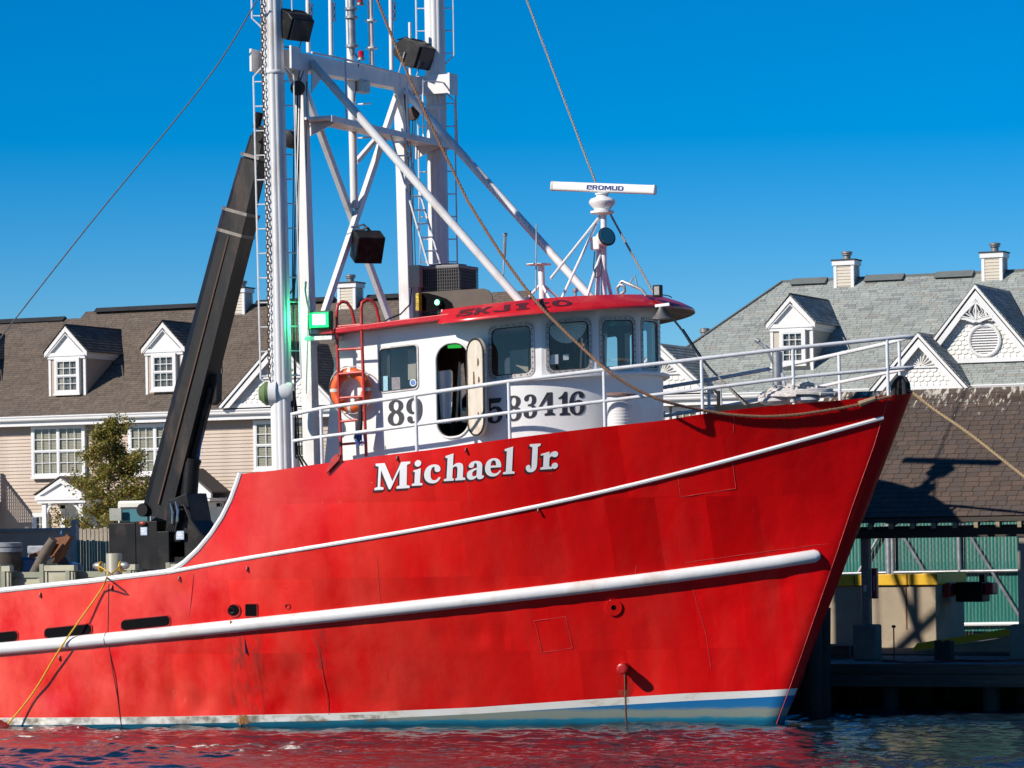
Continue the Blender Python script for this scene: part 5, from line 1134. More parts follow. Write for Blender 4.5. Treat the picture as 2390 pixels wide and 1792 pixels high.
def hull_part(name, mat, zlo, zhi, rows, smooth=True):
    m = MB(); n = rows + 1
    for sgn in (-1, 1):
        base = len(m.v)
        for q in qs:
            a, b = zlo(q), zhi(q)
            for j in range(n):
                p = hpt(q, lerp(a, b, j / rows), sgn); m.v.append(dented(p) if name == 'hull' and sgn < 0 and 0 < j < rows else p)
        for i in range(len(qs) - 1):
            for j in range(rows):
                f = (base + i * n + j, base + (i + 1) * n + j, base + (i + 1) * n + j + 1, base + i * n + j + 1); m.f.append(f if sgn > 0 else f[::-1])
    # transom
    q = qs[-1]; a, b = zlo(q), zhi(q); base = len(m.v)
    for j in range(n):
        z = lerp(a, b, j / rows); p = hpt(q, z, -1); m.v.append(p); m.v.append((p[0], -p[1], z))
    for j in range(rows): m.f.append((base + 2 * j, base + 2 * j + 1, base + 2 * j + 3, base + 2 * j + 2))
    return m.build(name, mat, boat, smooth=smooth)
hull = hull_part('hull', HULL, zbt, zsheer, 40)
hull_part('boot_stripe', BOOT, zbb, zbt, 2); hull_part('bottom_paint', BOTTOM, lambda q: -1.0, zbb, 5)
# decks
def deckstrip(name, mat, qa, qb, drop, n=30):
    m = MB()
    for i in range(n + 1):
        q = lerp(qa, qb, i / n); z = drop(q); p = hpt(q, z, -1); m.v.append((p[0], p[1] + .03, z)); m.v.append((p[0], -p[1] - .03, z))
    for i in range(n): m.f.append((2 * i, 2 * i + 1, 2 * i + 3, 2 * i + 2))
    return m.build(name, mat, boat)
DECKG = simple('grey_deck_paint', (.46, .45, .42), .7, var=.12)
q_step = qof(HP(556, 1118).x, HP(556, 1118).z)
deckstrip('foredeck', DECKG, .35, q_step, lambda q: zsheer(min(q, q_step - .3)) - (.55 if q > 3 else .35))
deckstrip('work_deck', DECKG, q_step - .1, 19.1, lambda q: 1.35)
m = MB(); p = hpt(q_step, 2, -1); m.add([(p[0], p[1] + .05, 1.35), (p[0], -p[1] - .05, 1.35), (p[0], -p[1] - .05, 4.2), (p[0], p[1] + .05, 4.2)], [(0, 1, 2, 3)]); m.build('forecastle_bulkhead', WHITE, boat)
# inner bulwark face (white) so that the plating has thickness at the rail
m = MB(); n0 = 0
for sgn in (-1, 1):
    base = len(m.v)
    for q in qs:
        if q < .3: continue
        z = zsheer(q); p = hpt(q, z, sgn); p2 = hpt(q, z - .7, sgn); m.v.append((p[0], p[1] - sgn * .012, z - .002)); m.v.append((p[0], p[1] - sgn * .06, z - .002)); m.v.append((p2[0], p2[1] - sgn * .06, z - .7))
    k = (len(m.v) - base) // 3
    for i in range(k - 1): b = base + 3 * i; m.f += [(b, b + 1, b + 4, b + 3), (b + 1, b + 2, b + 5, b + 4)]
m.build('bulwark_lining', REDP, boat)
def hull_tube(name, pts, r, mat, off=0.0, n=10, parent=None, sub=6, mirror=False, flat=1.0):
    P_ = []
    for i in range(len(pts) - 1):
        for k in range(sub): P_.append((lerp(pts[i][0], pts[i + 1][0], k / sub), lerp(pts[i][1], pts[i + 1][1], k / sub)))
    P_.append(pts[-1])
    W = [HP(u, v, off) for (u, v) in P_]
    if mirror: MB().tube([Vector((p.x, -p.y, p.z)) for p in W], r, n).build(name, mat, parent or boat, smooth=True)
    return MB().tube(W, r, n).build(name, mat, parent or boat, smooth=True)
def smooth_px(pts, n):
    us = [p[0] for p in pts]; vs = [p[1] for p in pts]; out = []
    co = np.polyfit(us, vs, 4); 
    return [(float(u), float(np.polyval(co, u))) for u in np.linspace(us[0], us[-1], n)]
rub = smooth_px([(-240, 1532), (0, 1513), (250, 1491), (400, 1478), (600, 1455), (800, 1434), (1200, 1389), (1600, 1341), (1830, 1309), (1902, 1297)], 26)
rw = [HP(u, v, .01) for (u, v) in rub]; r_ = [.118] * len(rw)
tip = HP(1910, 1295, .0); rw.append(tip); r_.append(.085); rw.append(HP(1914, 1294, -.02)); r_.append(.02)
ro = MB().tube(rw, r_, 20).build('rub_rail', WHITERUST, boat, smooth=True)
cu = HP(250, 1491, .01); cu2 = HP(251.5, 1491, .01); MB().tube([cu, cu2], .121, 20).build('pipe_joint', LETTERD, ro)
MB().tube([Vector((p.x, -p.y, p.z)) for p in rw], r_, 12).build('rub_rail', WHITERUST, boat, smooth=True)
mold = smooth_px([(392, 1335), (605, 1299), (897, 1248), (1188, 1194), (1491, 1129), (1837, 1035), (2061, 975)], 24)
hull_tube('upper_moulding', mold, .040, WHITE, -.008, 8, sub=2, mirror=True)
capp = [p for p in SHEER_PX if p[0] <= 562]
hull_tube('bulwark_cap', [(u, v - 2) for (u, v) in capp], .055, WHITE, -.02, 8, sub=3, mirror=True)
# ---- openings and fittings on the near side
def hull_plate(loops_px, off, name, mat, parent=None, thick=.0):
    m = MB()
    def to3(u, v, d): p = HP(u, v, off - d); return p
    m.plate(loops_px, to3, thick); return m.build(name, mat, parent or boat, fixn=True)
def slant_rr(u0, u1, vbot0, vbot1, h, r=11):
    L = rrect(u0, u1, 0, h, r); return [(u, lerp(vbot0, vbot1, (u - u0) / (u1 - u0)) - v) for (u, v) in L]
DARKH = simple('dark_opening', (.004, .004, .005), .7, var=.2, spec=.05); REDTRIM = simple('red_weld_trim', (.40, .012, .012), .4, var=.15, scale=8)
for (a, b, c, d) in ((-62, 41, 1505, 1495, ), (106, 213, 1490, 1479), (285, 396, 1471, 1459)):
    fp = hull_plate([slant_rr(a, b, c, d, 22, 9)], .010, 'freeing_port', DARKH)
    L = slant_rr(a - 2, b + 2, c + 2, d + 2, 26, 10); MB().tube([HP(u, v, .008) for (u, v) in L], .012, 6, closed=True).build('port_rim', REDTRIM, fp)
po = hull_plate([circ(546.5, 1424.5, 13, 24)], .012, 'porthole', DARKH); MB().tube([HP(*p, .008) for p in circ(546.5, 1424.5, 14.5, 24)], .016, 6, closed=True).build('rim', REDTRIM, po)
MB().tube([HP(*p, .012) for p in circ(541.5, 1424.5, 6, 16)], .012, 5, closed=True).build('inner_ring', BLACK, po)
sq = hull_plate([rrect(574, 600, 1410, 1438, 3)], .012, 'square_port', DARKH); MB().tube([HP(*p, .008) for p in rrect(573, 601, 1409, 1439, 3)], .012, 6, closed=True).build('rim', REDTRIM, sq)
MB().tube([HP(*p, .004) for p in circ(671.5, 1415, 5.5, 16)], .012, 6, closed=True).build('overboard_ring', REDTRIM, boat)
dk = hull_plate([circ(1434, 1418, 19, 28), circ(1434, 1418, 6.2, 16)], .03, 'hawse_boss', HULL, thick=.03); hull_plate([circ(1434, 1418, 6.4, 16)], .012, 'hawse_hole', DARKH, parent=dk)
pz_ = HP(1458, 1556); n_ = Vector((.15, -1, -.15)).normalized()
nb_ = MB().lathe(pz_ - n_ * .05, n_, [(.085, 0), (.085, .18), (.10, .19), (.10, .28), (.07, .30), (.05, .30)], 16).build('overboard_discharge', REDTRIM, boat, smooth=True)
hull_tube('discharge_stain', [(1458, 1570), (1459, 1620), (1460, 1660), (1461, 1688)], .014, RUST, -.002, 6, nb_, 2)
# weld seams and doubler plates
WELD = simple('weld_bead', (.50, .05, .045), .4, var=.25, scale=10); WELDD = simple('dark_joint', (.11, .006, .008), .5, var=.2)
for pts in ([(254, 1362), (252, 1478)], [(254, 1508), (262, 1560), (275, 1630), (284, 1700)]): hull_tube('hull_joint', pts, .011, WELDD, 0, 6)
for pts in ([(736, 1462), (752, 1560), (768, 1668)], [(880, 1300), (888, 1415)], [(1085, 1068), (1090, 1120), (1098, 1180)], [(1188, 1030), (1192, 1120)], [(1486, 1320), (1482, 1345)], [(1617, 1375), (1648, 1480), (1660, 1560)], [(452, 1340), (441, 1445)], [(1714, 962), (1712, 1010)]):
    hull_tube('weld_seam', pts, .0055, WELD, 0, 5)
stemw = [HP(u, v) for (u, v) in ((2072, 935), (2040, 1040), (1990, 1180), (1955, 1285), (1915, 1400), (1870, 1530), (1838, 1620), (1812, 1690))]; MB().tube(stemw, .007, 5).build('stem_seam', WELD, boat)
hull_tube('weld_seam', [(1600, 1313), (1780, 1288), (1962, 1265)], .005, WELD, 0, 5)
hull_tube('weld_seam', [(1850, 1640), (1872, 1585), (1885, 1540)], .004, WELD, 0, 5)
for L in ([(1248, 1449), (1320, 1439), (1337, 1512), (1266, 1523)], [(1583, 1112), (1710, 1076), (1718, 1140), (1588, 1160)]):
    for k in range(4): hull_tube('doubler_weld', [L[k], L[(k + 1) % 4]], .006, WELD, 0, 5, sub=4)
# small lugs under the moulding, bracket at the ladder foot
for (u, v) in ((95, 1383), (262, 1366), (419, 1345), (578, 1322), (140, 1530), (928, 1064), (1088, 1045), (1257, 1186)):
    p = HP(u, v, .01); MB().tube([p, p + Vector((0, -.02, -.05)), p + Vector((0, -.01, -.09))], .016, 6).build('bulwark_lug', WELDD, boat)
MB().prism([HP(765, 1105, .02), HP(776, 1072, .02), HP(788, 1060, .02), HP(798, 1060, .02), HP(796, 1072, .02)], (0, -.05, 0)).tube([HP(792, 1062, .06), HP(797, 1064, .02), HP(797, 1076, .02)], .03, 8).build('boarding_bracket', REDP, boat)
# rust runs and fresh-paint patches on the hull
for (u, v0, v1, w) in ((544, 1448, 1472, .03), (560, 1676, 1692, .05)):
    hull_tube('rust_run', [(u, v0), (u + 1, v1)], w * .5, simple('orange_rust', (.42, .19, .04), .8, var=.3, scale=20) if 'orange_rust' not in MATS else MATS['orange_rust'], -.01 if v0 > 1600 else .1, 6, sub=2)
def stain(px, mat, off=.004, name='stain'):
    m = MB(); m.plate([px], lambda u, v, d: HP(u, v, off), 0); return m.build(name, mat, hull)
def strip(u0, u1, v0, v1, mat, off=.006, n=6, slope=0.0, name='stain'):
    m = MB(); 
    for i in range(n + 1):
        u = lerp(u0, u1, i / n)
        for j in range(7): v = lerp(v0, v1, j / 6) + slope * (u - u0); m.v.append(tuple(HP(u + (j - 3) * .6, v, off)))
    for i in range(n):
        for j in range(6): m.f.append((i * 7 + j, i * 7 + 7 + j, i * 7 + 8 + j, i * 7 + j + 1))
    return m.build(name, mat, hull)
strip(536, 616, 1476, 1672, STAIND); strip(548, 566, 1478, 1560, STAIND, .007); strip(735, 760, 1466, 1560, STAIND); strip(1440, 1476, 1575, 1625, STAIND)
strip(552, 580, 1668, 1690, STAINR, .010); strip(1446, 1466, 1610, 1640, STAING, .008); strip(1440, 1466, 1636, 1682, STAING, .012)
strip(300, 900, 1655, 1672, STAINW, .006, 24, -.012); strip(740, 1300, 1135, 1185, STAINW, .006, 20, -.14, 'paint_scuff')
strip(0, 900, 1676, 1693, STAING, .006, 30, -.01, 'waterline_grime')
# ---- name lettering
def hull_text(chars, gap, u0, v0_, u1, v1_, h, mat, name, off, du=0, dv=0):
    _, W = text_mesh(chars, gap, lambda x, y, d: (x, y, d))
    def to3(x, y, d):
        t = x / W; u = lerp(u0, u1, t) + du; v = lerp(v0_, v1_, t) + dv - y / 100 * h; return HP(u + (y / 100) * -2.0, v, off)
    m, _ = text_mesh(chars, gap, to3); return m.build(name, mat, boat, fixn=True)
# letter boxes traced one by one for spacing: (char, left, baseline, right, height of 100 units)
NAME = [('M', 876, 1144, 958, 62), ('i', 963, 1134, 988, 59), ('c', 991, 1128, 1030, 63), ('h', 1038, 1123, 1088, 60), ('a', 1091, 1119, 1131, 62), ('e', 1133, 1112, 1171, 61), ('l', 1176, 1107, 1203, 60), ('J', 1229, 1099, 1261, 62), ('r', 1263, 1096, 1303, 60), ('.', 1289, 1094, 1304, 60)]
def name_letters(mat, nm, off, du, dv, grow=0):
    m = MB()
    for (ch, ul, vb, ur, h) in NAME:
        W = GL[ch][0]; sl = -.088
        for sh in glyph(ch):
            def to3(x, y, d): 
                u = lerp(ul, ur, x / W) + du + y * .03 - 1.5; v = vb - y / 100 * h + (x / W) * (ur - ul) * sl * .75 + dv; return HP(u, v, off)
            m.plate(sh, to3, 0)
    return m.build(nm, mat, boat)
name_letters(SHADOWD, 'name_shadow', .006, -4.5, 5); name_letters(SHADOWD, 'name_shadow', .005, -2.2, 2.6)
name_letters(LETTERW, 'name_lettering', .011, 0, 0)
# ---- railings
def RP(u, v):
    Y = -3.0
    for _ in range(30):
        p = PY(u, v, Y); q = qof(p.x, min(p.z, 5.8)); z = zsheer(q); Y = lerp(Y, min(-(hb(x0(z) - p.x, z) - .07), -.03), .7)
    return Vector((p.x, Y, p.z))
top_px = [(680, 967), (760, 951), (900, 932), (1000, 917), (1187, 890), (1409, 863), (1637, 837), (1850, 812), (2000, 797), (2069, 790), (2108, 786)]
mid_px = [(684, 1029), (760, 1018), (900, 1001), (1050, 981), (1186, 963), (1409, 936), (1637, 908), (1850, 881), (2000, 867), (2069, 861), (2108, 858)]
posts = [(682, 966, 1092), (749, 952, 1080), (970, 922, 1054), (1187, 890, 1025), (1409, 863, 997), (1637, 837, 968), (1850, 812, 945), (2070, 790, 925)]
for side in (-1, 1):
    for nm, px, r_ in (('top_rail', top_px, .036), ('middle_rail', mid_px, .032)):
        W = [RP(u, v) for (u, v) in px]; nose = Vector((W[-1].x + .12, 0, W[-1].z + .005)); W.append(Vector((W[-1].x + .09, W[-1].y * .55, W[-1].z))); W.append(nose)
        MB().tube([Vector((p.x, p.y * -side, p.z)) for p in W], r_, 10).build(nm, RAIL, boat, smooth=True)
    for (u, v0_, v1_) in posts:
        a = RP(u, v0_); z = zsheer(qof(a.x, a.z)); b = Vector((a.x + .01, a.y, z - .03)); MB().tube([Vector((a.x, a.y * -side, a.z)), Vector((b.x, b.y * -side, b.z))], .031, 10).build('rail_post', RAIL, boat, smooth=True)
# ------------------------------------------------------------------ wheelhouse
WY = -2.15; KS = .075
wall_root = boat
zk = lambda x, z: z + KS * (x + 6.0)      # heights follow the deck's sheer
S = lambda u, v: PY(u, v, WY)
def sideloc(u, v): p = S(u, v); return (p.x, p.z - KS * (p.x + 6.0))     # wall coordinates: x, height above sheared datum
def to_side(y0):
    return lambda x, z, d: Vector((x, y0 + d, zk(x, z)))
xaft_t, xaft_b = S(806, 800).x - .22, S(752, 1080).x
XF = S(1140, 900).x; ROOFZ = sideloc(900, 762)[1] + .03; BASEZ = 4.15
c_ = [sideloc(*p) for p in ((887, 812), (972, 905))]
win1 = rrect(sideloc(886, 850)[0], sideloc(974, 850)[0], sideloc(930, 914)[1], sideloc(930, 806)[1], .07)
door = rrect(sideloc(1018, 900)[0], sideloc(1096, 900)[0], sideloc(1057, 1021)[1], sideloc(1057, 799)[1], .29, 8)
outer = [(S(745, 1080).x, BASEZ), (XF, BASEZ), (XF, ROOFZ), (S(788, 780).x, ROOFZ)]
wh = MB().plate([outer, win1[::-1], door[::-1]], to_side(WY), .05).build('wheelhouse', WHITE, boat)
pw = [(x, z) for (x, z) in win1]
xc_ = (outer[0][0] + XF) / 2
pwin = [rrect(-7.72, -7.4, 5.7, 6.75, .07), rrect(-7.25, -6.75, 5.7, 6.85, .07), rrect(-6.3, -5.35, 5.7, 6.85, .07)]
MB().plate([outer] + [w[::-1] for w in pwin], to_side(-WY), -.05).build('port_wall', WHITE, wh)
for w_ in range(1): MB().plate([[(x + .02, z) if z < 5 else (x, z - .02) for (x, z) in outer]] + [w[::-1] for w in pwin], to_side(-WY - .075), .01).build('port_lining', WOODI, wh)
# aft wall (sloping)
aw = MB(); b0, b1 = outer[0], outer[3]
aw.add([(b0[0], WY, zk(*b0)), (b0[0], -WY, zk(*b0)), (b1[0], -WY, zk(*b1)), (b1[0], WY, zk(*b1))], [(0, 1, 2, 3)]); aw.build('aft_wall', WHITE, wh)
# faceted front with ledge below the windows
FAC = [(10, .985), (35, 1.0), (62, 1.0), (90, 1.06), (118, 1.0), (145, 1.0), (170, .985)]
zl = sideloc(1150, 893)[1]
zw0, zw1 = sideloc(1207, 880)[1] , sideloc(1207, 752)[1]
pt = Vector((XF, WY)); ring = [pt.copy()]; windows = []
for k, (al, w) in enumerate(FAC):
    a = math.radians(al); dr = Vector((math.cos(a), math.sin(a))); nrm = Vector((math.sin(a), -math.cos(a))); 
    if k == 3: dr = Vector((0, 1)); nrm = Vector((1, 0)); w = -2 * pt.y
    q = pt + dr * w; off = .02
    def to3(x, z, d, pt=pt.copy(), dr=dr.copy(), nrm=nrm.copy()): 
        P_ = pt + dr * x - nrm * d; return Vector((P_.x, P_.y, zk(P_.x, z)))
    ww = .80; c0 = (w - ww) / 2 - (.06 if k == 0 else 0); hole = rrect(c0 + .03, c0 + ww - .03, zw0 + .05, zw1 - .05, .11)
    f = MB().plate([[(0, zl - .05), (w, zl - .05), (w, ROOFZ), (0, ROOFZ)], hole[::-1]], to3, .05).build('window_panel', WHITE, wh)
    if k >= 3: MB().plate([[(.02, zl), (w - .02, zl), (w - .02, ROOFZ - .02), (.02, ROOFZ - .02)], hole[::-1]], lambda x, z, d: to3(x, z, .062 + d), .008).build('panel_lining', WOODI, f)
    windows.append((to3, c0, ww, f)); pt = q; ring.append(pt.copy())
def frame(to3, c0, c1, z0, z1, r, parent, bolts=True, fw=.07, mat=ALU):
    o = rrect(c0 - .025, c1 + .025, z0, z1, r + .03, 6); i = rrect(c0 - .025 + fw, c1 + .025 - fw, z0 + fw, z1 - fw, r, 6)
    fr = MB().plate([o, i[::-1]], lambda x, z, d: to3(x, z, -.016 + d), .02).build('window_frame', mat, parent)
    MB().plate([rrect(c0 + .02, c1 - .02, z0 + .05, z1 - .05, r, 6)], lambda x, z, d: to3(x, z, .006 + d), 0).build('glass', GLASS, fr)
    sl_ = rrect(c0 - .025 + fw, c1 + .025 - fw, z0 + fw, z1 - fw, r, 6); MB().tube([to3(x, z, -.012) for (x, z) in sl_], .010, 5, closed=True).build('rubber_seal', RUBBER, fr)
    if bolts:
        b = MB(); per = rrect(c0 - .025 + fw / 2, c1 + .025 - fw / 2, z0 + fw / 2, z1 - fw / 2, r, 3); L = 0
        for k in range(len(per)):
            p, q = Vector(per[k]), Vector(per[(k + 1) % len(per)]); n = max(int((q - p).length / .10), 1)
            for j in range(n):
                s = p.lerp(q, j / n); c = to3(s.x, s.y, -.018); e = to3(s.x, s.y, -.028); ax = e - c; b.lathe(c, ax, [(.013, 0), (.010, .008)], 6)
        b.build('bolts', RUST, fr)
    return fr
for (to3, c0, ww, f) in windows: frame(to3, c0, c0 + ww, zw0, zw1, .10, f)
ts = to_side(WY)
fr1 = frame(lambda x, z, d: ts(x, z, d), min(p[0] for p in win1), max(p[0] for p in win1), min(p[1] for p in win1), max(p[1] for p in win1), .06, wh, bolts=False, fw=.035)
# lower rounded front: smooth ring slightly proud of the facets, ledge on top
def smooth_ring(pts, off, n=6):
    c = Vector((XF - .3, 0)); out = []
    P_ = [Vector((XF - .9, WY))] + pts + [Vector((XF - .9, -WY))]
    for i in range(1, len(P_) - 2):
        for k in range(n):
            t = k / n; a, b, c2, d = P_[i - 1], P_[i], P_[i + 1], P_[i + 2]
            out.append(.5 * ((2 * b) + (c2 - a) * t + (2 * a - 5 * b + 4 * c2 - d) * t * t + (3 * b - a - 3 * c2 + d) * t**3))
    out.append(P_[-2]); res = []
    for i, p in enumerate(out):
        t = out[min(i + 1, len(out) - 1)] - out[max(i - 1, 0)]; nn = Vector((t.y, -t.x)).normalized(); res.append(p + nn * off)
    return res
sr = smooth_ring(ring, .03); sr_in = smooth_ring(ring, -.15); lr = smooth_ring(ring, .16)
m = MB(); n = len(sr)
for p in sr: m.v.append((p.x, p.y, zk(p.x, BASEZ) - .3)); m.v.append((p.x, p.y, zk(p.x, zl)))
for i in range(n - 1): m.f.append((2 * i, 2 * i + 2, 2 * i + 3, 2 * i + 1))
lowf = m.build('rounded_front', WHITE, wh, smooth=True)
m = MB()
for i, p in enumerate(lr):
    t = min(1, i / 9, (n - 1 - i) / 9); b = sr[i]; o = b.lerp(p, .25 + .75 * t); iN = sr_in[i]
    for (q, z) in ((iN, zl + .012), (o, zl + .0), (o, zl - .045), (b, zl - .05)): m.v.append((q.x, q.y, zk(q.x, z)))
for i in range(n - 1):
    for k in range(3): m.f.append((4 * i + k, 4 * i + 4 + k, 4 * i + 5 + k, 4 * i + 1 + k))
m.build('ledge', WHITE, wh)
# roof slab and visor
RW = 2.50; xr0 = PY(740, 780, -RW).x; zr_b = PY(900, 763, -RW).z - KS * (PY(900, 763, -RW).x + 6); zr_t = zr_b + .10
XV = PY(1045, 740, -RW).x
m = MB(); vs = [(xr0, -RW), (XV + .3, -RW), (XV + .3, RW), (xr0, RW)]
m.add([(x, y, zk(x, zr_b)) for (x, y) in vs] + [(x, y, zk(x, zr_t)) for (x, y) in vs], [(0, 3, 2, 1), (4, 5, 6, 7), (0, 1, 5, 4), (1, 2, 6, 5), (2, 3, 7, 6), (3, 0, 4, 7)])
roof = m.build('wheelhouse_roof', ROOFRED, wh, bevel=.015)
xcv = -5.0; av, bv = 3.26, 2.78
def vis(t, grow=0.0, dx=0.0):
    return Vector((xcv + (av + grow) * math.sin(t), -(bv + grow) * math.cos(t)))
ts_ = [math.radians(a) for a in np.linspace(-11, 191, 70)]
zrim = PY(1250, 728, -2.7).z - KS * (PY(1250, 728, -2.7).x + 6)
ztop = zr_t + .02
vm = MB(); secs = []
for i, t in enumerate(ts_):
    e = min(1, i / 5, (len(ts_) - 1 - i) / 5); e = math.sin(e * math.pi / 2)
    o = vis(t); inn = vis(t, -.52); inn.y *= (RW - .12) / (bv - .52); hi = ztop + .075; 
    rim = inn.lerp(o, .35 + .65 * e); zr_ = lerp(zrim + .05, zrim, e); rt = inn.lerp(o, .32 + .61 * e)
    und = vis(t, -.75)
    P_ = [(inn, hi), (inn.lerp(rt, .6), lerp(hi, zr_, .42)), (rt, zr_ + .06), (rim, zr_ + .02), (rim, zr_ - .015), (inn.lerp(rim, .8), zr_ + .0), (und, zr_b + .02)]
    secs.append([(q.x, q.y, zk(q.x, z)) for (q, z) in P_])
ns = len(secs[0])
for s in secs: vm.v.extend(s)
for i in range(len(secs) - 1):
    for k in range(4): vm.f.append((i * ns + k, i * ns + k + 1, (i + 1) * ns + k + 1, (i + 1) * ns + k))
visor = vm.build('visor', ROOFRED, wh, smooth=True)
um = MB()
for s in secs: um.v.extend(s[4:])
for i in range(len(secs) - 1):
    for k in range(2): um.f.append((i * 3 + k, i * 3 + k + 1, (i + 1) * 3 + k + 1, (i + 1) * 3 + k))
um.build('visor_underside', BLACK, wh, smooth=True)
tm = MB(); tm.v.extend([s[0] for s in secs]); tm.v.append((xcv + .5, 0, zk(xcv + .5, ztop + .17)))
for i in range(len(secs) - 1): tm.f.append((i, i + 1, len(secs)))
tm.build('roof_crown', ROOFRED, wh, smooth=True)
# visor lettering follows the sloped face
def on_visor(t, s):
    i = int(np.clip(np.searchsorted(ts_, t) - 1, 0, len(ts_) - 2)); f = (t - ts_[i]) / (ts_[i + 1] - ts_[i])
    a = [Vector(secs[i][k]).lerp(Vector(secs[i + 1][k]), f) for k in range(3)]
    if s < .55: p = a[2].lerp(a[1], s / .55)
    else: p = a[1].lerp(a[0], (s - .55) / .45)
    return p + Vector((math.sin(t) * .3, -math.cos(t), .55)).normalized() * .012
def tvis(u, s):
    lo, hi = ts_[0], math.radians(75)
    for _ in range(30):
        mid = (lo + hi) / 2
        if pix(*on_visor(mid, s))[0] < u: lo = mid
        else: hi = mid
    return (lo + hi) / 2
vt_ = MB()
for (ch, ul, ur) in (('v5', 1066, 1101), ('vK', 1106, 1146), ('vJ', 1150, 1190), ('vI', 1204, 1235), ('vt', 1250, 1284), ('vO', 1289, 1336)):
    W = GL[ch][0]
    for sh in glyph(ch): vt_.plate(sh, lambda x, y, d, ul=ul, ur=ur, W=W: on_visor(tvis(lerp(ul, ur, x / W), .3), .12 + .62 * y / 100), 0)
vt_.build('visor_lettering', simple('worn_dark_red_lettering', (.075, .012, .018), .5, var=.5, scale=30), visor)
# registration numbers
def side_text(chars, surf, mat, name, parent, boxes):
    m = MB()
    for (ch, ul, vb, ur, h) in boxes:
        W = GL[ch][0]
        for sh in glyph(ch): m.plate(sh, lambda x, y, d: surf(lerp(ul, ur, x / W), vb - y / 100 * h - (x / W) * (ur - ul) * .06), 0)
    return m.build(name, mat, parent)
side_text('89', lambda u, v: PY(u, v, WY - .008), LETTERD, 'number_lettering', wh, [('8', 905, 994, 943, 60), ('9', 948, 988, 986, 59)])
def on_front(u, v):
    best = None
    for i in range(len(sr) - 1):
        p, q = sr[i], sr[i + 1]; nn = Vector((q.y - p.y, -(q.x - p.x), 0)).normalized()
        P_ = PPL(u, v, (p.x, p.y, 0), nn); t = (Vector((P_.x, P_.y)) - p).dot(q - p) / (q - p).length_squared
        if -.001 <= t <= 1.001: return P_ + nn * .009
    return PY(u, v, WY - .04)
side_text('583416', on_front, LETTERD, 'number_lettering', wh, [('5', 1138, 988, 1174, 58), ('8', 1181, 983, 1217, 59), ('3', 1222, 976, 1253, 55), ('4', 1256, 971, 1297, 54), ('1', 1303, 970, 1330, 55), ('6', 1328, 969, 1365, 55)])
# door frame, leaf and sill
dl = door; MB().tube([ts(x, z, -.012) for (x, z) in dl], .022, 8, closed=True).build('door_frame', WHITEM, wh, smooth=True)
MB().tube([ts(x, z, .0) for (x, z) in rrect(min(p[0] for p in dl) + .025, max(p[0] for p in dl) - .025, min(p[1] for p in dl) + .025, max(p[1] for p in dl) - .025, .27, 8)], .012, 6, closed=True).build('door_gasket', RUBBER, wh)
hx_ = max(p[0] for p in dl) + .02; dz0, dz1 = min(p[1] for p in dl) - .02, max(p[1] for p in dl) + .02; phi = math.radians(36); dd = Vector((math.cos(phi), -math.sin(phi))); dn = Vector((math.sin(phi), math.cos(phi)))
def to_leaf(x, z, d): P_ = Vector((hx_, WY - .03)) + dd * x - dn * d; return Vector((P_.x, P_.y, zk(hx_, z)))
LW = .62
leaf = MB().plate([rrect(0, LW, dz0, dz1, .28, 8)], to_leaf, .06).build('door', DOORW, wh, bevel=.012)
MB().tube([to_leaf(x, z, .06) for (x, z) in rrect(.015, LW - .015, dz0 + .015, dz1 - .015, .27, 8)], .02, 6, closed=True).build('door_gasket', RUBBER, leaf)
for (xx, za, zb_) in ((.26, dz0 + .85, dz0 + 1.15), (.42, dz0 + 1.25, dz0 + 1.38), (.44, dz0 + .95, dz0 + 1.05), (.4, dz0 + .3, dz0 + .42)):
    MB().tube([to_leaf(xx, za, .065), to_leaf(xx + .03, (za + zb_) / 2, .085), to_leaf(xx, zb_, .065)], .011, 6).build('door_dog', RUST, leaf)
# interior seen through the door and the windows
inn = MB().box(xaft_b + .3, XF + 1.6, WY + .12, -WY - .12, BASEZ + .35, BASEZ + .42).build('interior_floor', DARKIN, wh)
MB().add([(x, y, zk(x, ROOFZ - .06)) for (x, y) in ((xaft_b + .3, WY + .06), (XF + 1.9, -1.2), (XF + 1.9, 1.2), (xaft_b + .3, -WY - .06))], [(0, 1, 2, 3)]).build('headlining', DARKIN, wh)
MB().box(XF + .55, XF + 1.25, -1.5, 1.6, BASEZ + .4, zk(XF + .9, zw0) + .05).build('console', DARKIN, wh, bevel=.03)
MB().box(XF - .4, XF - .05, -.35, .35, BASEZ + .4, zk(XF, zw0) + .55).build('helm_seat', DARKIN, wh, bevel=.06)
for (x, y, tilt) in ((-7.62, 1.9, -.08), (-7.28, 1.9, .10), (-6.95, 1.9, -.1), (-5.15, 1.95, .1), (-4.6, 1.6, .1), (-3.9, 1.2, .05)):
    MB().beam((x - tilt, y, BASEZ + .5), (x + tilt, y, zk(x, ROOFZ) - .05), .10, .09).build('wood_pillar', WOODI, wh)
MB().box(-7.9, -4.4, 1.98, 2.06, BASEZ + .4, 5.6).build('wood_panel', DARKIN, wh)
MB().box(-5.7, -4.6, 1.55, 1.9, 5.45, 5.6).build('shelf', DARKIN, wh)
ex = PY(1060, 807, WY + .35); MB().box(ex.x - .13, ex.x + .13, WY + .35, WY + .38, ex.z - .04, ex.z + .04).build('lit_sign', EXITG, wh)
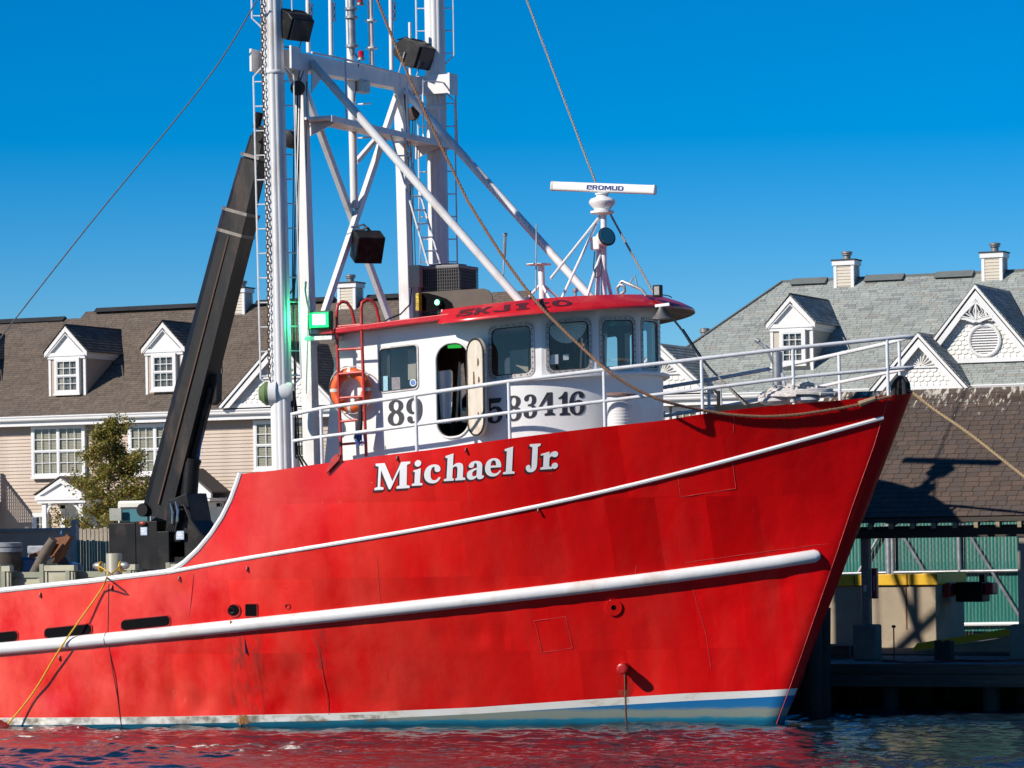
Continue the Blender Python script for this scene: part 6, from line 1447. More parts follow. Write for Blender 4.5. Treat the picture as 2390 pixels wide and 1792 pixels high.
# round clear-view screen blind in the second window, papers in others
to3, c0, ww, f = windows[1]; disc = [p for p in circ(c0 + ww * .5, zw1 - .07, .36, 40) if p[1] <= zw1 - .07]
fan = MB().plate([disc], lambda x, z, d: to3(x, z, .10 + d), .01).build('pleated_blind', simple('pale_green_blind', (.72, .76, .66), .7, var=.06), f)
pm_ = MB()
for k in range(15): a = math.pi + math.pi * (k + .5) / 15; pm_.tube([to3(c0 + ww * .5, zw1 - .09, .092), to3(c0 + ww * .5 + .35 * math.cos(a), zw1 - .08 + .34 * math.sin(a), .092)], .006, 4)
pm_.build('pleats', simple('blind_fold', (.52, .55, .48), .7), fan)
for (k, xx, zz, w, h, mt) in ((1, .06, .12, .15, .17, PAPER), (1, .30, .18, .10, .10, PAPER), (0, .28, .04, .34, .42, CREAMIN), (2, .05, .03, .34, .5, CREAMIN), (2, .1, .62, .35, .03, CREAMIN), (3, .08, .06, .22, .6, CREAMIN)):
    to3, c0, ww, f = windows[k]; MB().plate([[(c0 + xx, zw0 + .06 + zz), (c0 + xx + w, zw0 + .06 + zz), (c0 + xx + w, zw0 + .06 + zz + h), (c0 + xx, zw0 + .06 + zz + h)]], lambda x, z, d: to3(x, z, (.02 if mt is PAPER else .35) + d), .006).build('window_notice' if mt is PAPER else 'seat_back', mt, f)
zmid = min(p[1] for p in win1); xm_ = min(p[0] for p in win1)
for (dx, dz, w, h, mt) in ((.07, .04, .09, .28, STICKC), (.24, .04, .17, .25, simple('brown_notice', (.22, .2, .22), .5, var=.5, scale=50))): MB().box(xm_ + dx, xm_ + dx + w, WY - .004, WY + .003, zk(xm_, zmid + dz), zk(xm_, zmid + dz) + h).build('window_sticker', mt, fr1)
cS = PY(964, 893, WY - .005); MB().lathe(cS, (0, -1, 0), [(.065, -.002), (.065, .002)], 20).build('round_sticker', PAPER, fr1); MB().lathe(cS, (0, -1, 0), [(.05, .002), (.05, .004)], 20).build('sticker_emblem', STICKB, fr1)
MB().box(xm_ + .10, xm_ + .16, WY + .10, WY + .14, zk(xm_, zmid) + .3, zk(xm_, max(p[1] for p in win1))).build('window_slide', RUBBER, fr1); MB().box(xm_ + .40, xm_ + .75, WY + .35, WY + .37, zk(xm_, zmid) + .25, zk(xm_, zmid) + .8).build('curtain', CREAMIN, fr1)
# white ribbed vent column in front of the wheelhouse
vc = PY(1447, 960, -1.75); vz = PY(1447, 921, -1.75).z
vn = MB(); h0 = 4.2; k = 0
prof = []
z = 0
while z < vz - h0: prof += [(.225, z), (.232, z + .045), (.222, z + .05)]; z += .055
vn.lathe((vc.x, -1.75, h0), (0, 0, 1), prof, 28).build('ribbed_vent', WHITE, boat, smooth=True)
MB().lathe((vc.x, -1.75, vz), (.05, 0, 1), [(.29, -.02), (.30, .02), (.02, .05)], 24).build('vent_cap', simple('rusty_cap', (.25, .15, .13), .7, var=.2), boat)
# red boarding ladder with hooked tops
def LD(u, v, y=WY - .30): return PY(u, v, y)
lad = MB()
for (pts) in ([(797, 1078), (787, 800), (786, 730), (788, 712), (795, 703), (803, 705), (810, 720), (815, 757)], [(855, 1066), (845, 800), (843, 720), (845, 706), (852, 698), (861, 700), (868, 716), (872, 752)]):
    W = [LD(u, v) for (u, v) in pts]; 
    for j in range(4, 8): W[j].y += .06 * (j - 3)
    lad.tube(W, .030, 10)
ld = lad.build('boarding_ladder', REDP, boat, smooth=True)
for (v0_, v1_) in ((762, 757), (816, 813), (873, 868), (929, 925), (984, 978), (1037, 1032)):
    MB().tube([LD(786 + (v0_ - 740) * .032, v0_), LD(845 + (v1_ - 740) * .03, v1_)], .024, 8).build('rung', REDP, ld, smooth=True)
# lifebuoy hung on the ladder
lc = PY(819, 910, WY - .16)
lb = thing('lifebuoy', 'orange lifebuoy with pale bands hung behind the red ladder', 'lifebuoy', (lc.x, lc.y, lc.z))
lm = MB().torus(lc, (0, 1, 0), .315, .095, 40, 14).build('ring', ORANGE, lb, smooth=True)
for k in range(4):
    a = math.pi / 2 * k; c = lc + Vector((math.cos(a), 0, math.sin(a))) * .315; tg_ = Vector((-math.sin(a), 0, math.cos(a)))
    MB().tube([c - tg_ * .03, c + tg_ * .03], .101, 14, cap=False).build('band', TAPE, lb, smooth=True)
gr = [lc + Vector((math.cos(a), -.02, math.sin(a))) * (.43 + .02 * abs(math.sin(2 * a))) for a in np.linspace(0, 2 * math.pi, 40, endpoint=False)]
MB().tube(gr, .010, 5, closed=True).build('grab_line', GREYROPE, lb)
ls = thing('handheld_line', 'bundle of black and blue line tied on the red ladder below the lifebuoy', 'rope', tuple(PY(838, 1020, WY - .34)))
MB().tube([PY(842, 935, WY - .3), PY(840, 985, WY - .33), PY(836, 1022, WY - .33), PY(838, 1030, WY - .33)], [.03, .055, .07, .03], 8).build('bundle', CABLE, ls, smooth=True)
m = MB()
for k in range(5): m.tube([PY(832 + 4 * k, 1005, WY - .38), PY(826 + 6 * k, 1020 + 3 * k, WY - .4), PY(834 + 3 * k, 1040, WY - .38)], .010, 5)
m.build('loops', BLUEHOSE, ls)
# hailer / bell lamp under the visor
bp = PY(1542, 716, -1.35); bl_ = MB().lathe(bp, (0, 0, -1), [(.03, 0), (.045, .04), (.10, .14), (.165, .205), (.165, .22), (.15, .22)], 18).build('deck_lamp', simple('grey_shade', (.16, .155, .145), .45, .3), wh, smooth=True)
MB().beam(bp + Vector((-.15, .12, .03)), bp + Vector((.12, .12, .05)), .03, .05).build('lamp_bracket', WHITE, wh)
# ------------------------------------------------------------------ gantry, outriggers and rigging
XG = -8.38; LEGY = 2.1; MY = 2.98
gan = MB()
def zY(u, v, y): return PY(u, v, y).z
ztopb = zY(680, 125, -3.0)
BEAMZ = 12.22
gl = []
for sgn in (-1, 1):
    MB().add(*(lambda c, w: ([(c[0] - w, c[1] - .13, 4.1), (c[0] + w, c[1] - .13, 4.1), (c[0] + w, c[1] + .13, 4.1), (c[0] - w, c[1] + .13, 4.1), (c[0] - w * .8 - .12, c[1] - .11, BEAMZ - .1), (c[0] + w * .8 - .12, c[1] - .11, BEAMZ - .1), (c[0] + w * .8 - .12, c[1] + .11, BEAMZ - .1), (c[0] - w * .8 - .12, c[1] + .11, BEAMZ - .1)], [(0, 3, 2, 1), (4, 5, 6, 7), (0, 1, 5, 4), (1, 2, 6, 5), (2, 3, 7, 6), (3, 0, 4, 7)]))((XG + .06, sgn * LEGY), .12)).build('gantry_leg', WHITEM, boat, bevel=.01)
bx = XG - .06
TB = .028
cb = MB().box(bx - .14, bx + .14, -2.70, 2.70, BEAMZ - .15, BEAMZ + .15)
for sgn in (-1, 1):
    cb.prism([(bx - .11, sgn * 2.5, BEAMZ - .15), (bx - .11, sgn * 2.2, BEAMZ - .5), (bx - .11, sgn * 2.0, BEAMZ - .15)], (.22, 0, 0))
cb.v = [(x, y, z + TB * y) for (x, y, z) in cb.v]; cb = cb.build('crossbeam', WHITEM, boat)
MXN, MXF = PY(637, 120, -MY).x, PY(1015, 200, MY).x
for sgn, xa, xb in ((-1, MXN - .42, bx + .30), (1, bx - .30, MXF + .44)):
    zz = BEAMZ + TB * sgn * 2.75; MB().prism([(xa, sgn * 2.70, zz - .20), (xb, sgn * 2.70, zz - .20), (xb, sgn * 2.70, zz + .17), (xa, sgn * 2.70, zz + .17)], (0, sgn * .06, 0)).build('mast_saddle', WHITEM, cb)
    for xe in (xa, xb): MB().box(xe - .02, xe + .02, min(sgn * 2.68, sgn * 3.06), max(sgn * 2.68, sgn * 3.06), zz - .22, zz + .19).build('end_plate', WHITEM, cb)
for sgn in ():
    MB().box(bx - .16, bx + .15, sgn * 3.5 - .02, sgn * 3.5 + .02, BEAMZ - .22 + TB * sgn * 3.5, BEAMZ + .19 + TB * sgn * 3.5).build('end_plate', WHITEM, cb); MB().box(bx - .20, bx + .24, sgn * 2.92 - .02, sgn * 2.92 + .02, BEAMZ - .2 + TB * sgn * 2.9, BEAMZ + .32 + TB * sgn * 2.9).build('guide_plate', WHITEM, cb)
# X bracing
ztX, zbX = BEAMZ - .25, 7.0
for (a, b) in ((-1, 1), (1, -1)):
    dxx = .05 * a; MB().beam((XG + dxx - .12, a * 1.95, ztX), (XG + dxx, b * 1.95, zbX), .14, .09, up=(1, 0, 0)).build('cross_brace', WHITEM, boat)
MB().beam((XG - .1, .2, 10.55), (XG - .05, 1.2, 11.2), .08, .08, up=(1, 0, 0)).build('knee_brace', WHITEM, boat)
# platform with guard rails
pzp = zY(720, 276, -2.0)
PX0, PX1 = XG - .05, XG + .62
pf = MB().box(PX0, PX1, -2.2, 3.1, pzp - .05, pzp).box(PX1 - .05, PX1, -2.2, 3.1, pzp - .11, pzp - .051).prism([(PX0, -1.8, pzp - .051), (PX1 - .05, -1.8, pzp - .051), (PX0, -1.8, pzp - .3)], (0, .04, 0)).prism([(PX0, 2.7, pzp - .051), (PX1 - .05, 2.7, pzp - .051), (PX0, 2.7, pzp - .3)], (0, .04, 0)).build('platform', WHITEM, boat)
m = MB()
yA, yB = -1.55, 1.05
m.tube([(PX1 - .03, yA, pzp), (PX1 - .03, yA, pzp + 1.10)], .02, 8).tube([(PX1 - .03, -2.9, pzp + 1.06), (PX1 - .03, yA, pzp + 1.10), (PX1 - .03, yB - .12, pzp + 1.10), (PX1 - .03, yB, pzp + .98), (PX1 - .03, yB, pzp)], .02, 8)
m.tube([(PX1 - .03, 1.75, pzp), (PX1 - .03, 1.75, pzp + 1.10), (PX1 - .03, 3.25, pzp + 1.2), (PX1 - .03, 3.3, pzp - .02)], .02, 8)
m.build('guard_rail', RAIL, boat, smooth=True)
# diagonal stays to the wheelhouse roof
zroof = lambda x: zk(x, zr_t)
for (a, b) in (((XG + .1, -1.95, BEAMZ - .05), PY(1222, 712, -1.5)), ((XG + .1, 1.95, BEAMZ - .12), PY(1385, 700, 1.5))):
    MB().tube([a, b], .078, 14).build('diagonal_stay', WHITEM, boat, smooth=True)
# centre mast and aerials
def pole(u, v0, v1, y, r, name, mat=WHITEM, bez=()):
    a = PY(u, v1, y); b = PY(u - (v1 - v0) * .012, v0, y); return MB().tube([a, b], r, 12).build(name, mat, boat, smooth=True)
cm = MB().tube([(XG - .05, 0, 9.65), (XG - .12, 0, 17)], .075, 12).build('centre_mast', WHITEM, boat, smooth=True)
for v in (190, 243, 322): p = PX(836, v, XG - .08); MB().tube([p, p + Vector((.26, .02, 0))], .016, 6).build('mast_step', WHITEM, cm)
pts_ = MB()
p0 = PY(822, 115, -.35)
lt = MB().lathe(p0, (-.012, 0, 1), [(.03, -.12), (.06, 0), (.06, .02), (.12, .04), (.12, .08), (.075, .1), (.075, .56), (.12, .58), (.12, .62), (.075, .64), (.08, .72), (.12, .74), (.12, .78), (.07, .8), (.07, 2)], 16).build('flanged_light_mast', STEEL, boat, smooth=True)
p1 = PY(868, 152, .35)
MB().lathe(p1, (-.012, 0, 1), [(.05, 0), (.05, .3), (.11, .31), (.11, .34), (.055, .35), (.055, .82), (.11, .83), (.11, .86), (.055, .87), (.055, 2.2)], 16).build('flanged_aerial_mast', WHITEM, boat, smooth=True)
for (u, v, y) in ((720, 122, -1.6), (773, 133, -.9), (914, 163, 1.2)): pole(u, -260, v, y, .042, 'whip_aerial')
pole(958, 52, 180, 2.4, .03, 'whip_aerial')
for (u, v, y, s) in ((843, 140, 0, 1), (841, 12, -.25, 1.1)):
    c = PY(u, v, y); lp = MB().lathe(c, (0, 0, 1), [(.075 * s, 0), (.075 * s, .04), (.055 * s, .05)], 14).build('red_lamp', STEEL, boat, smooth=True); MB().lathe(c + Vector((0, 0, .045)), (0, 0, 1), [(.055 * s, 0), (.06 * s, .06), (.055 * s, .12), (.02, .14)], 14).build('red_lens', REDLENS, lp, smooth=True)
MB().box(bx - .02, bx + .16, .05, .45, BEAMZ - .35, BEAMZ - .12).build('junction_box', STEEL, boat); MB().tube([PX(825, 120, bx + .1), PX(838, 140, bx + .17), PX(832, 190, bx + .05), PX(826, 235, XG)], .015, 6).build('lamp_cable', CABLE, boat)
for (u, v, y) in ((722, 26, -1.62), (775, 24, -.92), (916, 22, 1.18)):
    m = MB()
    for k in range(5): m.torus(PY(u + 5, v - 14 + 9 * k, y - .03), (1, 0, 0) if k % 2 else (0, 1, 0), .028, .010, 8, 5)
    struct(m.build('shackle_chain', CHAIN, boat), 'stuff')
for (u0, v0, u1, v1, y, r_) in ((716, 190, 704, 1060, -2.02, .012), (944, 220, 966, 680, 2.0, .014), (952, 240, 972, 680, 2.0, .010), (700, 180, 690, 900, -2.25, .009)): MB().tube([PY(u0, v0, y - .16), PY(lerp(u0, u1, .5) + 2, lerp(v0, v1, .5), y - .17), PY(u1, v1, y - .16)], r_, 6).build('cable_run', CABLE, boat)
for sgn in (-1, 1):
    MB().prism([(bx + .145, sgn * 1.95, BEAMZ - .15 + TB * sgn * 2), (bx + .145, sgn * 1.45, BEAMZ - .15 + TB * sgn * 2), (bx + .145, sgn * 1.98, BEAMZ - .62)], (.012, 0, 0)).build('gusset', WHITERUST, boat)
# hooded floodlights
def flood(px, y, yaw, pitch, s, label=None):
    c = PY(px[0], px[1], y); f = Vector((math.cos(yaw) * math.cos(pitch), math.sin(yaw) * math.cos(pitch), math.sin(pitch))); sd2 = f.cross(Vector((0, 0, 1))).normalized(); up = sd2.cross(f)
    prof = [(-.30, -.12), (-.30, .10), (-.14, .27), (.14, .27), (.30, .20), (.30, -.24), (.02, -.26)]
    m = MB(); n = len(prof); vs = []
    for w, sc in ((-.26, .92), (.26, .92)): vs += [c + f * (a * s * sc) + up * (b * s * sc) + sd2 * (w * s) for (a, b) in prof]
    m.add(vs, [(i, (i + 1) % n, (i + 1) % n + n, i + n) for i in range(n)] + [tuple(range(n)), tuple(range(n, 2 * n))])
    fl = m.build('floodlight', LAMPBLK, boat, bevel=.02)
    MB().beam(c + f * .285 * s + up * -.20 * s, c + f * .285 * s + up * .17 * s, .42 * s, .03, up=tuple(f)).build('lens', simple('dark_lens', (.02, .03, .045), .1) if 'dark_lens' not in MATS else MATS['dark_lens'], fl)
    r = MB()
    for k in range(7): a = lerp(-.28, .0, k / 6); r.beam(c + f * a * s + up * (.248 + .6 * min(a + .13, 0)) * s - sd2 * .24 * s, c + f * a * s + up * (.248 + .6 * min(a + .13, 0)) * s + sd2 * .24 * s, .015, .02, up=tuple(up))
    r.build('cooling_fin', LAMPBLK, fl); MB().tube([c + sd2 * .28 * s, c + sd2 * .28 * s - up * .42 * s, c - sd2 * .28 * s - up * .42 * s, c - sd2 * .28 * s], .018, 6).build('yoke', STEEL, fl)
    return fl
flood((683, 58), -2.75, math.radians(-25), math.radians(-25), 1.0)
flood((966, 125), 2.6, math.radians(-10), math.radians(-22), 1.08)
# box lamp hung on the lower brace
c = PX(855, 572, XG + .25); fq = Vector((.62, -.62, -.48)).normalized(); sd2 = fq.cross(Vector((0, 0, 1))).normalized(); up = sd2.cross(fq)
wl_ = MB(); vs = []
for (d, w, h) in ((-.30, .16, .16), (-.08, .27, .27), (.26, .27, .27)): vs += [c + fq * d + sd2 * a * w + up * b * h for (a, b) in ((-1, -1), (1, -1), (1, 1), (-1, 1))]
wl_.add(vs, [(0, 1, 2, 3), (8, 9, 10, 11)] + [(4 * k + i, 4 * k + (i + 1) % 4, 4 * k + 4 + (i + 1) % 4, 4 * k + 4 + i) for k in (0, 1) for i in range(4)])
wk = wl_.build('work_lamp', LAMPBLK, boat, bevel=.02); MB().tube([PX(820, 530, XG + .1), PX(850, 524, XG + .1), PX(866, 545, XG + .15)], .02, 6).build('hanger', STEEL, wk); MB().tube([c + fq * -.3 + sd2 * .3, c + fq * -.1 + up * .33, c + fq * -.3 - sd2 * .3], .025, 6).build('handle', LAMPBLK, wk)
# fluted outrigger columns with ladders each side
def outrigger(sgn, ub, vb, ut, vt, name):
    y = sgn * MY; b = PY(ub, vb, y); t = PY(ut, vt, y); b = b + (b - t).normalized() * (.35 if sgn < 0 else 3.4); t = t + (t - b).normalized() * 2.2
    ax = (t - b).normalized(); ex = Vector((CT, ST, 0)); ex = (ex - ax * ex.dot(ax)).normalized(); ey = ax.cross(ex); R = .195; m = MB(); n = 60; vs = []
    for k in range(n):
        a = 2 * math.pi * k / n; r_ = R * (1 + .085 * (abs(math.cos(a * 6 + .5)) ** .7 - .6)); vs.append(ex * r_ * math.cos(a) + ey * r_ * math.sin(a))
    m.add([b + v for v in vs] + [t + v for v in vs], [(i, (i + 1) % n, (i + 1) % n + n, i + n) for i in range(n)] + [tuple(range(n)), tuple(range(n, 2 * n))])
    col = m.build(name, WHITEM, boat, smooth=False)
    L = (t - b).length; at = lambda v: b + ax * ((PY(ub, v, y) - b).dot(ax))
    c = at(168 if sgn < 0 else 252); MB().lathe(c, ax, [(R * 1.06, -.03), (R * 1.10, -.02), (R * 1.10, .02), (R * 1.06, .03)], 28).build('collar', WHITERUST, col, smooth=True)
    segs = ((-60, 62), (152, 905)) if sgn < 0 else ((-60, 150), (215, 690))
    for (v0_, v1_) in segs:
        A, B = at(v1_), at(v0_)
        for side in (-1, 1):
            o = ex * side * (R + .17); inn_ = ex * side * R
            hi_ = v0_ > 100
            P_ = [A + inn_ * .95, A + ax * .18 + o, B - ax * .18 + o, B + inn_ * .95]
            MB().tube(P_, .016, 6).build('ladder_rail', RAIL, col)
            d = (B - A).length; k = .22
            while k < d - .15: MB().tube([A + ax * k + inn_ * .9, A + ax * k + o], .0125, 6).build('ladder_rung', RAIL, col); k += .445
    return col, b, t, ax, ex
oc, ob, ot, oax, oex = outrigger(-1, 660, 1080, 634, 0, 'outrigger_column')
fc, fb, ft, fax, fex = outrigger(1, 1024, 600, 1014, 0, 'outrigger_column')
# heel fitting, winch head on the near column
hp_ = PY(655, 915, -MY); wnc = MB().lathe(hp_ + Vector((.12, 0, 0)), (-.95, -.3, 0), [(.16, -.12), (.20, -.05), (.20, .15), (.25, .16), (.25, .30), (.17, .32)], 22).build('winch_head', WHITERUST, oc, smooth=True)
MB().lathe(PY(634, 918, -MY - .1), (-.95, -.3, 0), [(.15, .0), (.21, .04), (.22, .10), (.12, .22)], 22).build('gypsy_drum', GREENNET, wnc, smooth=True)
MB().box(ob.x - .21, ob.x + .22, -MY - .02, -MY + .22, ob.z + .1, ob.z + .42).build('heel_shoe', WHITERUST, oc)
# rusty chain hanging along the near column
chain = MB(); cpts = [(611, -20), (612, 60), (613, 150), (616, 260), (621, 380), (624, 520), (626, 660), (627, 790), (629, 870), (632, 905)]
W = [PY(u, v, -MY - .24) for (u, v) in cpts]; dense = []
for i in range(len(W) - 1):
    n = max(int((W[i + 1] - W[i]).length / .075), 1)
    for k in range(n): dense.append(W[i].lerp(W[i + 1], k / n))
for i in range(len(dense) - 1):
    p, q = dense[i], dense[i + 1]; t = (q - p).normalized(); s_ = t.orthogonal().normalized(); s_ = s_ if i % 2 else t.cross(s_); mid = (p + q) / 2
    chain.tube([mid + t * .052 * math.cos(a) + s_ * .026 * math.sin(a) for a in np.linspace(0, 2 * math.pi, 8, endpoint=False)], .0105, 4, closed=True)
turns = MB()
for k in range(14):
    a = hp_ + Vector((-.16 + .02 * (k % 3), -.02, 0)); an = k * .9; turns.tube([a + Vector((.0, .2 * math.cos(an + b_), .2 * math.sin(an + b_))) for b_ in (0, .15, .3, .45)], .022, 5)
ch_ = thing('hoisting_chain', 'rusty chain hanging down beside the near fluted column', 'chain', tuple(W[-1]))
struct(chain.build('links', CHAIN, ch_), 'stuff'); struct(turns.build('drum_turns', CHAIN, ch_), 'stuff')
# blocks and falls
for (u, v, y, lab) in ((695, 205, -2.6, 'a'), (963, 265, 2.6, 'b')):
    c = PY(u, v, y); bk = MB().lathe(c + Vector((0, -.06, 0)), (0, 1, 0), [(.06, 0), (.13, .01), (.14, .06), (.13, .11), (.06, .12)], 16).build('block', CHAIN, boat, smooth=True)
    MB().tube([c + Vector((0, 0, .1)), c + Vector((.05, 0, .35)), PY(u + 6, v - 55, y)], .014, 6).tube([c + Vector((.04, 0, .1)), PY(u + 14, v - 40, y)], .012, 6).build('shackle_wire', WIRE, bk)
    m = MB()
    for k, du in enumerate((-9, 0, 7)): a = c + Vector((du * .0078, 0, -.05)); m.tube([a, PY(u - 2 + du * .3 - 8, 640 + 30 * k, y), PY(u - 4, 1070 if y < 0 else 690, y)], .011 + .004 * (k == 1), 6)
    m.build('fall_wires', CABLE, bk)
MB().tube([PY(690, 640, -2.4), PY(688, 660, -2.4), PY(680, 680, -2.5), PY(672, 690, -2.6)], .018, 6).build('slack_cable', CABLE, boat)
m = MB()
for k in range(4): m.tube([PY(676 + 4 * k, 920, -2.9), PY(680 + 5 * k, 980, -2.9), PY(684 + 5 * k, 1060, -2.8), PY(690 + 10 * k, 1092, -2.7)], .018, 6)
m.tube([PY(684, 912, -2.95), PY(684, 950, -2.95)], .035, 8); m.build('hose_bundle', CABLE, boat, smooth=True)
# inclined ladder from the platform
m = MB(); A1, A2 = PY(909, 300, .4), PY(937, 300, .95); B1, B2 = PY(1018, 682, .35), PY(1046, 680, .9)
A1.x = A2.x = (A1.x + A2.x) / 2
il = MB().tube([A1, B1], .022, 8).tube([A2, B2], .022, 8).build('inclined_ladder', RAIL, boat, smooth=True)
for k in range(1, 12): t = k / 12; MB().tube([A1.lerp(B1, t), A2.lerp(B2, t)], .016, 6).build('rung', RAIL, il, smooth=True)
# ------------------------------------------------------------------ roof equipment
zrf = lambda x: zk(x, zr_t)
# air-conditioning condenser
a_ = PY(980, 690, -.35); ac0 = a_.x; AW, AD, = .80, .85; zb = zrf(ac0) ; zt_ = PY(1040, 618, -.35).z
ac = MB().box(ac0 + .02, ac0 + AW - .02, -.33, -.33 + AD - .04, zb - .05, zt_ - .07).build('condenser', DARKIN, boat)
gr_ = MB(); 
for k in range(18): x = ac0 + AW * k / 17; gr_.box(x - .006, x + .006, -.36, -.345, zb - .05, zt_ - .06)
for k in range(18): y = -.35 + AD * k / 17; gr_.box(ac0 + AW + .0, ac0 + AW + .012, y - .006, y + .006, zb - .05, zt_ - .06)
z = zb
while z < zt_ - .06: gr_.box(ac0, ac0 + AW, -.352, -.34, z - .006, z + .006).box(ac0 + AW - .004, ac0 + AW + .008, -.35, -.35 + AD, z - .006, z + .006); z += .06
gr_.build('guard_grille', simple('grille_wire', (.06, .06, .062), .5), ac)
MB().box(ac0 - .02, ac0 + AW + .02, -.37, -.33 + AD, zt_ - .07, zt_).build('top_cover', simple('condenser_cover', (.16, .16, .165), .5), ac, bevel=.02); MB().lathe((ac0 + AW / 2, -.35 + AD / 2, zt_), (0, 0, 1), [(.36, 0), (.34, .03), (.2, .05), (.05, .06)], 24).build('fan_guard', RUBBER, ac)
e0, e1 = PY(953, 672, -.5), PY(978, 618, -.5); eb = MB().box(e0.x, e1.x, -.5, -.2, e0.z, e1.z).build('electrical_box', BEIGE, boat, bevel=.01)
MB().box(PY(962, 690, -.5).x, PY(975, 690, -.5).x, -.48, -.3, zb - .1, e0.z).build('support', BEIGE, eb); MB().tube([PY(961, 672, -.52), PY(957, 710, -.6), PY(935, 733, -.9), PY(905, 745, -1.4), PY(895, 752, -2.0)], .014, 6).build('power_cable', CABLE, eb)
# side-light board with green lamp
BYY = -1.95; B_ = lambda u, v, d=0: PY(u, v, BYY - d)
bw = [B_(984, 682), B_(1128, 673), B_(1140, 677), B_(1148, 690), B_(1151, 715), B_(984, 727)]
bo_ = MB().prism(bw, (0, .03, 0)).build('sidelight_board', simple('weathered_black_board', (.105, .088, .07), .8, var=.2, scale=4), boat)
MB().prism([B_(985, 683, .006), B_(1000, 684, .006), B_(1022, 690, .006), B_(1042, 697, .006), B_(1054, 706, .006), B_(1058, 716, .006), B_(1058, 722, .006), B_(985, 726, .006)], (0, .004, 0)).build('black_panel', DARKH, bo_)
MB().prism([B_(978, 686), B_(985, 684), B_(985, 726), B_(978, 725)], (0, -.14, 0)).build('yellow_end', simple('chequered_yellow', (.5, .36, .03), .6, var=.7, scale=26), bo_)
c = B_(1023, 706, .05); MB().lathe(c + Vector((0, .03, 0)), (0, -1, 0), [(.07, 0), (.07, .05), (.055, .08)], 18).build('lamp_body', GREENHOUSE, bo_, smooth=True); MB().sphere(c + Vector((0, -.055, 0)), .05, 14, (1, .5, 1)).build('green_lens', NAVLIT, bo_, smooth=True)
for u in (1032, 1056, 1104): p = B_(u, 722); MB().tube([p, Vector((p.x, p.y, zrf(p.x) - .02))], .018, 6).build('leg', WHITE, bo_)
p = B_(1135, 722, 0); MB().box(p.x - .2, p.x + .22, BYY + .1, BYY + .4, zrf(p.x) - .03, p.z + .03).build('locker', WHITE, boat)
# lit green floodlight at the aft corner
fcn = PY(748, 747, -2.55); fl = MB().obox(fcn + Vector((0, .03, 0)), Vector((.21, .03, 0)), Vector((0, .07, 0)), Vector((0, 0, .17))).build('green_floodlight', GREENHOUSE, boat, bevel=.03)
MB().obox(fcn + Vector((0, -.052, 0)), Vector((.175, .025, 0)), Vector((0, .008, 0)), Vector((0, 0, .135))).build('lens_rim', GREENRIM, fl); MB().obox(fcn + Vector((0, -.066, .01)), Vector((.12, .017, 0)), Vector((0, .006, 0)), Vector((0, 0, .095))).build('lamp_face', GREENLIT, fl, bevel=.01)
MB().tube([fcn + Vector((-.24, 0, .1)), fcn + Vector((-.24, .02, -.26)), fcn + Vector((.24, .02, -.26)), fcn + Vector((.24, 0, .1))], .018, 6).build('bracket', BLACK, fl)
MB().box(fcn.x - .3, fcn.x + .25, -2.6, -2.0, fcn.z - .36, fcn.z - .29).build('lamp_shelf', WHITEM, fl)
gl_ = bpy.data.lights.new('green_floodlight_beam', 'AREA'); gl_.energy = 20; gl_.size = .3; gl_.color = (.05, 1, .35); go = bpy.data.objects.new('green_floodlight_beam', gl_); COL.objects.link(go); go.parent = fl
gd = Vector((-.85, -.45, -.1)); go.rotation_euler = (-gd).to_track_quat('Z', 'Y').to_euler(); go.location = fcn + Vector((-.16, -.12, 0)) - ROOTLOC[boat.name]
# radar mast and scanner
RYY = -.2; RD_ = lambda u, v, y=RYY: PY(u, v, y)
base_z = zrf(RD_(1405, 690).x) + .1
rm = MB().tube([Vector((RD_(1409, 690).x, RYY, base_z)), RD_(1409, 500)], .055, 12).tube([Vector((RD_(1398, 690).x, RYY - .1, base_z)), RD_(1398, 570)], .045, 10).tube([RD_(1402, 585), Vector((RD_(1418, 690).x, RYY + .25, base_z))], .035, 8).tube([RD_(1404, 585), Vector((RD_(1392, 690).x, RYY - .5, base_z))], .03, 8).build('radar_mast', WHITE, boat, smooth=True)
for (u, v, y) in ((1285, 650, -1.2), (1310, 698, -.9)): MB().tube([RD_(1400, 505), PY(u, v, y)], .026, 8).build('mast_stay', WHITE, rm, smooth=True)
pl_ = RD_(1406, 495); MB().lathe(pl_, (0, 0, 1), [(.06, -.06), (.22, -.02), (.22, .02), (.05, .025)], 20).build('mast_plate', WHITE, rm, smooth=True)
ped = MB().lathe(pl_ + Vector((0, 0, .025)), (0, 0, 1), [(.15, 0), (.15, .03), (.24, .13), (.245, .17), (.21, .22), (.12, .25), (.10, .29), (.13, .30), (.13, .32)], 28).build('radar_pedestal', WHITE, rm, smooth=True)
ra, rb = RD_(1288, 434), RD_(1530, 443)
sdir = (rb - ra).normalized(); cc_ = (ra + rb) / 2; upv = Vector((0, 0, 1)); upv = (upv - sdir * upv.dot(sdir)).normalized(); fw_ = sdir.cross(upv)
prf = rrect(-.07, .07, -.085, .085, .045, 4); m = MB(); n = len(prf); vs = []
for e_ in (ra, rb): vs += [e_ + fw_ * a + upv * b for (a, b) in prf]
m.add(vs, [(i, (i + 1) % n, (i + 1) % n + n, i + n) for i in range(n)] + [tuple(range(n)), tuple(range(n, 2 * n))])
scn = m.build('radar_scanner', WHITE, rm, smooth=True)
for e_, sg in ((ra, -1), (rb, 1)):
    vs = []
    for k_ in (0, 1): vs += [e_ + sdir * sg * (.03 * k_ - .04) + fw_ * a * 1.07 + upv * b * 1.07 for (a, b) in prf]
    MB().add(vs, [(i, (i + 1) % n, (i + 1) % n + n, i + n) for i in range(n)] + [tuple(range(n)), tuple(range(n, 2 * n))]).build('end_cap', DOORW if sg < 0 else WHITE, scn, smooth=True)
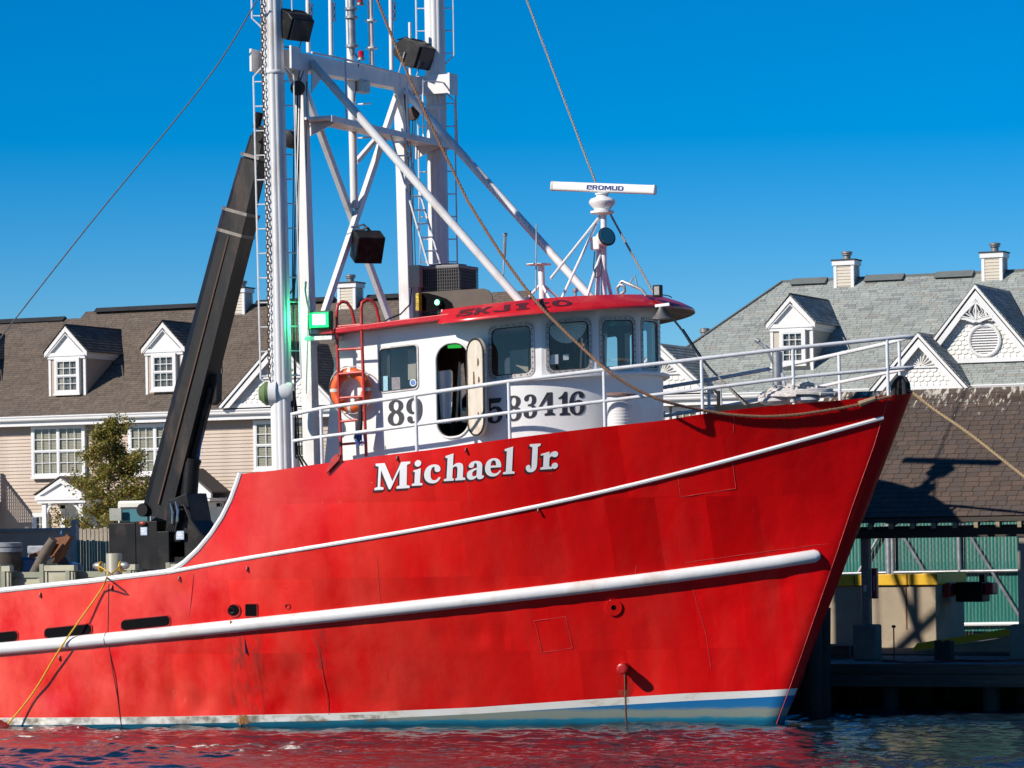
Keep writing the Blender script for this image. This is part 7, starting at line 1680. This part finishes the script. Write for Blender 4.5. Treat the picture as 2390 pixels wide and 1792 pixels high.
tx = MB(); tot = 0; L_ = ['qe', 'qR', 'qO', 'qM', 'qU', 'qD']; Wt = sum(GL[c][0] for c in L_) + 9 * 5; x = 0; f0 = RD_(1373, 434); f1 = RD_(1459, 438); nface = fw_ if fw_.y < 0 else -fw_
for ch in L_:
    for sh in glyph(ch): tx.plate([[(px + x, py) for (px, py) in L2] for L2 in sh], lambda a, b, d: cc_ + sdir * ((f0 - cc_).dot(sdir) + (f1 - f0).dot(sdir) * a / Wt) + nface * .0735 + upv * (-.042 + .084 * b / 100), 0)
    x += GL[ch][0] + 9
tx.build('scanner_lettering', BLUET, scn)
# searchlight on the mast
sc_ = RD_(1416, 552, RYY - .15); sax = Vector((.72, -.55, .25)).normalized()
slt = MB().lathe(sc_ - sax * .22, sax, [(.08, 0), (.15, .08), (.16, .20), (.17, .22)], 22).build('searchlight', WHITE, rm, smooth=True); MB().lathe(sc_ - sax * .01, sax, [(.175, 0), (.18, .02), (.165, .03)], 22).build('bezel', RUBBER, slt, smooth=True); MB().lathe(sc_ + sax * .015, sax, [(.155, 0), (.15, .012)], 22).build('lens', simple('blue_glass', (.02, .10, .16), .08), slt)
MB().obox(RD_(1392, 568, RYY - .1), (.09, 0, 0), (0, .09, 0), (0, 0, .12)).build('drive_box', WHITE, slt, bevel=.02); MB().tube([RD_(1388, 586, RYY - .25), RD_(1385, 625, RYY - .25), RD_(1391, 648, RYY - .25), RD_(1401, 645, RYY - .25), RD_(1405, 615, RYY - .2)], .012, 6).build('power_cable', CABLE, slt)
# small compass mast with disc and legs, aerials, vents
sp = PY(1263, 620, -1.0); sb_ = zrf(sp.x) - .02
sm = MB().tube([(sp.x + .02, -1.0, sb_), (sp.x, -1.0, sp.z)], .06, 12).build('aerial_stand', WHITE, boat, smooth=True); MB().lathe((sp.x - .05, -1.0, sp.z), (0, 0, 1), [(.06, 0), (.24, .02), (.24, .035), (.05, .04)], 20).build('ground_plate', WHITE, sm, smooth=True)
for (dx, dy) in ((-.42, -.3), (.36, -.25), (-.15, .4), (.45, .35)): MB().tube([(sp.x, -1.0, sp.z - .32), (sp.x + dx, -1.0 + dy, zrf(sp.x + dx) - .02)], .026, 8).build('leg', WHITE, sm, smooth=True)
MB().tube([PY(1251, 680, -1.3), PY(1252, 522, -1.3)], .014, 6).build('whip_aerial', STEEL, boat); 
va = PY(1174, 660, -1.5); MB().tube([va, PY(1178, 560, -1.5)], .015, 6).tube([PY(1177, 600, -1.5), PY(1179, 545, -1.5)], .032, 8).build('whip_aerial', STEEL, boat, smooth=True); MB().lathe(PY(1179, 550, -1.5), (0, 0, 1), [(.045, 0), (.045, .05)], 10).build('aerial_tip', STEEL, boat)
mv = PY(1343, 690, -1.2); MB().lathe(mv - Vector((0, 0, .1)), (0, 0, 1), [(.025, 0), (.025, .16), (.05, .17), (.055, .2), (.03, .235)], 12).build('mushroom_vent', STEEL, boat, smooth=True)
# grapnel hook and small lamp on the roof edge
hk = MB().tube([PY(1442, 685, -.9), PY(1440, 672, -.9), PY(1448, 664, -.9), PY(1457, 668, -.9), PY(1458, 680, -.9), PY(1450, 686, -.9)], .03, 8).tube([PY(1446, 662, -.9), PY(1452, 656, -.9), PY(1498, 676, -.9), PY(1508, 690, -.9)], .028, 8).tube([PY(1470, 660, -.9), PY(1482, 643, -.9), PY(1487, 668, -.9)], .016, 6).build('boat_hook', STEEL, boat, smooth=True)
l0 = PY(1537, 678, -.7); dl_ = MB().box(l0.x - .085, l0.x + .07, -.78, -.66, l0.z - .12, l0.z + .10).build('roof_lamp', BLACK, boat, bevel=.012); MB().box(l0.x - .05, l0.x + .045, -.79, -.78, l0.z - .08, l0.z + .07).build('lens', simple('smoky_lens', (.35, .34, .32), .2), dl_); MB().tube([PY(1545, 688, -.75), PY(1560, 690, -.7), PY(1568, 694, -.6)], .01, 5).build('lead', CABLE, dl_)
# ------------------------------------------------------------------ bow gear
ar = [PY(u, v, .0) for (u, v) in ((2089, 922), (2090, 892), (2097, 881), (2106, 884), (2112, 896), (2114, 920))]
fl2 = MB().tube([p + Vector((0, -.08, 0)) for p in ar], .055, 8).tube([p + Vector((0, .14, 0)) for p in ar], .055, 8).build('bow_fairlead', RUBBER, boat, smooth=True); MB().lathe(PY(2102, 914, -.12), (0, 1, 0), [(.08, 0), (.05, .04), (.05, .2), (.08, .24)], 16).build('roller', BLACK, fl2, smooth=True)
bp_ = PY(1815, 905, .8); bt_ = PY(1815, 822, .8); bl2 = MB().lathe((bp_.x, .8, bp_.z - .9), (0, 0, 1), [(.095, 0), (.095, bt_.z - bp_.z + .9), (.08, bt_.z - bp_.z + .91)], 16).build('samson_post', STEEL, boat, smooth=True)
MB().tube([PY(1766, 794, .7), PY(1790, 815, .7), PY(1806, 850, .75), PY(1810, 865, .8)], .03, 8).tube([PY(1764, 793, .7), PY(1772, 797, .7)], .045, 8).tube([PY(1784, 808, .7), PY(1793, 817, .7)], .045, 8).build('pole_arm', STEEL, boat, smooth=True); MB().beam(PY(1826, 870, .6), PY(1834, 925, .6), .05, .05).build('prop', STEEL, boat)
MB().prism([PY(1668, 950, -.6), PY(1672, 945, -.6), PY(1740, 945, -.6), PY(1800, 932, -.6), PY(1800, 944, -.6), PY(1740, 962, -.6), PY(1668, 962, -.6)], (0, .9, 0)).build('windlass_cover', BLACK, boat); MB().beam(PY(1677, 952, -.5), PY(1677, 912, -.5), .05, .05).build('windlass_lever', BLACK, boat); MB().beam(PY(1684, 952, 0), PY(1681, 905, 0), .035, .035).build('windlass_post', STEEL, boat)
# ------------------------------------------------------------------ ropes (things of their own)
def rope(name, pts, r, mat, label, cat='rope', n=8, twist=True):
    W = [Vector(p) for p in pts]; D = []
    for i in range(len(W) - 1):
        a, b, c2, d = W[max(i - 1, 0)], W[i], W[i + 1], W[min(i + 2, len(W) - 1)]
        for k in range(6): t = k / 6; D.append(.5 * ((2 * b) + (c2 - a) * t + (2 * a - 5 * b + 4 * c2 - d) * t * t + (3 * b - a - 3 * c2 + d) * t**3))
    D.append(W[-1]); m = MB()
    if twist:
        # three laid strands
        tot = 0; F_ = []; L = [0]
        for i in range(1, len(D)): L.append(L[-1] + (D[i] - D[i - 1]).length)
        ns = int(L[-1] / (r * 1.6)); 
        for s in range(3):
            P_ = []
            for k in range(ns + 1):
                l = L[-1] * k / ns; i = min(int(np.searchsorted(L, l, 'right')) - 1, len(D) - 2); f = (l - L[i]) / max(L[i + 1] - L[i], 1e-6); p = D[i].lerp(D[i + 1], f); t = (D[i + 1] - D[i]).normalized(); a = t.cross(Vector((.3, .9, .2))).normalized(); b = t.cross(a); an = l / (r * 5.0) * 2 * math.pi / 1.6 + s * 2.0944
                P_.append(p + (a * math.cos(an) + b * math.sin(an)) * r * .5)
            m.tube(P_, r * .56, 5)
    else: m.tube(D, r, n)
    return tag(m.build(name, mat, loc=tuple(W[-1]), smooth=True, fixn=False), label, cat)
up_px = [(872, -30), (881, 0), (929, 119), (994, 266), (1081, 447), (1100, 482), (1176, 602), (1249, 700), (1310, 765), (1378, 829), (1413, 861)]
W = [PY(u, v, lerp(-1.2, -3.05, i / (len(up_px) - 1))) for i, (u, v) in enumerate(up_px)]
for (u, v, y) in ((1460, 894, -2.95), (1511, 921, -2.80), (1560, 939, -2.62)): W.append(PY(u, v, y))
for (u, v) in ((1640, 957), (1710, 968), (1784, 972), (1850, 969), (1900, 963), (1973, 951), (2011, 943), (2042, 934), (2082, 925)): W.append(HP(u, v, .055))
rope('tackle_line', W, .028, BROWNROPE, 'brown rope sweeping from the mast past the wheelhouse along the bow bulwark')
tg2 = MB().tube([HP(2008, 943, .07), HP(2045, 930, .07)], [.05, .04], 8); tag(tg2.build('rope_splice', simple('bleached_splice', (.34, .24, .15), .85, var=.3, scale=30), loc=tuple(HP(2030, 936, .07)), smooth=True), 'pale spliced eye on the brown rope near the stemhead', 'rope splice')
rope('forestay_wire', [PY(u, v, y) for (u, v, y) in ((1222, -20, .1), (1391, 428, .1), (1425, 500, .1), (1528, 688, .0), (1546, 714, 0), (1590, 768, 0), (1640, 840, .1), (1745, 950, .2))], .022, simple('grey_stay_rope', (.30, .27, .23), .8, var=.3, scale=40), 'taut forestay rope running down past the radar to the foredeck')
rope('stern_stay', [PY(u, v, y) for (u, v, y) in ((600, 0, -3.4), (480, 190, -3.3), (208, 525, -3.1), (0, 790, -3.0), (-40, 842, -3.0))], .013, WIRE, 'thin wire stay running down from the near column to far left', 'wire', twist=False)
rope('stay_pair', [PY(u, v, .3) for (u, v) in ((1594, 768), (1660, 862), (1752, 948))], .016, CABLE, 'dark wire beside the forestay over the foredeck rail', 'wire', twist=False)
rope('bow_line', [PY(2100, 905, .0), PY(2125, 913, .05), PY(2180, 955, -.15), PY(2260, 1010, -.5), PY(2390, 1112, -1.0), PY(2460, 1168, -1.3)], .026, simple('old_mooring_rope', (.30, .21, .11), .85, var=.3, scale=45), 'tan mooring rope leading from the bow fairlead down to the right', 'mooring rope')
yl = [Vector((pp.x + .26, 2.72, zc)), PY(262, 1338, 1.0), HP(254, 1348, .08), HP(240, 1376, .06), HP(180, 1470, .16), HP(140, 1530, .16), HP(80, 1620, .08), HP(22, 1704, .25)]
rope('yellow_line', yl, .017, YELROPE, 'yellow line running from the pile down the hull side to the water', 'rope', twist=False)
rope('yellow_strop', [Vector((pp.x - .26, 2.72, zc)), PY(252, 1335, 1.2), HP(255, 1347, .09)], .015, YELROPE, 'short yellow strop joining the left cleat of the pile to the rail', 'rope', twist=False)
fd = HP(2, 1706, .3); fe = thing('red_fender', 'dark red ribbed fender floating at far left by the hull', 'fender', (fd.x, fd.y, 0)); prof = []
for k in range(16): h = -.42 + .056 * k; prof.append((.16 * math.sqrt(max(1 - (h / .5) ** 2, .05)) + .012 * (k % 2), h))
MB().lathe((fd.x - .05, fd.y, .02), (.9, .2, -.25), prof, 20).build('body', FENDER, fe, smooth=True)
# coil of bleached rope on the foredeck
cl = thing('rope_coil', 'heap of bleached mooring rope and white bag on the foredeck behind the rail', 'rope coil', tuple(PY(1850, 940, -1.0))); r = random.Random(4); m = MB()
cc0 = PY(1862, 914, -.9)
for k in range(60):
    a = r.uniform(0, 6.28); rr_ = r.uniform(.15, .62); h = max(.26 * (1 - (rr_ / .7) ** 2), 0) * r.uniform(.5, 1.1) - .12; P_ = []
    for j in range(6): b = a + j * .28; P_.append(cc0 + Vector((rr_ * math.cos(b) * 1.15, rr_ * math.sin(b) * .8, h + r.uniform(-.02, .02))))
    m.tube(P_, .035, 6)
m.build('coil', GREYROPE, cl, smooth=True)
m = MB()
for k in range(2): m.sphere(cc0 + Vector((-.35 + .5 * k, -.2, -.14)), .22, 14, (1.5, .9, .45))
m.build('bag', simple('grey_white_bag', (.52, .50, .50), .7, var=.2, scale=7, bmp=.3, bscale=8), cl, smooth=True)
# rope whipping on one rail post
w0 = RP(1850, 905); tag(MB().lathe(w0 + Vector((0, 0, -.25)), (0, 0, 1), [(.045, 0), (.05, .06), (.042, .1), (.05, .15), (.042, .2), (.05, .26), (.04, .3)], 12).build('rope_lashing', GREYROPE, loc=tuple(w0), smooth=True), 'pale rope lashing wrapped round the foot of a bow rail post', 'rope lashing')
